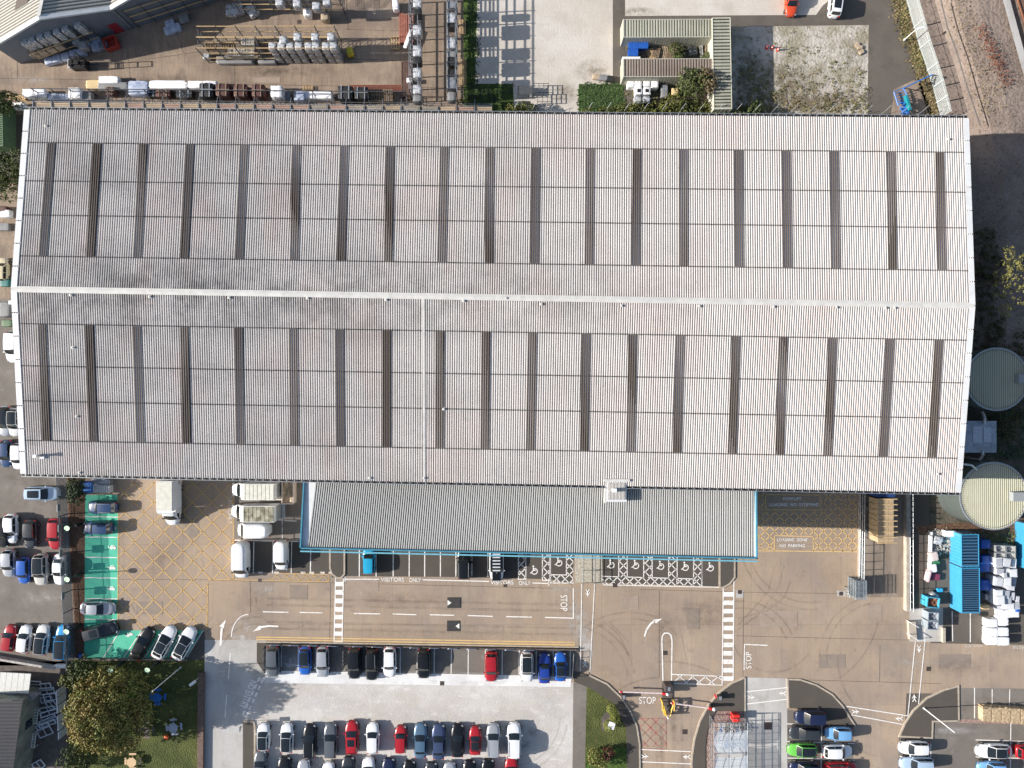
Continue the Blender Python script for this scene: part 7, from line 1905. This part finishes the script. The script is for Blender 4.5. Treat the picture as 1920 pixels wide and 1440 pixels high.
for i, (x, y) in enumerate(((1352, 1366), (1362, 1366), (1373, 1366), (1384, 1366), (1392, 1367), (1350, 1396), (1362, 1396), (1374, 1396))):
    c = P(x, y, .5); e = empty('parked_bicycle', (c.x, c.y, .01), R(80 + (i * 7) % 20), ORD[i] + ' bicycle, counted row by row from the top left of the shelter', 'bicycle', 'bicycles in the shelter')
    for sx in (-.52, .52):
        b = MB(); n = 16
        pts = [(sx + .33 * math.cos(6.283 * k / n), .34 + .33 * math.sin(6.283 * k / n)) for k in range(n)]
        for k in range(n): p_, q_ = pts[k], pts[(k + 1) % n]; b.tube((p_[0], 0, p_[1]), (q_[0], 0, q_[1]), .025, 4)
        b.build('wheel', TYRE_M, e)
    b = MB(); fr = [((-.52, .34), (-.15, .85)), ((-.15, .85), (.38, .88)), ((.38, .88), (.52, .34)), ((-.05, .35), (.38, .8)), ((-.52, .34), (-.05, .35)), ((-.15, .9), (-.05, .35))]
    for p_, q_ in fr: b.tube((p_[0], 0, p_[1]), (q_[0], 0, q_[1]), .025, 5)
    b.build('frame', [BLS, DKSTEEL, WSTEEL][i % 3], e)
    b = MB(); b.tube((.36, -.25, 1.0), (.36, .25, 1.0), .025, 5); b.tube((.36, 0, .88), (.36, 0, 1.0), .02, 5); b.build('handlebar', DKSTEEL, e)
    b = MB(); b.box(-.17, 0, .95, .26, .14, .06); b.build('saddle', BLKPL, e)
c = P(1381, 1348, 1.2); b = MB(); b.box(0, 0, .55, .9, .95, 1.1)
e = empty('grit_bin', (c.x, c.y, .01), 0, 'bright red lidded bin beside the cycle shelter', 'bin'); b.build('bin_body', RED, e); b = MB(); b.box(0, 0, 1.14, .98, 1.02, .1, taper=.85); b.build('lid', mat('bright_red', (.75, .03, .02), .45), e)
# ------------------------------------------------------------------ right hand dock and compound
ts = empty('timber_stack', tuple(P(1660, 980)), R(0), 'tall pale timber packs on a trailer in the sunken dock', 'timber stack'); to = Vector(ts.location)
PK = mat('pale_timber_pack', (.40, .30, .18), .7, var=.25, scale=1.2, stretch=(.3, 4, 1))
X0, X1 = P(1648, 0, 3.4).x - to.x, P(1678, 0, 3.4).x - to.x
Y0, Y1 = P(0, 1018, 3.4).y - to.y, P(0, 936, 3.4).y - to.y
for i in range(8):
    ya, yb = Y1 - (Y1 - Y0) * i / 8, Y1 - (Y1 - Y0) * (i + 1) / 8
    b = MB()
    for k in range(3): b.box((X0 + X1) / 2 - .1 + (k - 1) * (X1 - X0) / 3, (ya + yb) / 2, 2.1, (X1 - X0) / 3 - .04, (ya - yb) * .92, 2.4)
    b.build('timber_pack', PK, ts)
for i in range(9):
    y = Y1 - (Y1 - Y0) * i / 8; b = MB(); b.box((X0 + X1) / 2 + .1, y, 3.36, (X1 - X0) + .5, .14, .1); b.build('batten', WOOD, ts)
b = MB(); b.box((X0 + X1) / 2 - .1, (Y0 + Y1) / 2, .75, 2.3, Y1 - Y0, .25)
for y in (Y0 + 1, Y0 + 2.2, Y1 - 1):
    for x in (-1, 1): b.tube(((X0 + X1) / 2 - .1 + x * .95, y - 0, .4), ((X0 + X1) / 2 - .1 + x * 1.15, y, .4), .4, 12)
b.build('trailer_bed', DKSTEEL, ts)
e = empty('lorry_cab', tuple(P(1640, 905)), 0, 'dark blue lorry body just emerging from beneath the factory eave', 'lorry')
c = P(1660, 925, 3.0) - Vector(e.location)
b = MB(); b.box(c.x, c.y + 2.5, 1.9, 2.5, 6.0, 2.4); b.build('cargo_body', mat('lorry_blue', (.02, .05, .16), .4), e)
b = MB()
for x in (-1, 1): b.tube((c.x + x * 1.0, c.y + .6, .5), (c.x + x * 1.2, c.y + .6, .5), .5, 12)
b.build('wheel', TYRE_M, e)
# wire cage stack
cg = empty('cage_stack', tuple(P(1600, 1098)), 0, 'tall stack of galvanised wire cages at the dock corner', 'cage stack')
b = MB(); w_, d_ = 1.45, 2.5
for k in range(16):
    y = -d_ / 2 + d_ * k / 15
    b.tube((-w_ / 2, y, 0), (-w_ / 2, y, 2.3), .03, 4); b.tube((w_ / 2, y, 0), (w_ / 2, y, 2.3), .03, 4); b.tube((-w_ / 2, y, 2.3), (w_ / 2, y, 2.3), .035, 4)
for z in (.1, .8, 1.5, 2.2):
    for x in (-w_ / 2, -.3, .3, w_ / 2): b.tube((x, -d_ / 2, z), (x, d_ / 2, z), .035, 4)
b.build('wire_cage', mat('blue_grey_wire', (.42, .48, .52), .4, .4), cg)
for z in (.15, .9, 1.6): b = MB(); b.box(0, 0, z, w_ * .95, d_ * .95, .06); b.build('cage_deck', DKSTEEL, cg)
rail_fence([(1582, 1100), (1586, 1116)], 1.2, 'short pale railing left of the wire cage stack', GREYSTEEL, 3)
# concrete surround patches
for x, y, w_, h_ in ((1387, 1114, 14, 14), (1577, 1113, 16, 10)): sheet('drain_surround', [(x - w_ / 2, y - h_ / 2), (x + w_ / 2, y - h_ / 2), (x + w_ / 2, y + h_ / 2), (x - w_ / 2, y + h_ / 2)], .004, LCONC)
# slab joints on dark slab path
lines('slab_joint', [[(1704, y), (1742, y)] for y in range(985, 1142, 18)] + [[(1727, 985), (1725, 1142)]], .06, .018, JOINT)
# compound stock
gC = 'white scrapped cabinets piled in the compound'
r = random.Random(42)
APP = [mat('white_enamel', (.66, .67, .68), .4, var=.08, scale=1), mat('grey_enamel', (.38, .40, .44), .4, var=.15, scale=1), mat('offwhite_enamel', (.55, .56, .58), .4, var=.1, scale=1)]
cab = [(1873, 1055, 1.0, 1.3, 2.0), (1888, 1055, 1.1, 1.2, 2.0), (1901, 1056, .7, 1.3, 1.6), (1875, 1072, 1.1, .8, 1.9), (1888, 1071, .8, .8, 1.7), (1900, 1075, 1.1, 1.1, 1.9), (1885, 1079, .5, .6, 2.1), (1874, 1091, 1.1, 1.2, 2.1), (1889, 1091, 1.1, 1.2, 2.1), (1901, 1092, .6, 1.1, 1.5), (1896, 1103, 1.0, .6, 1.9), (1874, 1112, 1.0, .8, 2.1), (1887, 1115, .9, 1.0, 1.9), (1899, 1118, .5, 1.1, 1.7), (1876, 1126, 1.2, 1.2, 2.1), (1890, 1126, 1.0, 1.1, 1.8), (1908, 1124, .5, .9, 1.6), (1894, 1137, 1.4, .8, 1.8), (1906, 1137, .9, .8, 1.8), (1875, 1140, 1.1, .6, 1.2)]
for i, (x, y, sx, sy, sz) in enumerate(cab):
    c = P(x, y, sz); e = empty('scrap_cabinet', (c.x, c.y, .01), R(r.uniform(-9, 9)), ORD[i // 3] + ' rank from the top of the cabinet pile, ' + ['left', 'middle', 'right'][i % 3] + ' white cabinet', 'cabinet', gC)
    m_ = APP[i % 3]
    b = MB(); b.box(0, 0, sz / 2, sx, sy, sz); b.build('cabinet_body', m_, e)
    b = MB(); b.box(0, 0, sz + .02, sx * .82, sy * .82, .04); b.build('lid', APP[(i + 1) % 3], e)
gT = 'open grey metal bins at the top of the compound pile'
for i, (x, y) in enumerate(((1876, 1029), (1895, 1030), (1876, 1043), (1895, 1043))):
    skip(x, y, 1.25, .85, 1.8, 0, mat('worn_grey_bin', (.30, .31, .30), .5, .2, var=.2), ['upper left', 'upper right', 'lower left', 'lower right'][i] + ' open grey metal bin of the block of four', FILM)
gW = 'white bulk bags at the foot of the compound'
for i, (x, y, s) in enumerate(((1861, 1169, 1.5), (1882, 1166, 1.4), (1861, 1186, 1.6), (1882, 1185, 1.4), (1862, 1202, 1.7), (1883, 1203, 1.5), (1884, 1151, 1.5), (1901, 1150, 1.5))):
    bundle(x, y, 0, s, 1.15, 1.1, WBAG, ['left bag of the top row of the white heap', 'right bag of the top row of the white heap', 'left bag of the middle row of the white heap', 'right bag of the middle row of the white heap', 'left bag of the bottom row of the white heap', 'right bag of the bottom row of the white heap', 'white bag below the cabinets', 'white bag with blue patch at the right of the cabinets'][i], 'bulk bag', gW, name='bulk_bag')
for i, (x, y, s, l) in enumerate(((1849, 1021, 1.2, 'blue drum in the shade right of the shorter container'), (1852, 1052, 1.4, 'blue tarpaulin heap right of the container joint'), (1847, 1064, 1.3, 'lower blue tarpaulin heap in shade'), (1850, 1098, 1.4, 'dark blue crate in shade below the tarpaulin'))):
    bundle(x, y, 0, s * 1.1, s, 1.1, BINB, l, 'blue drum' if i == 0 else 'tarpaulin', name='blue_drum' if i == 0 else 'tarpaulin_heap')
bundle(1850, 1139, 0, .95, .6, 1.0, ORGST, 'tan wooden box right of the longer blue container', 'box', name='wooden_box')
bundle(1852, 1120, 0, .7, .8, .9, FILMG, 'grey and blue drum above the tan box', 'drum', name='grey_drum')
bundle(1844, 1151, 0, 1.1, .55, .1, BLKST, 'flat black mat below the tan box', 'mat', name='rubber_mat')
b = MB(); c = P(1877, 1152, 1.0); b.strip([(-.5, -.5), (.5, -.5), (.5, .5), (-.5, .5)], .14, .9, closed=True, z1=1.0); tag(b.build('window_frame', WSTEEL, None, False, (c.x, c.y, 0), .5), 'empty white square frame tipped beside the white bags', 'frame')
bundle(1909, 1145, 1.1, .5, .4, .3, BINB, 'small blue rag on the rightmost white bag', 'rag', name='blue_rag')
skip(1750, 1130, 1.6, 1.3, 1.6, -6, mat('sky_blue_skip', (.06, .34, .48), .5, var=.1), 'sky blue skip with red rusty contents', RUST)
for i, (x, y) in enumerate(((1750, 1156), (1749, 1173))): skip(x, y, 1.35, 1.05, 1.6, -4, mat('grey_steel_skip', (.35, .40, .45), .4, .3, var=.1), ['upper grey steel skip beside the painted walkway', 'lower grey steel skip beside the painted walkway'][i], FILMG)
for i, (x, y, sx, sy, sz, m_, l) in enumerate(((1760, 1014, 1.1, 1.1, .6, FILM, 'grey film parcel among pale rubble'), (1783, 1001, 1.6, .8, .9, WFILM, 'white planks leaning on the shorter blue container'), (1753, 1044, 1.0, 1.2, .9, mat('pinkish_cabinet', (.62, .52, .5), .5), 'pinkish cabinet left of the shorter blue container'), (1754, 1055, 1.3, .5, .5, mat('green_sack', (.04, .2, .08), .6), 'green sack below the pinkish cabinet'), (1751, 1066, .9, 1.1, .8, WFILM, 'white cupboard below the green sack'),
        (1755, 1082, 1.2, .9, .5, mat('maroon_scrap', (.2, .04, .08), .6), 'maroon scrap beside the white and red board'), (1763, 1107, .8, .5, .4, mat('cyan_plastic', (.03, .35, .6), .5), 'small cyan plastic box in the compound'), (1743, 1081, .35, 1.6, .9, mat('pink_white_board', (.7, .5, .5), .6), 'white and red board standing at the compound edge'))):
    bundle(x, y, 0, sx, sy, sz, m_, l, 'scrap', name='compound_scrap', rz=(i * 13) % 30 - 15)
b = MB(); b.tube((-.55, 0, .4), (.55, 0, .4), .38, 16); c = P(1754, 1117, .8); tag(b.build('cable_drum', FILMG, None, True, (c.x, c.y, 0), R(-30)), 'grey roll lying beside the sky blue skip', 'roll')
tufts('rubble', (1745, 995, 1785, 1035), 160, .14, 77, mat('pale_rubble', (.45, .42, .38), .9, var=.4, island=True), .3)
# low kerb walls, sandy blocks at compound foot
for pts, l in (([(1700, 1163), (1713, 1163), (1716, 1200), (1702, 1197)], 'sandy raised planter at the foot of the dock railing'), ([(1764, 1175), (1769, 1175), (1769, 1203), (1764, 1203)], 'short sandy wall right of the grey skips')):
    b = MB(); c = P(*pts[0]); b.prism([tuple((P(x, y) - c).xy) for x, y in pts], 0, .5); tag(b.build('sandy_wall', mat('sandy_dock_wall', (.5, .42, .32), .85), None, False, (c.x, c.y, 0)), l, 'low wall')
for i, (x, y, ex, ey) in enumerate(((1708, 1168, 1723, 1177), (1708, 1192, 1724, 1202))):
    b = MB(); a = P(x, y, 1.0); d_ = P(ex, ey, 1.0); b.tube(a, d_, .05, 6); b.tube((a.x, a.y, 0), a, .05, 6); b.tube((d_.x, d_.y, 0), d_, .05, 6)
    tag(b.build('swing_gate_bar', WSTEEL), ['upper white gate bar beside the sandy planter', 'lower white gate bar beside the sandy planter'][i], 'gate bar')
# log pile, right
lp = MB(); r = random.Random(9)
gL = 'cut timber bundles on the east car park'
for i in range(6):
    b = MB(); x, y = 1851 + i * 18, 1339 + i * 1.2
    for k in range(30):
        b.box(r.uniform(-.45, .45), r.uniform(-.85, .85), r.uniform(.1, 1.0), r.uniform(.15, .5), r.uniform(.2, .7), .12, rot=r.uniform(-1.2, 1.2))
    for k in range(10): b.box(-.55 + k * .12, 0, .5, .09, 2.0, 1.0)
    c = P(x, y, 1.0); o = b.build('firewood_bundle', mat('cut_firewood', (.50, .34, .18), .8, var=.5, scale=3, col2=(.66, .52, .34)), None, False, (c.x, c.y, .01)); tag(o, ORD[i] + ' bundle from the left in the row of cut timber', 'timber bundle', gL)
# ------------------------------------------------------------------ lower left: shed, frames, tables, pole
ASB = roof_mat('old_grey_roof', (.34, .30, .27), (.16, .14, .12), False, amt=.6)
sh = empty('old_workshop', tuple(P(40, 1330)), 0, 'old workshop with weathered grey roof at the lower left corner', 'building'); so = Vector(sh.location)
he = 4.0
b = MB(); A_, B_, C_, D_ = P(42, 1313, he), P(20, 1470, he), P(-60, 1470, he + 1.5), P(-45, 1313, he + 1.5)
corr(b, B_ - so, A_ - so, D_ - so, C_ - so, 60, .05, None); b.build('roof_slope', [ASB, mat('old_roof_groove', (.16, .14, .12), .9), LAP], sh)
g0, g1 = A_ - so, B_ - so
b = MB(); w0, w1 = P(42, 1313, he) - so, P(20, 1470, he) - so
b.face([(w0.x, w0.y, he - .05), (w1.x, w1.y, he - .05), (w1.x, w1.y, 0), (w0.x, w0.y, 0)]); d0 = D_ - so
b.face([(w0.x, w0.y, 0), (d0.x, d0.y, 0), (d0.x, d0.y, he + 1.4), (w0.x, w0.y, he - .05)]); b.build('wall', mat('grey_green_wall', (.20, .21, .18), .8, var=.35, scale=.7), sh)
b = MB(); p = w0.lerp(w1, .36); b.box(p.x + .03, p.y, 2.0, .08, 1.2, 1.3); b.build('window', GLASS, sh)
an = empty('white_annex', tuple(P(50, 1260)), 0, 'annex with five pale roof panels above the old workshop', 'building'); ao = Vector(an.location)
for i in range(6):
    b = MB(); q = [P(57 - 11.4 * i, 1264 - .6 * i, 3.2), P(46.2 - 11.4 * i, 1263.4 - .6 * i, 3.2), P(41.6 - 11.4 * i, 1300, 3.2), P(52.5 - 11.4 * i, 1300.6, 3.2)]
    b.prism([tuple((v - ao).xy) for v in q], 3.0, 3.12 - .0); b.build('roof_panel', mat('pale_roof_panel', (.60, .60, .56), .6, var=.08), an)
b = MB(); q = [P(54, 1270, 0), P(-60, 1262, 0), P(-60, 1300, 0), P(50, 1300, 0)]; b.prism([tuple((v - ao).xy) for v in q], 0, 2.98); b.build('wall', WALLM, an)
b = MB(); q = [P(76, 1299, 2.6), P(20, 1298, 2.6), P(10, 1314, 2.6), P(60, 1314, 2.6)]; b.prism([tuple((v - ao).xy) for v in q], 2.4, 2.6); b.build('canopy', mat('grey_canopy', (.25, .24, .23), .8, var=.3), an)
gWF = 'white window frames piled beside the workshop'
r = random.Random(31)
def wframe(px, py, h, w_, d_, rz, label, tilt=0.0, grp=gWF):
    c = P(px, py, h + .3); b = MB()
    b.strip([(-w_/2, -d_/2), (w_/2, -d_/2), (w_/2, d_/2), (-w_/2, d_/2)], .12, 0, closed=True, z1=.1); b.strip([(0, -d_/2), (0, d_/2)], .07, .01, z1=.09)
    o = b.build('window_frame', mat('white_pvc', (.58, .62, .68), .4, var=.05), None, False, (c.x, c.y, h + .02)); o.rotation_euler = (tilt, R(r.uniform(-12, 12)), R(rz)); tag(o, label, 'window frame', grp)
for i, (x, y, w_, d_, rz) in enumerate(((64, 1285, 1.0, 1.3, 80), (84, 1289, 1.6, 1.0, 8), (86, 1297, 2.0, .9, 6), (92, 1308, 1.6, 1.0, 8), (85, 1313, 1.8, .8, 12), (94, 1322, 1.2, 1.1, 30), (86, 1331, 2.2, .6, 14), (90, 1338, 2.2, .6, 18), (88, 1346, 2.2, .6, 20), (88, 1352, 2.2, .6, 22), (86, 1358, 2.2, .6, 16), (78, 1363, 2.0, .6, 24), (82, 1374, 1.9, 1.1, 22), (70, 1436, 1.4, 1.1, 30))):
    wframe(x, y, .15 + .12 * (i % 4), w_, d_, rz, 'white window frame in the workshop pile, ' + (ORD + ['thirteenth', 'fourteenth'])[i] + ' from the top', R(10))
gLF = 'white frames leaning along the lawn hedge'
for i, y in enumerate((1292, 1305, 1320, 1338, 1352, 1368)):
    c = P(121 + i * .8, y); b = MB(); b.box(0, 0, .9, .12, 1.0, 1.8); b.box(.15, .1, .8, .06, .9, 1.6); o = b.build('leaning_frame', mat('white_pvc', (.58, .62, .68), .4), None, False, (c.x, c.y, 0)); tag(o, ORD[i] + ' leaning white frame from the top beside the hedge', 'window frame', gLF)
for i, (x, y) in enumerate(((66, 1345), (62, 1390))):
    c = P(x, y, 1.0); b = MB()
    for sx in (-.22, .22): b.box(sx, 0, .9, .07, 2.0, .07)
    for k in range(6): b.box(0, -.9 + k * .36, .9, .44, .05, .05)
    for sx in (-.22, .22): b.box(sx, .9, .45, .06, .06, .9); b.box(sx, -.9, .45, .06, .06, .9)
    o = b.build('ladder_rack', WSTEEL, None, False, (c.x, c.y, 0), R(-8)); tag(o, ['upper white ladder rack along the workshop wall', 'lower white ladder rack along the workshop wall'][i], 'ladder rack')
for i, (x, y, m_, l, rz) in enumerate(((299, 1304, BLS, 'bright blue octagonal picnic table in shade on the lawn', 0), (329, 1360, mat('grey_picnic', (.34, .37, .44), .6), 'grey octagonal picnic table beside the orange object', 5), (252, 1424, mat('tan_picnic', (.60, .42, .24), .7, var=.12), 'tan sunlit octagonal picnic table at the lower edge', 0), (277, 1366, mat('brown_picnic', (.16, .12, .10), .8, var=.3), 'dark brown picnic table half under the tree', 3))):
    e = empty('picnic_table', tuple(P(x, y)), R(rz), l, 'picnic table', 'picnic tables on the lawn')
    b = MB(); b.prism([(.68 * math.cos(R(22.5 + 45 * k)), .68 * math.sin(R(22.5 + 45 * k))) for k in range(8)], .72, .78); b.build('tabletop', m_, e)
    for k in range(4):
        a = R(90 * k); b = MB(); b.box(.98 * math.cos(a), .98 * math.sin(a), .44, .26, .95, .05, rot=a); b.build('seat', m_, e)
        b = MB(); b.tube((1.0 * math.cos(a), 1.0 * math.sin(a), 0), (.5 * math.cos(a), .5 * math.sin(a), .72), .05, 5); b.tube((.1 * math.cos(a), .1 * math.sin(a), .35), (1.05 * math.cos(a), 1.05 * math.sin(a), .4), .04, 5); b.build('leg', m_, e)
b = MB(); b.lathe([(.28, 0), (.36, .12), (.3, .2), (.12, .22)], 0, 0, 14); c = P(313, 1381); tag(b.build('life_ring', mat('orange_plastic', (.75, .12, .02), .5), None, True, (c.x, c.y, .01)), 'small round orange object on the grass below the grey table', 'orange seat')
e = empty('flagpole', tuple(P(339, 1251)), 0, 'tall white flagpole leaning over the blue picnic table', 'flagpole')
b = MB(); b.tube((0, 0, 0), (0, 0, 7.6), .08, 10, r1=.04); b.build('pole', WSTEEL, e); b = MB(); b.lathe([(.05, 7.6), (.1, 7.68), (.05, 7.76)], 0, 0, 10); b.build('finial', WSTEEL, e)
b = MB(); b.lathe([(.14, 0), (.14, .15)], 0, 0, 10); b.build('base', WSTEEL, e)
b = MB(); c = P(378, 1262); b.prism([tuple((P(x, y) - c).xy) for x, y in ((374, 1260), (385, 1260), (383, 1480), (372, 1480))], 0, .5); tag(b.build('brick_wall', mat('brown_brick', (.14, .095, .075), .9, var=.3, scale=3), None, False, (c.x, c.y, 0)), 'low brown wall between the lawn and the service road', 'low wall')
b = MB(); c = P(146, 1236); b.prism([tuple((P(x, y) - c).xy) for x, y in ((144, 1233), (352, 1234), (352, 1238), (144, 1237))], 0, .3); tag(b.build('bay_edging', mat('edging', (.2, .17, .14), .9), None, False, (c.x, c.y, 0)), 'low edging along the bottom of the green bays', 'low wall')
b = MB(); c = P(3, 1240); b.prism([tuple((P(x, y) - c).xy) for x, y in ((-30, 1224), (108, 1247), (108, 1251), (-30, 1228))], 0, .9); tag(b.build('boundary_wall', mat('pale_wall_cap', (.42, .40, .38), .9, var=.3), None, False, (c.x, c.y, 0)), 'pale capped boundary wall below the west car park', 'low wall')
for i, (x, y, ln) in enumerate(((8, 1236, 26), (42, 1243, 30), (76, 1248, 22))): pass
bundle(112, 1250, 0, 1.6, .5, .5, WBAG, 'white sheet on the corner of the boundary wall', 'plastic sheet', name='plastic_sheet')
bundle(149, 1230, 0, .5, .5, .5, BINB, 'small blue bag at the foot of the slatted fence', 'bag', name='blue_bag')
# tall sign whose shadow falls on the gravel is outside the lawn: small road sign
e = empty('road_sign', tuple(P(462, 1352)), 0, 'small road sign post at the corner of the gravel car park', 'sign')
b = MB(); b.tube((0, 0, 0), (0, 0, 2.3), .035, 6); b.build('post', GREYSTEEL, e); b = MB(); b.box(0, 0, 2.3, .08, .6, .6); b.build('sign_plate', GREYSTEEL, e)
